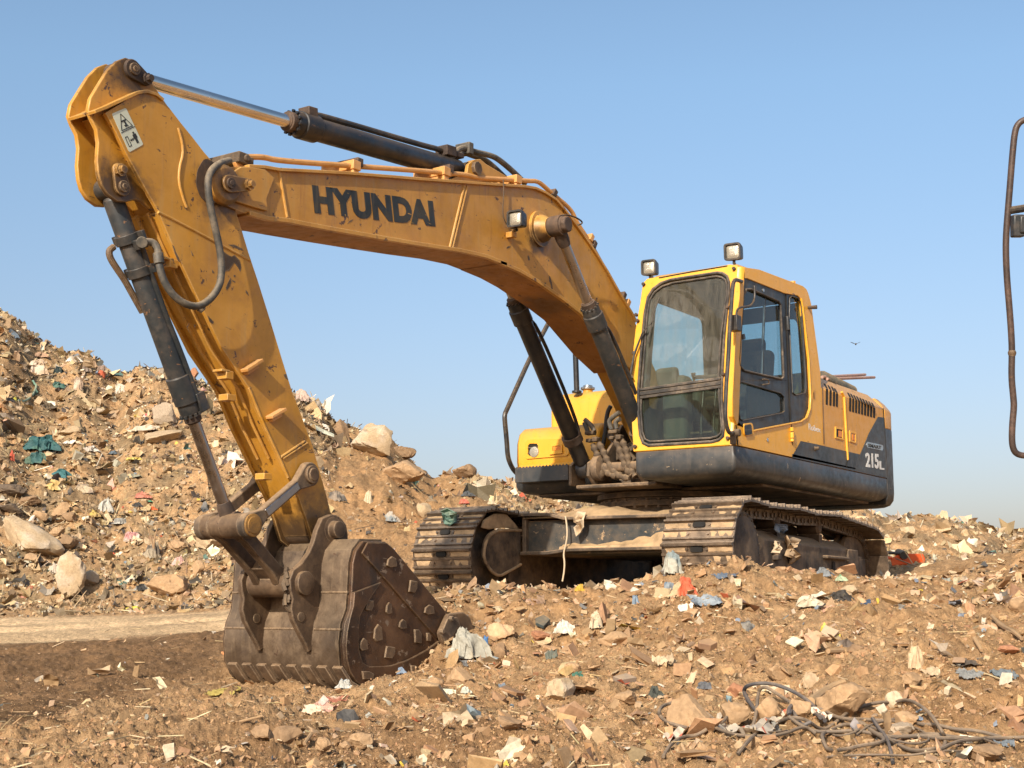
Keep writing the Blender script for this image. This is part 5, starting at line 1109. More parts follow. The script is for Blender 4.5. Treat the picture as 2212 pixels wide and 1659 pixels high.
col=tan*(1-n1*.5)+redb*n1*.5; col=col*(1-.35*n2)+pale*.35*n2; col=col*(.80+.4*n3)
hc=grey*(1-n2)+tan*n2; hc=hc*(.85+.55*n3)
right_heap=(smst(-3.7,-2.7,l)*(1-smst(-.2,1.,l+.15*(d-20))))[:,None]
hc=hc*(1-.55*right_heap)+redb*1.05*.55*right_heap
col=col*(1-heap[:,None])+hc*heap[:,None]
streak=np.clip(fbm(l*.35,d*2.2,1.,3,51)*2.2+.5,0,1)[:,None]
rc=np.array([.70,.52,.335])*(.72+.42*streak)*(.88+.24*n3)*(.9+.2*n2); col=col*(1-road[:,None])+rc*road[:,None]
dc=brown*(.75+.5*streak)*(.8+.4*n3); col=col*(1-.92*dark[:,None])+dc*.78*.92*dark[:,None]
fg=(1-smst(6.1,6.9,d+fbm(gx,gy,.8,3,61)*1.4))[:,None]*(1-smst(.1,.9,l+fbm(gx,gy,.9,3,63)*1.6))[:,None]*smst(-1.7,-1.0,l+fbm(gx,gy,.9,3,67)*1.6)[:,None]; col=col*(1-.75*fg)+brown*1.15*.75*fg
def soil_mat(name,bump=.6):
    m,nt,b=new_mat(name); a=N(nt,'ShaderNodeAttribute',attribute_name='tone'); co=N(nt,'ShaderNodeTexCoord').outputs['Object']
    n=noise(nt,co,26,8,.7); n2_=noise(nt,co,120,5,.7); c=mix(nt,ramp(nt,n,.32,.7),(.62,.58,.54),(1.25,1.22,1.18))
    mm=N(nt,'ShaderNodeMix',data_type='RGBA',blend_type='MULTIPLY'); mm.inputs[0].default_value=1; L(nt,a.outputs['Color'],mm.inputs[6]); L(nt,c,mm.inputs[7])
    vo=N(nt,'ShaderNodeTexVoronoi'); vo.inputs['Scale'].default_value=34; L(nt,co,vo.inputs['Vector'])
    c2=mix(nt,mul(nt,ramp(nt,vo.outputs['Distance'],.22,.12),ramp(nt,n,.5,.62)),mm.outputs[2],(.58,.44,.30))
    L(nt,c2,b.inputs['Base Color']); b.inputs['Roughness'].default_value=.97; b.inputs['Specular IOR Level'].default_value=.15
    bp=N(nt,'ShaderNodeBump'); bp.inputs['Strength'].default_value=bump; bp.inputs['Distance'].default_value=.035
    L(nt,add(nt,mul(nt,n,.6),mul(nt,n2_,.45)),bp.inputs['Height']); L(nt,bp.outputs[0],b.inputs['Normal']); return m
M['soil']=soil_mat('soil',1.0)
col=col*np.array([.97,.935,.85])
gme=np_mesh('ground',np.c_[gx,gy,GZ.ravel()],fa,[M['soil']],col,smooth=True)
go=bpy.data.objects.new('ground',gme); link(go); tag(go,kind='structure')

def ghit(q):
    """where the line of sight through pixel q meets the ground"""
    r=ray(*q); ds=np.geomspace(3.5,75,900); X=CAM.x+r.x*ds;Y=CAM.y+r.y*ds;Z=CAM.z+r.z*ds
    h=height(X,Y,False); k=np.argmax(Z<h)
    if Z[k]>=h[k]: k=len(ds)-1
    return V(X[k],Y[k],float(height([X[k]],[Y[k]],True)[0])),float(ds[k])
# ------------------------------------------------------------------ loose material: many small pieces in one mesh per kind
def piece_mat(name,rough=.9,bump=.35,sat=1.):
    m,nt,b=new_mat(name); a=N(nt,'ShaderNodeAttribute',attribute_name='tone'); co=N(nt,'ShaderNodeTexCoord').outputs['Object']
    n=noise(nt,co,38,6,.7); c=mix(nt,ramp(nt,n,.3,.7),(.72,.68,.64),(1.15,1.12,1.1))
    mm=N(nt,'ShaderNodeMix',data_type='RGBA',blend_type='MULTIPLY'); mm.inputs[0].default_value=1; L(nt,a.outputs['Color'],mm.inputs[6]); L(nt,c,mm.inputs[7])
    L(nt,mm.outputs[2],b.inputs['Base Color']); b.inputs['Roughness'].default_value=rough; b.inputs['Specular IOR Level'].default_value=.25
    bp=N(nt,'ShaderNodeBump'); bp.inputs['Strength'].default_value=bump; bp.inputs['Distance'].default_value=.01; L(nt,n,bp.inputs['Height']); L(nt,bp.outputs[0],b.inputs['Normal']); return m
M['stone']=piece_mat('stone'); M['litter']=piece_mat('litter',.65,.2)
R_=np.random.default_rng(7)
ph=(1+5**.5)/2
ICO=np.array([(-1,ph,0),(1,ph,0),(-1,-ph,0),(1,-ph,0),(0,-1,ph),(0,1,ph),(0,-1,-ph),(0,1,-ph),(ph,0,-1),(ph,0,1),(-ph,0,-1),(-ph,0,1)])/math.hypot(1,ph)
ICF=np.array([(0,11,5),(0,5,1),(0,1,7),(0,7,10),(0,10,11),(1,5,9),(5,11,4),(11,10,2),(10,7,6),(7,1,8),(3,9,4),(3,4,2),(3,2,6),(3,6,8),(3,8,9),(4,9,5),(2,4,11),(6,2,10),(8,6,7),(9,8,1)])
CUBE=np.array([(x,y,z) for x in (-1,1) for y in (-1,1) for z in (-1,1)])*.62
CUF=np.array([(0,1,3,2),(4,6,7,5),(0,4,5,1),(2,3,7,6),(0,2,6,4),(1,5,7,3)])
CUT=np.array([t for a,b,c,dd in CUF for t in ((a,b,c),(a,c,dd))])
gu,gv=np.meshgrid(np.linspace(-1,1,4),np.linspace(-1,1,3)); SHE=np.c_[gu.ravel(),gv.ravel(),np.zeros(12)]
SHF=np.array([t for j in range(2) for i in range(3) for t in ((j*4+i,j*4+i+1,j*4+i+5),(j*4+i,j*4+i+5,j*4+i+4))])
def rots(n,tilt=math.pi):
    q=R_.normal(size=(n,4)); q/=np.linalg.norm(q,axis=1)[:,None]
    if tilt<3:
        ax=R_.uniform(0,2*np.pi,n); an=R_.uniform(0,tilt,n)/2; z=R_.uniform(0,np.pi,n)
        w1,x1,y1=np.cos(an),np.sin(an)*np.cos(ax),np.sin(an)*np.sin(ax); w2,z2=np.cos(z),np.sin(z)
        q=np.c_[w1*w2,x1*w2+y1*z2,y1*w2-x1*z2,w1*z2]
    w,x,y,z=q.T
    return np.stack([np.stack([1-2*(y*y+z*z),2*(x*y-w*z),2*(x*z+w*y)],-1),np.stack([2*(x*y+w*z),1-2*(x*x+z*z),2*(y*z-w*x)],-1),np.stack([2*(x*z-w*y),2*(y*z+w*x),1-2*(x*x+y*y)],-1)],1)
def scatter(T,Fc,pos,size,asp,jit,tilt=math.pi,bend=0):
    n=len(pos); v=T[None]*np.ones((n,1,1)); 
    if bend: 
        b=R_.normal(size=(n,2,1))*bend; v=v.copy(); v[:,:,2]+=b[:,0]*(v[:,:,0]**2)+b[:,1]*np.sin(v[:,:,1]*2.5+v[:,:,0])*.5
    v=v*(1+R_.normal(size=v.shape)*jit)+R_.normal(size=v.shape)*jit*.35
    v=v*asp[:,None,:]*size[:,None,None]
    v=np.einsum('nij,nkj->nki',rots(n,tilt),v)+pos[:,None,:]
    f=Fc[None]+(np.arange(n)*len(T))[:,None,None]
    return v.reshape(-1,3),f.reshape(-1,Fc.shape[1])
def place(n,d0,d1,amax=29,pw=1.,keep=None):
    """ground positions, evenly dense on the picture's rows rather than in metres"""
    n=int(n*1.2); dd=d0*(d1/d0)**R_.uniform(0,1,n)**pw; th=np.radians(R_.uniform(-amax,amax,n))+TH0
    x=CAM.x+dd*np.cos(th);y=CAM.y+dd*np.sin(th)
    if keep is not None: k=keep(x,y); x,y,dd=x[k],y[k],dd[k]
    return x,y,dd
def pick(pal,w,n,jit=.12):
    w=np.array(w,float);w/=w.sum(); c=np.array(pal)[R_.choice(len(pal),n,p=w)]; return np.clip(c*(1+R_.normal(size=(n,1))*jit)*(1+R_.normal(size=(n,3))*.03)*np.array([.88,.855,.79]),.005,.9)
def emit(name,parts,mat,**tg):
    co=[];fc=[];cl=[];o=0
    for v,f,c,k in parts: co.append(v);fc.append(f+o);cl.append(np.repeat(c,k,axis=0));o+=len(v)
    me=np_mesh(name,np.concatenate(co),np.concatenate(fc),[mat],np.concatenate(cl)); ob=bpy.data.objects.new(name,me); link(ob); tag(ob,**tg); return ob
EARTH=[(.45,.29,.165),(.40,.25,.14),(.50,.34,.20),(.33,.21,.12),(.55,.41,.27),(.38,.29,.21)]
def clear(x,y): return ~((abs(x)<2.35)&(abs(y)<1.75))
def h3(x,y,off=0): return np.c_[x,y,height(x,y,True)+off]
# 1. small stones and clods
prt=[]
def rk(x,y): return R_.uniform(size=len(x))>zones(x,y)[2]*.93+zones(x,y)[5]*.6
def rk2(x,y):
    d,l=dl(x,y); calm=(1-smst(-.7,0,l+fbm(x,y,.7,3,91)*1.6))*smst(5.6,6.1,d+fbm(x,y,.9,3,93)*1.2)
    return rk(x,y)&(R_.uniform(size=len(x))>calm*.93)
for n,d0,d1,s0,s1,T,Fc in ((40000,4.4,10,.004,.010,CUBE,CUT),(20000,4.6,13,.008,.017,CUBE,CUT),(2800,4.8,15,.014,.032,CUBE,CUT),(520,5.2,15,.03,.055,CUBE,CUT),(150,6,15,.045,.075,CUBE,CUT)):
    x,y,dd=place(n,d0,d1,keep=rk2 if s1>.015 else rk); m_=len(x); s=s0+(s1-s0)*R_.uniform(0,1,m_)**2.2; s=s*np.where(zones(x,y)[4]>.4,.55,1)*np.where(clear(x,y),1,.6)
    v,f=scatter(T,Fc,h3(x,y,0)-np.c_[x*0,x*0,s*.2],s,R_.uniform(.4,1.25,(m_,3)),.27); prt.append((v,f,pick(EARTH,[4,3,2.0,1.6,.5,.4],m_),len(T)))
emit('gravel',prt,M['stone'],label='loose tan stones and clods strewn over the dusty ground',cat='gravel',kind='stuff')
# 2. broken flakes, shards and scraps near the machine
prt=[]; FL=[(.53,.39,.25),(.62,.50,.36),(.47,.32,.19),(.33,.23,.15),(.70,.64,.53),(.10,.10,.10),(.22,.27,.33),(.30,.30,.29),(.55,.16,.09),(.65,.50,.10),(.08,.2,.17)]; FW_=[5,2.8,5,3,1.1,.4,.4,.6,.08,.08,.05]
def band(x,y):
    d,l,road,heap,dark,under=zones(x,y); p=.07*smst(-1.6,-.8,l)+.012+.93*smst(8.4,9.6,d+fbm(x,y,.6,3,57)*2)*smst(-1.5,-.9,l)*(1-.6*smst(.6,2.6,l))*(.35+.65*(fbm(x,y,1.1,3,59)>-.05))*(1-smst(13,15,d)); return (R_.uniform(size=len(x))<p*(1-under*.85)*(1-road))
for n,s0,s1 in ((15000,.008,.022),(6500,.018,.048),(1500,.04,.095)):
    x,y,dd=place(n,5.2,14,keep=band); m_=len(x); s=s0+(s1-s0)*R_.uniform(0,1,m_)**1.8
    asp=np.c_[R_.uniform(.6,1.3,m_),R_.uniform(.4,1.1,m_),R_.uniform(.06,.25,m_)]
    v,f=scatter(CUBE*1.2,CUT,h3(x,y,.01)+np.c_[x*0,x*0,s*.3],s,asp,.22,1.3); prt.append((v,f,pick(FL if s1<.09 else EARTH,FW_ if s1<.09 else [4,3,3,2,1.5,1],m_),8))
    x,y,dd=place(n//3 if s1<.09 else 60,5.2,14,keep=band); m_=len(x); s=(s0+(s1-s0)*R_.uniform(0,1,m_)**1.5)*1.2
    v,f=scatter(SHE,SHF,h3(x,y,.01)+np.c_[x*0,x*0,s*.3],s,np.c_[R_.uniform(.6,1.4,m_),R_.uniform(.3,1.,m_),np.ones(m_)],.15,1.4,.45); prt.append((v,f,pick(FL,[3,4,2,1,3,.8,.9,.8,.2,.25,.15],m_),12))
emit('rubble',prt,M['litter'],label='crushed plaster shards and plastic scraps banked in front of the tracks',cat='rubble',kind='stuff')
# 3. the garbage heap
prt=[]; HP=[(.44,.33,.20),(.54,.41,.25),(.32,.235,.15),(.64,.52,.36),(.19,.145,.10),(.76,.70,.58),(.40,.36,.30),(.10,.09,.085),(.12,.22,.20),(.22,.28,.36),(.55,.14,.08),(.65,.50,.12),(.66,.36,.30)]
HW=[5,5,4.5,3.0,3.0,1.1,1.5,1.5,.15,.12,.04,.06,.08]
def hz(x,y): 
    d,l,road,heap,dark,under=zones(x,y); return (R_.uniform(size=len(x))<heap*(1-.7*smst(4,5.5,l))*(1-.88*smst(-3.7,-2.7,l)*(1-smst(-.2,1.,l+.15*(d-20)))))&((d<40)|(l>6))
for n,s0,s1,T,Fc,bend,asp3 in ((46000,.02,.055,CUBE,CUT,0,.5),(5000,.04,.10,CUBE,CUT,0,.8),(30000,.03,.10,SHE,SHF,.8,1),(260,.10,.18,CUBE,CUT,0,.7),(900,.10,.2,SHE,SHF,.8,1)):
    x,y,dd=place(n,15.5,60,keep=hz,pw=1.25); m_=len(x); s=(s0+(s1-s0)*R_.uniform(0,1,m_)**2)*np.clip(dd/24,.75,1.6)
    asp=np.c_[R_.uniform(.6,1.3,m_),R_.uniform(.35,1.1,m_),R_.uniform(.3,1.,m_)*asp3]
    v,f=scatter(T,Fc,h3(x,y,0)+np.c_[x*0,x*0,s*.15],s,asp,.2,math.pi if not bend else 1.6,bend); prt.append((v,f,pick(HP,HW if bend or T is CUBE else [5,5,4,2,1,.2,.6,.1,0,0,0,0,0],m_),len(T)))
# strands and sticks
x,y,dd=place(2600,15.5,45,keep=hz,pw=1.2); m_=len(x); s=R_.uniform(.08,.28,m_)
v,f=scatter(CUBE,CUT,h3(x,y,.05),s,np.c_[np.ones(m_)*1.2,np.full(m_,.035),np.full(m_,.035)],.1); prt.append((v,f,pick(HP[:6],[3,4,2,4,2,1],m_),8))
emit('waste',prt,M['litter'],label='mixed household waste and soil covering the slopes of the tall heap',cat='waste',kind='stuff')
# twigs and straw on the foreground
x,y,dd=place(900,5,14); k=clear(x,y); x,y=x[k],y[k]; m_=len(x); s=R_.uniform(.02,.08,m_)
v,f=scatter(CUBE,CUT,h3(x,y,.012),s,np.c_[np.ones(m_)*1.3,np.full(m_,.05),np.full(m_,.05)],.1,.5)
emit('straw',[(v,f,pick([(.55,.42,.25),(.35,.24,.14),(.65,.55,.38)],[3,2,2],m_),8)],M['litter'],label='dry straw and twigs scattered across the ground',cat='straw',kind='stuff')

# ================================================================== SEPARATE ROCKS, RUBBISH, CABLES
def tone_mesh(name,bm,mat,base,var=.14,seed=0,cols=None):
    me=bpy.data.meshes.new(name); bm.normal_update(); bm.to_mesh(me); bm.free(); me.materials.append(M[mat])
    n=len(me.vertices); co=np.empty(n*3); me.vertices.foreach_get('co',co); co=co.reshape(-1,3)
    k=fbm(co[:,0]+co[:,2]*.7+seed,co[:,1]-co[:,2]*.4,9,3,seed)*2; c=np.array(base)[None]*(1+var*2*k[:,None])
    if cols is not None:
        w=smst(.02,.14,fbm(co[:,0]*1.+seed,co[:,1]+co[:,2],7,2,seed+3))[:,None]; c=c*(1-w)+np.array(cols)[None]*w
    c=c*np.array([.86,.84,.80]); a=me.color_attributes.new('tone','FLOAT_COLOR','POINT'); a.data.foreach_set('color',np.c_[np.clip(c,.004,.95),np.ones(n)].astype(np.float32).ravel())
    me.polygons.foreach_set('use_smooth',[True]*len(me.polygons)); me.set_sharp_from_angle(angle=math.radians(28)); return me
def seg(q,a,b):
    return q
def rock(cf,x,y,w,h,base,label,seed,deep=.8,cuts=7,group=None,rough=.09,cols=None,sink=.25,tilt=0,name='rock',cat='rock',roll=0):
    p,d=ghit(cf(x,y+h*.40)); s=(cf(1,0)[0]-cf(0,0)[0])*d/F; W=w*s/2;H=h*s/2
    r=random.Random(seed); bm=bmesh.new(); bmesh.ops.create_icosphere(bm,subdivisions=4 if w*s>.25 or d<11 else 3,radius=1)
    for _ in range(cuts):
        n=Vector((r.gauss(0,1),r.gauss(0,1),r.gauss(0,1))).normalized(); k=r.uniform(.45,.80)
        for v in bm.verts:
            t=v.co.dot(n)
            if t>k: v.co-=n*(t-k)*.96
    co=np.array([v.co for v in bm.verts]); o=seed*3.7
    nz=fbm(co[:,0]+co[:,2]*.8+o,co[:,1]-co[:,2]*.6+o,1.6,3,seed)*.42+fbm(co[:,0]+co[:,2]*.8+o,co[:,1]-co[:,2]*.6,6,3,seed+1,True)*rough*2
    for v,k in zip(bm.verts,nz): v.co*=1+k
    A=np.array([v.co for v in bm.verts]); mn,mx=A.min(0),A.max(0)
    for v in bm.verts: v.co=Vector(((v.co.x-(mn[0]+mx[0])/2)/(mx[0]-mn[0])*2*W,(v.co.y-(mn[1]+mx[1])/2)/(mx[1]-mn[1])*2*W*deep,(v.co.z-(mn[2]+mx[2])/2)/(mx[2]-mn[2])*2*H))
    me=tone_mesh(name,bm,'stone',base,.10,seed,cols); ob=bpy.data.objects.new(name,me); link(ob)
    ob.location=(p.x,p.y,p.z+H*(1-sink)); ob.rotation_euler=(tilt,roll,math.atan2(RT.y,RT.x)); tag(ob,label,cat,group); return ob
TAN=(.46,.31,.18);PAL=(.50,.385,.25);BRN=(.33,.22,.13);DRK=(.17,.13,.095);CRM=(.66,.56,.40);GRY=(.44,.36,.27);RED=(.42,.21,.12)
big=[ # crop, x,y,w,h, colour, label
(CQ,580,915,260,400,PAL,'tall upright tan slab of rock at the foot of the garbage heap',.5),
(CQ,250,610,590,230,PAL,'long sloping pale rock slab on the lower left of the heap',.5),
(CQ,1390,1000,340,190,TAN,'rounded brown boulder at the heap foot above the haul road',.8),
(CQ,750,950,140,130,GRY,'grey stone in the shade right of the upright slab',.8),
(CQ,90,200,270,110,DRK,'dark flat stone at the left picture edge, top of its pile',.7),
(CQ,80,370,200,90,DRK,'dark stone at the left picture edge under the flat dark one',.7),
(CQ,240,290,200,95,BRN,'brown wedge stone right of the dark flat stones',.7),
(CQ,340,420,140,120,TAN,'squared tan stone below the brown wedge stone',.8),
(CQ,500,375,170,100,TAN,'angular tan stone leaning beside the squared stone',.6),
(CQ,565,440,120,85,BRN,'small brown block beside the leaning angular stone',.8),
(CQ,470,545,140,80,TAN,'low tan stone above the long sloping slab',.8),
(CQ,300,780,200,110,TAN,'tan stone wedged under the long sloping slab',.8),
(CQ,560,640,180,140,BRN,'brown lump behind the top of the upright slab',.8),
(CQ,1470,690,170,110,TAN,'blocky tan rock left of the bucket linkage',.8),
(CQ,1760,650,300,150,PAL,'broad pale rock behind the bucket linkage',.7),
(CQ,1640,880,110,140,TAN,'pointed tan stone just left of the bucket',.6),
(CC,1285,480,290,240,PAL,'large pale pitted boulder standing on the skyline right of the arm',.8),
(CC,1500,555,175,85,BRN,'flat dark rock jutting from the skyline beside the pitted boulder',.8),
(CC,1500,690,300,190,TAN,'big smooth brown block under the skyline boulder',.7),
(CC,1070,410,120,170,BRN,'narrow brown rock left of the pitted skyline boulder',.7),
(CC,1920,690,170,110,BRN,'brown hump of earthy rock on the skyline in the gap before the tool box',.8),
(CC,1640,960,110,110,PAL,'pale block half buried above the far track',.8),
(CP,1360,1000,210,200,GRY,'flat grey slab half hidden behind the bucket cylinder',.5),
(CP,1350,1200,340,110,PAL,'long pale slab beside the bucket cylinder rod',.6),
(CP,570,1155,210,75,PAL,'flat pale paving piece on the left heap beside the green net',.6),
(CP,840,985,120,55,GRY,'thin grey flagstone on the upper left heap',.6),
(CP,1100,790,140,90,TAN,'tan rock below the skyline hump left of the cylinder',.8),
(CP,1610,690,70,110,RED,'reddish stone on the skyline just left of the arm',.8),
(CR,205,790,165,145,TAN,'angular tan boulder just right of the bucket bottom',.8),
(CR,50,840,120,110,TAN,'small tan rock touching the bucket bottom',.8),
(CR,470,505,180,120,(.66,.46,.28),'yellowish lump of rock behind the blue plastic strip',.8),
(CR,470,630,90,120,BRN,'brown pointed stone beside the crumpled grey sack',.8),
(CR,855,860,200,150,PAL,'crumbly pale rock lying alone in the middle foreground',.8),
(CR,1195,555,210,105,TAN,'wedge shaped tan rock in front of the gap between the tracks',.7),
(CR,735,555,140,70,RED,'broken reddish brick in front of the far track',.7),
(CR,930,730,110,70,TAN,'flat tan stone beside the dark green scrap',.8),
(CR,1270,960,150,90,TAN,'tan stone left of the black rag',.8),
(CR,1680,1045,300,210,TAN,'large rough boulder ringed by the left loop of cable',.8),
(CR,1665,1100,115,95,(.56,.38,.22),'small rounded rock leaning on the boulder inside the cable loop',.8),
(CR,530,1120,160,110,BRN,'worn brown stone near the bottom of the picture below the bucket',.8),
(CS,1010,1010,345,250,TAN,'biggest smooth boulder among the coiled cables',.8),
(CS,505,1065,210,215,TAN,'blocky brown boulder inside the tall cable loop',.8),
(CS,285,1095,205,165,TAN,'squarish boulder left of the tall cable loop',.8),
(CS,700,1065,180,120,TAN,'rounded rock between the blocky boulder and the biggest one',.8),
(CS,1345,1005,125,115,CRM,'pale five-sided stone right of the biggest boulder',.6),
(CS,1225,1010,115,62,TAN,'small oval stone touching the biggest boulder',.8),
(CS,1465,885,135,105,TAN,'tan rock behind the pale five-sided stone',.8),
(CS,570,800,175,115,TAN,'flat topped tan rock above the cable loops',.8),
(CS,290,930,130,130,RED,'reddish rock behind the tall cable loop',.8),
(CS,1400,1190,190,120,GRY,'rough greyish lump under the right cables',.8),
(CS,2170,350,130,110,TAN,'tan rock cut by the right picture edge',.8),
(CS,1045,260,120,70,PAL,'rounded pale stone beside the black stringy rags',.8),
(CS,2110,690,150,60,RED,'reddish flat stone near the right picture edge',.7),
(CS,1080,640,120,70,BRN,'round brown clod right of the ribbed paper',.8),
(CS,1430,1130,150,100,TAN,'tan rock enclosed by the right cable arc',.8),
(CS,60,1300,110,80,TAN,'tan stone under the end of the striped tape',.8),
(CS,1960,1370,260,110,BRN,'low brown rock in the bottom right corner',.8),
(CD,600,1510,220,140,BRN,'dark edged slab of rock at the bottom left of the bucket shadow',.6),
(CD,430,1500,150,110,BRN,'brown clod left of the dark edged slab',.8),
(CD,1110,1550,190,130,TAN,'angular tan block near the bottom picture edge',.8),
(CD,850,1610,110,120,TAN,'upright tan stone cut by the bottom picture edge',.8),
(CD,1010,1590,80,60,TAN,'small tan cobble between the upright stone and the angular block',.8)]
ROLL={0:.12,1:.55,4:.1,8:-.5,16:.2,23:-.12,24:-.1,59:-.4}
for i,(cf,x,y,w,h,c,lb,dp_) in enumerate(big): rock(cf,x,y,w,h,c,lb,i+1,dp_,cuts=9 if h<w*.8 else 7,cols=(.58,.48,.36) if i in (0,1,16,32) else None,roll=ROLL.get(i,0))
# flat shards
for i,(cf,x,y,w,h,c,lb) in enumerate([(CS,680,655,118,80,(.78,.74,.52),'cream triangular tile shard lying flat in the middle right'),(CS,915,590,115,110,(.58,.42,.28),'tan square tile leaning right of the ribbed paper'),
    (CS,820,590,120,90,(.52,.36,.22),'brown slate piece beside the leaning square tile'),(CR,740,480,90,90,(.05,.07,.07),'black jagged shard standing in the rubble'),(CR,1265,880,140,50,(.24,.19,.15),'long dark slate wedge left of the black rag'),
    (CS,1700,990,50,36,(.66,.54,.38),'small pale chip on the right slope'),(CS,95,690,120,60,(.26,.15,.09),'dark brown plank piece at the left of the right slope')]):
    p,d=ghit(cf(x,y)); s=(cf(1,0)[0]-cf(0,0)[0])*d/F; r=random.Random(90+i); n=r.choice([4,5]); P=[]
    for k in range(n):
        a=2*math.pi*k/n+r.uniform(-.3,.3); P.append(V(math.cos(a)*w*s*.55,math.sin(a)*h*s*.75,0))
    m=MB(); m.prism(P,(0,0,.012+.004*i)); Mx=Matrix.Translation(p+V(0,0,.03))@Matrix.Rotation(math.atan2(RT.y,RT.x),4,'Z')@Matrix.Rotation(.55,4,'X')
    m.v=[tuple(Mx@Vector(q)) for q in m.v]; key='shard%d'%i; M[key]=worn(key,c,dustamt=.5,top=.3,rough=.8,bump=.3,scale=3); tag(m.build('tile_shard',key,None,bevel=.002),lb,'shard')
# crumpled sheets, sacks and rags
def crumple(cf,x,y,w,h,base,label,seed,name='plastic_scrap',cat='plastic',cols=None,lift=.45,mode='lump',rot=0,up=None):
    p,d=ghit(cf(x,y+h*.35)); s=(cf(1,0)[0]-cf(0,0)[0])*d/F; W=w*s/2;H=h*s/2; r=random.Random(seed); bm=bmesh.new()
    if mode=='lump':
        n=40; A_g,B_g=np.meshgrid(np.linspace(-1,1,n),np.linspace(-1,1,n)); a=A_g.ravel();b=B_g.ravel(); o=seed*5.13
        rr_=np.sqrt(a*a+b*b); th=np.arctan2(b,a); edge_=.78+.5*fbm(np.cos(th)*1.3+o,np.sin(th)*1.3-o,1.7,3,seed+9)*2
        sc=edge_*np.maximum(abs(a),abs(b))/np.maximum(rr_,1e-6); a2=a*sc; b2=b*sc
        X_=W*1.05*(a2+1.1*fbm(a2*1.2+o,b2*1.2,1.6,3,seed)); Y_=W*.55*(b2+1.2*fbm(a2*1.2-o,b2*1.2+3,1.7,3,seed+1))
        rd=fbm(a2+b2*.5+o,b2*.8-a2*.3,1.6,3,seed+2,True)+.5; r2=fbm(a2*1.1-b2+o,b2+a2*.4,4.2,3,seed+3,True)
        Z_=2*H*(np.clip(1-(np.maximum(abs(a),abs(b)))**2.6,0,1)*(.22+.62*rd)+.16*r2)
        for q in zip(X_,Y_,Z_): bm.verts.new(q)
        bm.verts.ensure_lookup_table()
        for jj in range(n-1):
            for ii in range(n-1): k=jj*n+ii; bm.faces.new([bm.verts[k],bm.verts[k+1],bm.verts[k+n+1],bm.verts[k+n]])
        lift=-.12
        z=H*lift
    else:
        nx,ny=26,18; g=[]
        out=[1+.28*r.uniform(-1,1) for _ in range(16)]
        for j in range(ny+1):
            for i_ in range(nx+1):
                a=i_/nx*2-1;b=j/ny*2-1; t=math.atan2(b,a)/(2*math.pi)*16%16; q=out[int(t)%16]*(1-t%1)+out[(int(t)+1)%16]*(t%1)
                R0=max(abs(a),abs(b)); g.append((a*(1-.0)*q,b*q))
        G=np.array(g); zz=fbm(G[:,0]*1.2+seed,G[:,1]*1.2,1.1,3,seed,True)*1.5+fbm(G[:,0]*.8+G[:,1]*1.6+seed,G[:,1]*.2,3.5,3,seed+1,True)*.5
        hx=H*1.0
        for (a,b),q in zip(g,zz): bm.verts.new((a*W*.9,b*W*.55,q*hx*.9+ b*hx*.5))
        bm.verts.ensure_lookup_table()
        for j in range(ny):
            for i_ in range(nx): k=j*(nx+1)+i_; bm.faces.new([bm.verts[k],bm.verts[k+1],bm.verts[k+nx+2],bm.verts[k+nx+1]])
        z=H*lift
    me=tone_mesh(name,bm,'litter',base,.12,seed,cols); ob=bpy.data.objects.new(name,me); link(ob); ob.location=(p.x,p.y,p.z+z); ob.rotation_euler=(0,rot,math.atan2(RT.y,RT.x)); tag(ob,label,cat); return ob
WHT=(.74,.71,.64);BLU=(.13,.22,.33);GB=(.28,.33,.38);BLK=(.035,.035,.038)
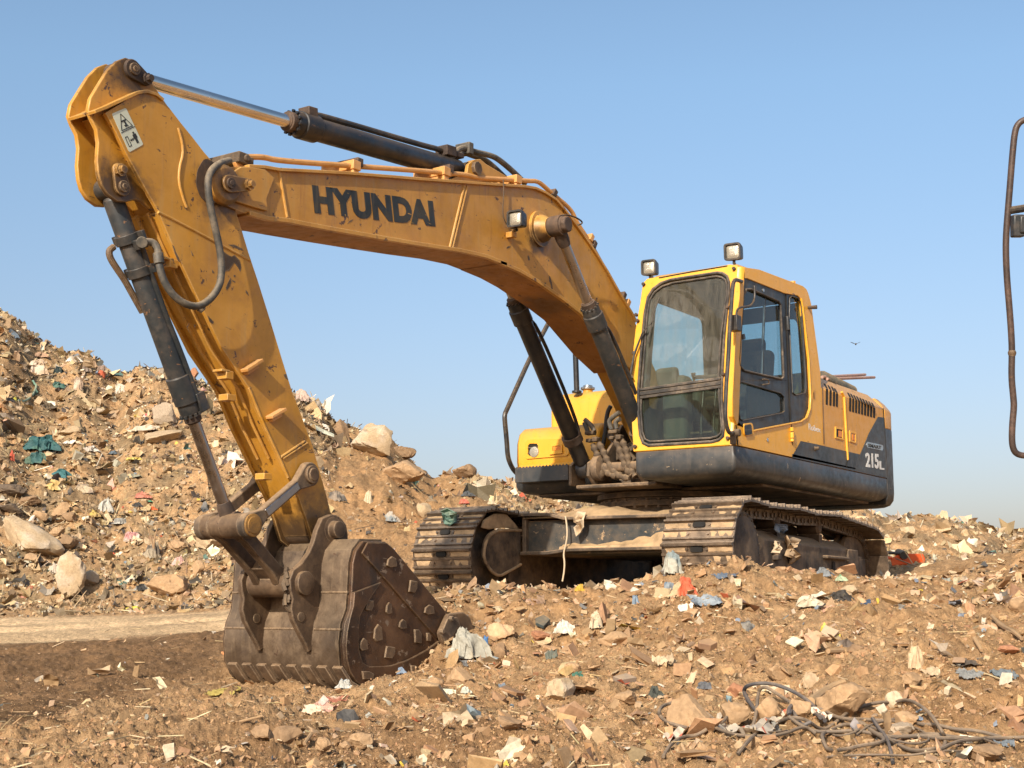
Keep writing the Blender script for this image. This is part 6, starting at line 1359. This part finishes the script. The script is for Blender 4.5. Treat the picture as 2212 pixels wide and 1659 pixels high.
junk=[(CR,250,600,260,240,(.40,.40,.35),'large crumpled grey and cream sack beside the bucket lip','sack','sack',(.66,.60,.46),'lump'),
(CR,378,560,70,115,(.10,.25,.55),'bright blue plastic strip behind the crumpled grey sack','plastic_strip','plastic',None,'lump'),
(CR,370,650,120,120,(.38,.28,.20),'brown paper lump leaning on the crumpled grey sack','paper','paper',None,'lump'),
(CR,900,485,170,130,WHT,'white torn foam sheet standing in the rubble between the tracks','foam_sheet','foam',(.60,.48,.33),'lump'),
(CR,1090,440,130,150,CRM,'cream plaster lump right of the white torn foam','plaster','plaster',WHT,'lump'),
(CR,1785,300,215,90,GB,'blue grey cloth lying below the red and yellow wrapper','cloth','cloth',(.16,.2,.26),'sheet'),
(CR,1660,215,210,150,(.62,.46,.28),'torn cream bag with a red and yellow print in front of the near track','torn_bag','bag',(.62,.14,.07),'lump'),
(CR,1545,215,70,115,BLU,'blue rag left of the torn printed bag','rag','rag',GB,'lump'),
(CR,1560,75,150,190,(.44,.44,.38),'grey torn sheet heaped against the front of the near track','torn_sheet','plastic',(.24,.30,.32),'lump'),
(CR,1910,150,180,50,(.14,.18,.24),'dark blue strip of cloth under the near track','cloth_strip','cloth',None,'sheet'),
(CR,1650,350,110,70,WHT,'white plastic flake below the blue grey cloth','plastic_flake','plastic',None,'sheet'),
(CR,1455,900,130,110,(.07,.08,.07),'shiny black rag between foreground stones','rag','rag',(.2,.2,.17),'lump'),
(CR,1510,690,130,110,(.55,.44,.30),'beige wrapper with a red edge in the middle foreground','wrapper','wrapper',(.60,.10,.08),'sheet'),
(CR,985,770,130,50,(.06,.16,.12),'dark green scrap of netting in the middle foreground','net_scrap','net',None,'sheet'),
(CR,800,655,80,80,(.16,.18,.15),'dark olive scrap left of the middle rocks','plastic_scrap','plastic',None,'sheet'),
(CR,1330,300,60,80,(.22,.30,.40),'small pale blue rag in front of the gap between the tracks','rag','rag',None,'lump'),
(CR,985,215,70,60,(.55,.36,.06),'yellow brown carton scrap under the machine','carton_scrap','carton',None,'lump'),
(CR,1330,240,60,50,WHT,'small white crumpled paper under the machine','paper','paper',None,'lump'),
(CR,250,890,70,60,(.62,.66,.58),'pale tissue scrap right of the angular boulder','paper','paper',None,'lump'),
(CS,360,485,145,85,(.06,.07,.085),'dark ribbed cloth bundle on the middle slope','cloth_bundle','cloth',(.25,.24,.22),'lump'),
(CS,770,335,210,95,(.58,.52,.40),'off-white torn sack beside the pinkish cloth','sack','sack',(.68,.64,.54),'lump'),
(CS,915,360,120,60,(.55,.24,.16),'pinkish red cloth right of the off-white sack','cloth','cloth',(.6,.36,.25),'sheet'),
(CS,985,290,250,100,(.06,.055,.05),'tangle of black stringy rags on the right slope','rags','rags',(.30,.26,.18),'lump'),
(CS,1170,325,110,45,(.06,.10,.18),'dark blue rag at the right end of the black tangle','rag','rag',None,'lump'),
(CS,985,178,80,55,(.16,.42,.22),'small green plastic bag near the rear of the near track','plastic_bag','bag',(.4,.5,.35),'lump'),
(CS,660,92,100,62,GB,'pale blue plastic under the near track side frame','plastic','plastic',(.45,.45,.42),'lump'),
(CS,870,140,100,80,(.24,.27,.30),'blue grey rag between the pale blue plastic and the green bag','rag','rag',None,'lump'),
(CS,1840,740,270,75,(.55,.44,.30),'layered strip of torn board on the far right slope','torn_board','board',(.12,.1,.08),'sheet'),
(CS,1850,825,180,80,(.22,.23,.23),'dark grey torn sheet under the layered board','torn_sheet','sheet',None,'sheet'),
(CS,2120,825,230,80,(.16,.19,.21),'blue grey sheet cut by the right picture edge','torn_sheet','sheet',None,'sheet'),
(CS,1480,690,110,230,(.60,.46,.30),'fibrous twisted pale cloth running down the right slope','cloth','cloth',(.42,.3,.18),'lump'),
(CS,1590,800,120,80,(.62,.48,.32),'pale rag at the foot of the twisted cloth','rag','rag',None,'sheet'),
(CS,1020,600,120,80,(.52,.44,.33),'ribbed grey paper bundle beside the leaning tile','paper_bundle','paper',(.15,.12,.1),'lump'),
(CS,780,860,170,150,(.66,.57,.42),'crumpled white paper behind the biggest boulder','paper','paper',(.5,.38,.25),'lump'),
(CS,560,930,180,80,(.60,.52,.38),'white shredded plastic inside the tall cable loop','shredded_plastic','plastic',None,'sheet'),
(CS,80,900,120,70,(.12,.13,.15),'small dark grey plastic scrap left of the tall cable loop','plastic_scrap','plastic',(.4,.38,.34),'lump'),
(CS,450,1270,10,10,TAN,None,'x','x',None,'lump'),
(CS,2090,1300,130,60,(.16,.19,.22),'grey blue scrap at the end of the right cables','plastic_scrap','plastic',None,'sheet'),
(CS,1520,1110,50,36,(.2,.26,.36),'tiny blue scrap inside the right cable arc','plastic_scrap','plastic',None,'lump'),
(CD,830,1300,240,110,(.62,.36,.28),'faded pink cardboard carton crushed in front of the bucket','carton','carton',(.74,.58,.44),'sheet'),
(CD,940,1265,150,60,(.36,.14,.09),'folded red brown card on the pink carton','card','carton',(.6,.5,.38),'sheet'),
(CD,990,1165,115,90,(.26,.34,.42),'pale blue rag squeezed under the bucket','rag','rag',(.5,.52,.5),'lump'),
(CD,1395,1065,80,70,(.22,.30,.42),'small blue rag against the bucket side','rag','rag',None,'lump'),
(CD,170,930,50,40,(.68,.32,.14),'small orange scrap left of the bucket','plastic_scrap','plastic',None,'sheet'),
(CD,160,1180,220,80,(.42,.34,.10),'yellowish dry leaves left of the bucket','leaves','leaves',(.2,.16,.08),'sheet'),
(CP,540,440,170,75,WHT,'white plastic sheet hanging on the left skyline','plastic_sheet','plastic',(.5,.44,.36),'lump'),
(CP,620,545,140,80,WHT,'white plastic trailing below the skyline sheet','plastic_sheet','plastic',(.45,.38,.3),'lump'),
(CP,300,630,190,170,(.55,.42,.30),'pinkish cloth sack on the upper left heap','sack','sack',(.7,.6,.5),'lump'),
(CP,330,540,150,60,(.45,.30,.2),'brown sack above the pinkish cloth sack','sack','sack',None,'lump'),
(CP,480,755,150,95,(.05,.13,.12),'small dark green net bundle on the upper heap','net_bundle','net',(.1,.2,.16),'lump'),
(CP,480,630,80,100,(.03,.05,.05),'black bag above the small green net bundle','bag','bag',None,'lump'),
(CP,330,1240,340,190,(.04,.12,.13),'large tangle of dark teal netting on the left heap','netting','net',(.10,.22,.18),'lump'),
(CP,300,1380,180,140,(.05,.13,.13),'teal netting trailing below the large tangle','netting','net',(.12,.2,.15),'lump'),
(CP,510,1505,180,100,(.05,.16,.18),'small blue green net beside the pale flat board','netting','net',None,'lump'),
(CP,650,740,90,190,(.62,.52,.42),'cream cloth hanging down the upper heap','cloth','cloth',(.4,.3,.22),'lump'),
(CP,1000,810,110,120,(.70,.64,.54),'white crumpled bag left of the bucket cylinder','bag','bag',(.5,.4,.3),'lump'),
(CP,600,1240,160,50,WHT,'white plastic strip, upper end, on the left heap','plastic_strip','plastic',None,'lump'),
(CP,740,1300,220,70,WHT,'white plastic strip running down right of the teal netting','plastic_strip','plastic',(.5,.45,.4),'lump'),
(CP,1230,1130,280,80,(.68,.60,.48),'pale crumpled sheet left of the cylinder rod','sheet','sheet',(.5,.4,.28),'lump'),
(CP,1110,1380,200,45,(.66,.54,.16),'yellow plastic strip in the middle of the heap','plastic_strip','plastic',None,'lump'),
(CP,95,1360,50,120,(.55,.12,.07),'red cloth strip at the left picture edge','cloth_strip','cloth',None,'lump'),
(CP,40,1075,90,36,(.66,.40,.28),'peach plastic at the left picture edge','plastic','plastic',None,'lump'),
(CP,950,1345,110,40,(.12,.16,.2),'dark rag left of the yellow strip','rag','rag',None,'lump'),
(CP,1220,1020,120,50,(.5,.12,.14),'red and white wrapper beside the grey slab','wrapper','wrapper',WHT,'lump'),
(CP,120,885,60,50,(.62,.58,.1),'yellow scrap at the end of the green hose','plastic_scrap','plastic',None,'lump'),
(CP,700,640,100,90,(.22,.18,.15),'dark brown cloth on the upper heap','cloth','cloth',(.4,.33,.26),'lump'),
(CP,840,640,90,90,(.3,.22,.17),'brown rag near the left skyline dip','rag','rag',None,'lump'),
(CQ,1190,240,160,85,(.62,.26,.18),'crumpled salmon pink bag on the heap','bag','bag',(.5,.2,.15),'lump'),
(CQ,1265,380,80,40,(.75,.18,.06),'small orange bag below the salmon bag','bag','bag',None,'lump'),
(CQ,1215,303,110,26,(.12,.35,.22),'green plastic strip between the salmon and orange bags','plastic_strip','plastic',None,'lump'),
(CQ,1140,340,100,60,(.05,.05,.05),'black rag left of the orange bag','rag','rag',None,'lump'),
(CQ,1690,350,80,120,(.07,.08,.09),'black plastic behind the cylinder rod foot','plastic','plastic',(.2,.2,.2),'lump'),
(CQ,1420,450,70,50,(.04,.04,.04),'small black scrap on the lower heap','plastic_scrap','plastic',None,'lump'),
(CQ,450,170,260,110,(.60,.44,.18),'yellow brown straw bundle on the left heap','straw_bundle','straw',(.68,.6,.4),'lump'),
(CQ,700,180,160,100,(.28,.22,.17),'dark tangle of roots right of the straw bundle','roots','roots',(.5,.42,.3),'lump'),
(CQ,870,330,140,150,(.50,.50,.46),'grey white plastic trailing down the heap','plastic_sheet','plastic',(.36,.34,.3),'lump'),
(CQ,1000,480,160,70,(.55,.55,.50),'grey white plastic, lower end of the trail','plastic_sheet','plastic',(.3,.3,.28),'lump'),
(CQ,770,400,110,80,(.60,.46,.14),'yellow sack piece on the lower left heap','sack','sack',(.4,.28,.12),'lump'),
(CQ,1090,590,150,120,(.66,.58,.50),'white and pink plastic heap above the dark stump','plastic','plastic',(.55,.3,.3),'lump'),
(CQ,1270,700,190,190,(.38,.33,.25),'grey fibrous stump of sacking with sticks above it','sacking','sack',(.14,.12,.1),'lump'),
(CQ,1480,785,95,110,(.66,.42,.38),'pale pink torn bag left of the bucket','bag','bag',(.7,.6,.5),'lump'),
(CQ,1180,1015,110,90,(.45,.45,.42),'black and white striped bag touching the rounded boulder','bag','bag',(.04,.04,.04),'lump'),
(CQ,1100,1190,170,40,(.72,.64,.12),'yellow plastic strip at the edge of the haul road','plastic_strip','plastic',None,'lump'),
(CQ,1090,945,110,50,(.66,.62,.52),'white scrap above the striped bag','plastic_scrap','plastic',None,'lump'),
(CQ,255,1010,60,50,(.5,.2,.12),'reddish cloth scrap left of the upright slab','cloth_scrap','cloth',None,'lump'),
(CQ,470,850,120,110,(.52,.46,.38),'pale sack between the upright slab and the stones','sack','sack',None,'lump'),
(CC,960,370,70,80,WHT,'small white bag on the slope right of the arm','bag','bag',None,'lump'),
(CC,800,170,110,110,(.52,.40,.34),'pinkish sacking on the skyline right of the arm','sacking','sack',(.3,.24,.2),'lump'),
(CC,900,230,120,90,(.20,.18,.16),'dark shredded cloth below the skyline sacking','cloth','cloth',(.5,.44,.36),'lump'),
(CC,1260,870,60,120,CRM,'cream torn sheet on the earthy slope','sheet','sheet',None,'lump'),
(CC,1410,1000,110,90,(.28,.32,.34),'blue grey cloth on the slope above the far track','cloth','cloth',(.5,.46,.4),'lump'),
(CC,1040,860,110,110,(.12,.11,.1),'dark rag right of the arm tip','rag','rag',(.3,.25,.2),'lump'),
(CC,2040,780,60,80,WHT,'white scrap on the slope left of the tool box','plastic_scrap','plastic',None,'lump'),
(CJ,480,380,80,60,(.55,.17,.12),'red plastic scrap above the far track','plastic_scrap','plastic',None,'lump'),
(CJ,505,325,110,55,(.10,.11,.12),'dark plastic above the red scrap','plastic','plastic',None,'lump'),
(CJ,690,375,80,50,CRM,'cream paper on the heap behind the far track','paper','paper',None,'lump')]
for i,t in enumerate(junk):
    cf,x,y,w,h,c,lb,nm,cat,c2,mode=t
    if lb is None: continue
    crumple(cf,x,y,w,h,c,lb,200+i,nm,cat,c2,.25,mode)
# cables
def gpath(cf,pts,r,lift):
    out=[]
    for i,p in enumerate(pts):
        g,d=ghit(cf(p[0],p[1])); z=r+.014+ (p[2] if len(p)>2 else 0); q=g+V(0,0,z)
        # keep the drawn line when the cable stands clear of the ground: slide towards the viewer
        out.append(q if z<.045 else CAM+ray(*cf(p[0],p[1]))*max(1,(d-z*4)))
    return out
def cable(cf,pts,r,label,mat='cable',name='cable',cat='cable'):
    m=MB(); m.tube(gpath(cf,pts,r,0),r,8,smooth=3); return tag(m.build(name,mat,None),label,cat)
M['cable']=worn('cable',(.10,.075,.055),dust=(.36,.25,.15),dustamt=.8,top=.6,rough=.7,bump=.1,scale=3)
M['cable_dark']=worn('cable_dark',(.04,.04,.045),dust=(.3,.22,.15),dustamt=.5,top=.5,rough=.55,bump=.1,scale=3)
cr=.0078
cable(CS,[(300,1425),(350,1330),(420,1260),(540,1200),(640,1185),(760,1190),(860,1210),(960,1190),(1040,1120),(1140,1060),(1250,1058),(1330,1055),(1440,1030),(1530,1015,.05),(1600,1080,.05),(1660,1180,.04),(1690,1260),(1680,1340),(1600,1390),(1480,1385),(1380,1350),(1290,1290),(1200,1230),(1130,1180),(1050,1180)],cr,'long cable arcing round the right stones and back to the bottom edge')
cable(CS,[(375,1210),(400,1150,.03),(425,1040,.08),(430,940,.12),(450,890,.14),(490,885,.14),(560,930,.12),(650,990,.08),(740,1050,.04),(850,1110,.02),(960,1160),(1080,1195),(1200,1240),(1290,1300),(1250,1320),(1130,1340),(1000,1370),(900,1360),(860,1310),(870,1260),(920,1210),(1000,1195),(1150,1200),(1250,1215),(1400,1250),(1600,1290),(1800,1295),(2000,1290),(2250,1300)],cr,'tangled cable with a tall narrow loop and a flat loop at the bottom centre right')
cable(CS,[(590,1145),(520,1120,.03),(430,1060,.05),(370,980,.08),(335,920,.1),(350,880,.13),(410,862,.15),(500,858,.15),(590,880,.14),(680,920,.12),(760,970,.09),(830,1040,.05),(880,1110,.03)],cr*1.15,'dark cable arching highest over the blocky boulder','cable_dark')
cable(CS,[(790,1210),(720,1180),(660,1130,.02),(635,1080,.05),(640,1020,.08),(690,985,.09),(750,1000,.08),(800,1040,.05),(850,1090,.03)],cr*1.15,'short dark loop between the blocky boulder and the biggest boulder','cable_dark')
cable(CS,[(640,1170),(700,1195),(800,1225),(950,1235),(1100,1240),(1300,1270),(1500,1275),(1650,1270),(1800,1285)],cr,'cable lying nearly straight below the biggest boulder')
cable(CS,[(1060,1160),(1180,1150),(1300,1145),(1420,1160),(1520,1185),(1620,1210),(1750,1240),(1900,1260),(2060,1262)],cr,'thin cable lying over the right stones towards the picture edge')
cable(CS,[(2060,1262),(1990,1280),(1880,1310),(1780,1335),(1650,1385)],cr,'short cable rising to the right edge of the tangle')
cable(CS,[(1200,1180),(1240,1230),(1290,1290),(1320,1360),(1335,1425)],cr,'cable end dropping to the bottom edge right of centre','cable_dark')
cable(CS,[(-20,1170),(80,1200),(250,1260),(420,1290),(600,1280),(750,1265),(820,1260)],cr*.9,'thin cable running under the striped tape')
cable(CR,[(1510,1340),(1560,1270),(1640,1230),(1720,1215),(1790,1190)],cr,'cable end at the bottom edge left of the striped tape')
cable(CR,[(1790,1160),(1680,1110,.03),(1560,1080,.05),(1490,1040,.08),(1480,990,.1),(1520,955,.13),(1600,940,.15),(1700,960,.13),(1800,1020,.09),(1870,1090,.05),(1930,1130,.02)],cr,'cable loop standing over the large rough boulder')
cable(CP,[(150,912),(200,912),(255,895),(290,860),(300,820),(290,790),(268,768)],.02,'pale green hose curled on the left heap','green_hose','hose','hose') if 'green_hose' in M else None
M['green_hose']=worn('green_hose',(.20,.36,.27),dustamt=.3,rough=.5,bump=0)
cable(CP,[(150,912),(200,912),(255,895),(290,860),(300,820),(290,790),(268,768)],.022,'pale green hose curled on the left heap','green_hose','hose','hose')
rq=random.Random(8)
for i,(lb,pp) in enumerate([('thin wire looping low between the right stones',[(1100,1250),(1200,1200),(1350,1180),(1500,1220),(1600,1300),(1500,1340),(1350,1320)]),('thin wire crossing the right end of the tangle',[(1250,1330),(1420,1270),(1600,1240),(1780,1290),(1900,1270),(2050,1330)]),('thin wire running along the bottom edge on the right',[(900,1400),(1060,1385),(1250,1400),(1450,1410),(1650,1400),(1850,1380),(2100,1400)]),('thin wire coiled under the biggest boulder',[(900,1150),(980,1120),(1080,1160),(1140,1230),(1060,1280),(950,1270),(880,1220)]),('thin wire left of the striped tape among the left stones',[(120,1240),(230,1210),(380,1235),(520,1250),(640,1225)])]):
    cable(CS,[(x+rq.uniform(-12,12),y+rq.uniform(-8,8)) for x,y in pp],.0045,lb,'cable','wire','wire')
# striped tape
def tape(cf,pts,w,label,seed):
    P=gpath(cf,pts,.012,0); Q=P
    for _ in range(3): Q=[Q[0]]+[x for a,b in zip(Q,Q[1:]) for x in (a.lerp(b,.25),a.lerp(b,.75))]+[Q[-1]]
    r=random.Random(seed); m=MB(); vs=[];fs=[];mi=[]; n=5
    for i,p in enumerate(Q):
        t=(Q[min(i+1,len(Q)-1)]-Q[max(i-1,0)]).normalized(); side=t.cross(V(0,0,1)).normalized()
        for k in range(n): a=k/(n-1)-.5; vs.append(p+side*a*w*r.uniform(.8,1.1)+V(0,0,w*.22*math.sin(k*2.4+i*.45)+.006*r.uniform(0,1)))
    for i in range(len(Q)-1):
        for k in range(n-1): fs.append((i*n+k,i*n+k+1,(i+1)*n+k+1,(i+1)*n+k)); mi.append(1 if (i%11 in (3,4) and k in (1,2)) or (i%17==6 and k==3) else 0)
    m._add(vs,fs); m.mi=mi; return tag(m.build('striped_tape',['tape_white','tape_red'],None,angle=80),label,'tape')
M['tape_white']=worn('tape_white',(.70,.60,.46),dustamt=.5,top=.2,rough=.6,bump=.1); M['tape_red']=worn('tape_red',(.58,.10,.06),dustamt=.4,top=.2,rough=.6,bump=.1)
tape(CR,[(1550,1235),(1640,1200),(1740,1185),(1830,1160),(1900,1140),(1980,1165),(2060,1215),(2140,1190),(2212,1160)],.07,'red and white plastic tape, crumpled left end, across the foreground',4)
tape(CS,[(400,1240),(470,1215),(560,1180),(640,1140),(720,1130),(800,1125),(850,1140),(900,1180)],.06,'red and white plastic tape draped among the cables',5)
# branch and sticks
M['wood']=worn('wood',(.38,.24,.13),dustamt=.6,top=.5,rough=.9,bump=.5,scale=3)
for cf,pts,r,lb,nm in ((CS,[(785,985,.04),(860,925,.04),(930,880,.03),(1010,850,.02)],[.022,.02,.017,.014],'thick knobbly branch behind the biggest boulder','branch'),(CS,[(2000,480),(2070,530),(2140,580),(2200,620)],[.01,.014,.012,.01],'pale split stick high on the right slope','stick'),(CS,[(1885,625),(1930,690)],[.012,.01],'short pale stick on the right slope','stick'),(CS,[(905,715),(1000,680)],[.014,.014],'short tan stick below the leaning tile','stick'),
    (CR,[(420,950),(440,945)],[.004,.004],None,''),(CD,[(270,1435),(430,1440)],[.006,.005],'thin dark stick lying below the bucket, left','stick'),(CD,[(720,1620),(765,1560)],[.008,.008],'small pale stick near the bottom edge','stick')):
    if lb: m=MB(); m.tube(gpath(cf,pts,.012,0),r,7,smooth=1); tag(m.build(nm,'wood',None),lb,nm)
for a,b,lb in (((1225,500),(1255,600),'left twig standing in the grey sacking stump'),((1310,490),(1285,580),'right twig standing in the grey sacking stump')):
    g,d=ghit(CQ(1270,780)); m=MB(); m.tube([CAM+ray(*CQ(*a))*(d-.1),CAM+ray(*CQ(*b))*(d-.1),CAM+ray(*CQ(1275,680))*(d-.1)],[.008,.012,.014],6); tag(m.build('twig','wood',None),lb,'twig')
# ---- things resting on the machine
def rag_on(P,mat,label,name,cat,th=.006,seed=1):
    """thin crumpled cloth: outline P (3-D), bulged and creased"""
    P=[Vector(p) for p in P]; c=sum(P,Vector())/len(P); r=random.Random(seed); n=len(P); nrm=Vector()
    for i in range(n): nrm+=(P[i]-c).cross(P[(i+1)%n]-c)
    nrm.normalize(); rings=[]; K=6; vs=[];fs=[]
    for k in range(K):
        t=1-k/K
        for i in range(n): vs.append(c+(P[i]-c)*t*(1+.06*r.uniform(-1,1))+nrm*(.035*r.uniform(-1,1)*(1 if k else .6)+.02*math.sin(i*1.9)))
    vs.append(c+nrm*.02)
    for k in range(K-1):
        for i in range(n): j=(i+1)%n; fs.append((k*n+i,k*n+j,(k+1)*n+j,(k+1)*n+i))
    for i in range(n): fs.append(((K-1)*n+i,(K-1)*n+(i+1)%n,K*n))
    m=MB(); m._add(vs,fs); o=m.build(name,mat,None,angle=60); sm=o.modifiers.new('thickness','SOLIDIFY'); sm.thickness=th; return tag(o,label,cat)
M['green_cloth']=worn('green_cloth',(.10,.20,.16),dustamt=.5,top=.2,rough=.8,bump=.3); M['pale_cloth']=worn('pale_cloth',(.62,.48,.32),dustamt=.5,top=.2,rough=.9,bump=.3)
M['tan_cloth']=worn('tan_cloth',(.40,.28,.17),dustamt=.6,top=.2,rough=.9,bump=.3); M['blue_cloth']=worn('blue_cloth',(.14,.20,.27),dustamt=.4,top=.2,rough=.8,bump=.3)
def onX(cf,pts,X): return [PX(cf(*p),X) for p in pts]
rag_on(onX(CJ,[(305,430),(350,405),(400,440),(438,450),(415,490),(430,515),(385,545),(330,540),(320,500),(330,465)],2.08),'green_cloth','dusty green cloth draped over the top of the far track','cloth_scrap','cloth',seed=2)
rag_on(onX(CJ,[(1345,430),(1395,440),(1398,500),(1385,560),(1350,600),(1330,620),(1322,560),(1345,530),(1312,520),(1318,470)],1.30),'pale_cloth','pale cloth strip hanging from the frame between the tracks','hanging_cloth','cloth',seed=3)
m=MB(); m.tube(onX(CJ,[(1248,475),(1258,540),(1262,620),(1250,690),(1232,760),(1242,820),(1238,890),(1225,965)],1.30),.008,7,smooth=2); tag(m.build('string','pale_cloth',None),'pale frayed string hanging in front of the undercarriage','string')
rag_on([PY(CK(*p),1.46) for p in ((1195,615),(1245,625),(1290,640),(1285,670),(1250,680),(1240,730),(1290,790),(1285,830),(1240,840),(1225,790),(1195,770),(1235,720),(1215,670))],'tan_cloth','tan rag hanging from the side of the near track','hanging_rag','rag',seed=4)
rag_on([PY(CK(*p),1.44) for p in ((1120,570),(1150,530),(1195,535),(1210,580),(1190,610),(1130,600))],'blue_cloth','blue grey rag caught on top of the near track frame','rag','rag',seed=5)
rag_on([PY(CK(*p),1.48) for p in ((1125,660),(1165,665),(1155,720),(1135,760),(1108,750),(1130,700))],'pale_cloth','pale strip of card hanging beside the tan rag','card_strip','card',seed=6)
M['tarp']=worn('tarp',(.04,.05,.05),dustamt=.5,top=.4,rough=.7,bump=.2); M['pinkrod']=worn('pinkrod',(.45,.26,.20),dustamt=.5,top=.3,rough=.6,bump=.1)
a=PY(CI(1050,330),.95);b=PY(CI(1370,415),.95); a.z=max(a.z,2.30); m=MB(); n=40; Q=[a.lerp(V(b.x,b.y,2.31),i/n) for i in range(n+1)]
m.tube(Q,[(.085 if i%2 else .07)*(1.0-.25*i/n) for i in range(n+1)],14); tag(m.build('ribbed_hose','tarp',None),'dark ribbed hose lying on top of the engine hood behind the cab','hose')
for p1,p2,lb in ((CI(1060,345),CI(1505,290),'upper pinkish steel rod sticking out over the engine hood'),(CI(1110,365),CI(1600,318),'lower pinkish steel rod sticking out over the engine hood')):
    m=MB(); q=PY(p1,1.02); e=PY(p2,.55 if 'upper' in lb else .7); m.cyl(V(q.x,q.y,q.z+.03),e,.016,8); tag(m.build('steel_rod','pinkrod',None),lb,'steel rod')
# ---- rail and lamp bracket of a second machine at the right edge
d0=7.2; RB=tag(empty('machine_rail'),'bent dark brown handrail of another machine at the right picture edge','handrail')
def TQ(x,y,dx=0): return CAM+ray(*CT(x,y))*d0
pts=[(420,40),(330,50),(284,58),(258,75),(243,110),(232,220),(222,350),(212,470),(205,560),(203,640),(208,760),(220,900),(228,1010),(231,1090),(228,1200),(237,1290),(240,1330),(232,1410),(230,1490),(240,1530),(262,1546),(300,1550),(420,1552)]
m=MB(); m.tube([TQ(*p) for p in pts],.0165,12,smooth=2); m.build('rail','rail_brown',RB)
m=MB(); m.turned(TQ(231,1082),TQ(231,1102),[(0,.017),(.008,.021),(.016,.021),(.028,.017)],12); m.build('weld_collar','rust',RB)
m=MB(); m.cyl(TQ(215,462),TQ(420,430),.02,10); m.build('cross_bar','rail_black',RB)
a=TQ(255,530); m=MB(); m.obox(a,RT,UP,FW,.03,.058,.03); m.obox(a+RT*.02+UP*.005-FW*.02,RT,UP,FW,.02,.045,.02); m.build('lamp_housing','cylinder_grey',RB,bevel=.008)
e=TQ(420,40); gz=float(height([e.x],[e.y])[0]); m=MB(); m.cyl(V(e.x,e.y,e.z+.05),V(e.x,e.y,gz-.1),.03,12); m.build('post','rail_brown',RB)
# ---- orange attachment part behind the near track
g,d=ghit(CK(2045,850)); RO=tag(empty('attachment_part',g),'bright orange steel part lying behind the rear of the near track','steel part')
def OQ(x,y): return CAM+ray(*CK(x,y))*d-g
m=MB(); m.prism([OQ(*p) for p in ((1985,800),(2040,760),(2095,752),(2112,790),(2108,840),(2040,845),(2000,850))],-FW*.0+V(-.25,.15,0)); m.build('body','orange',RO,bevel=.01)
m=MB(); m.cyl(OQ(1880,742),OQ(2080,756),.018,8); m.build('grey_rod','rail_black',RO); m=MB(); m.cyl(OQ(1850,790),OQ(2000,788),.018,8); m.build('red_rod','orange',RO)
m=MB(); m.cyl(OQ(2085,765)-FW*.05,OQ(2085,765)+FW*.2,.05,14); m.build('pin','rubber',RO)
# ---- bird in the sky
c=PD((1848,743),70); m=MB(); w=.24
body=[c-FW*.0+RT*0+UP*0]
m.turned(c-RT*.0-UP*.06,c+UP*.05+RT*.03,[(0,.01),(.03,.04),(.07,.045),(.11,.015)],10)
bo=m.build('bird','rubber',None); tag(bo,'small dark bird gliding in the sky right of the cab','bird')
for s in (1,-1):
    P=[c+UP*.0,c+RT*s*.12+UP*.05-FW*.04,c+RT*s*.25+UP*.10,c+RT*s*.24+UP*.085+FW*.04,c+RT*s*.12+UP*.03+FW*.07,c+FW*.05]
    m=MB(); m.prism(P,UP*.008); m.build('wing','rubber',bo)
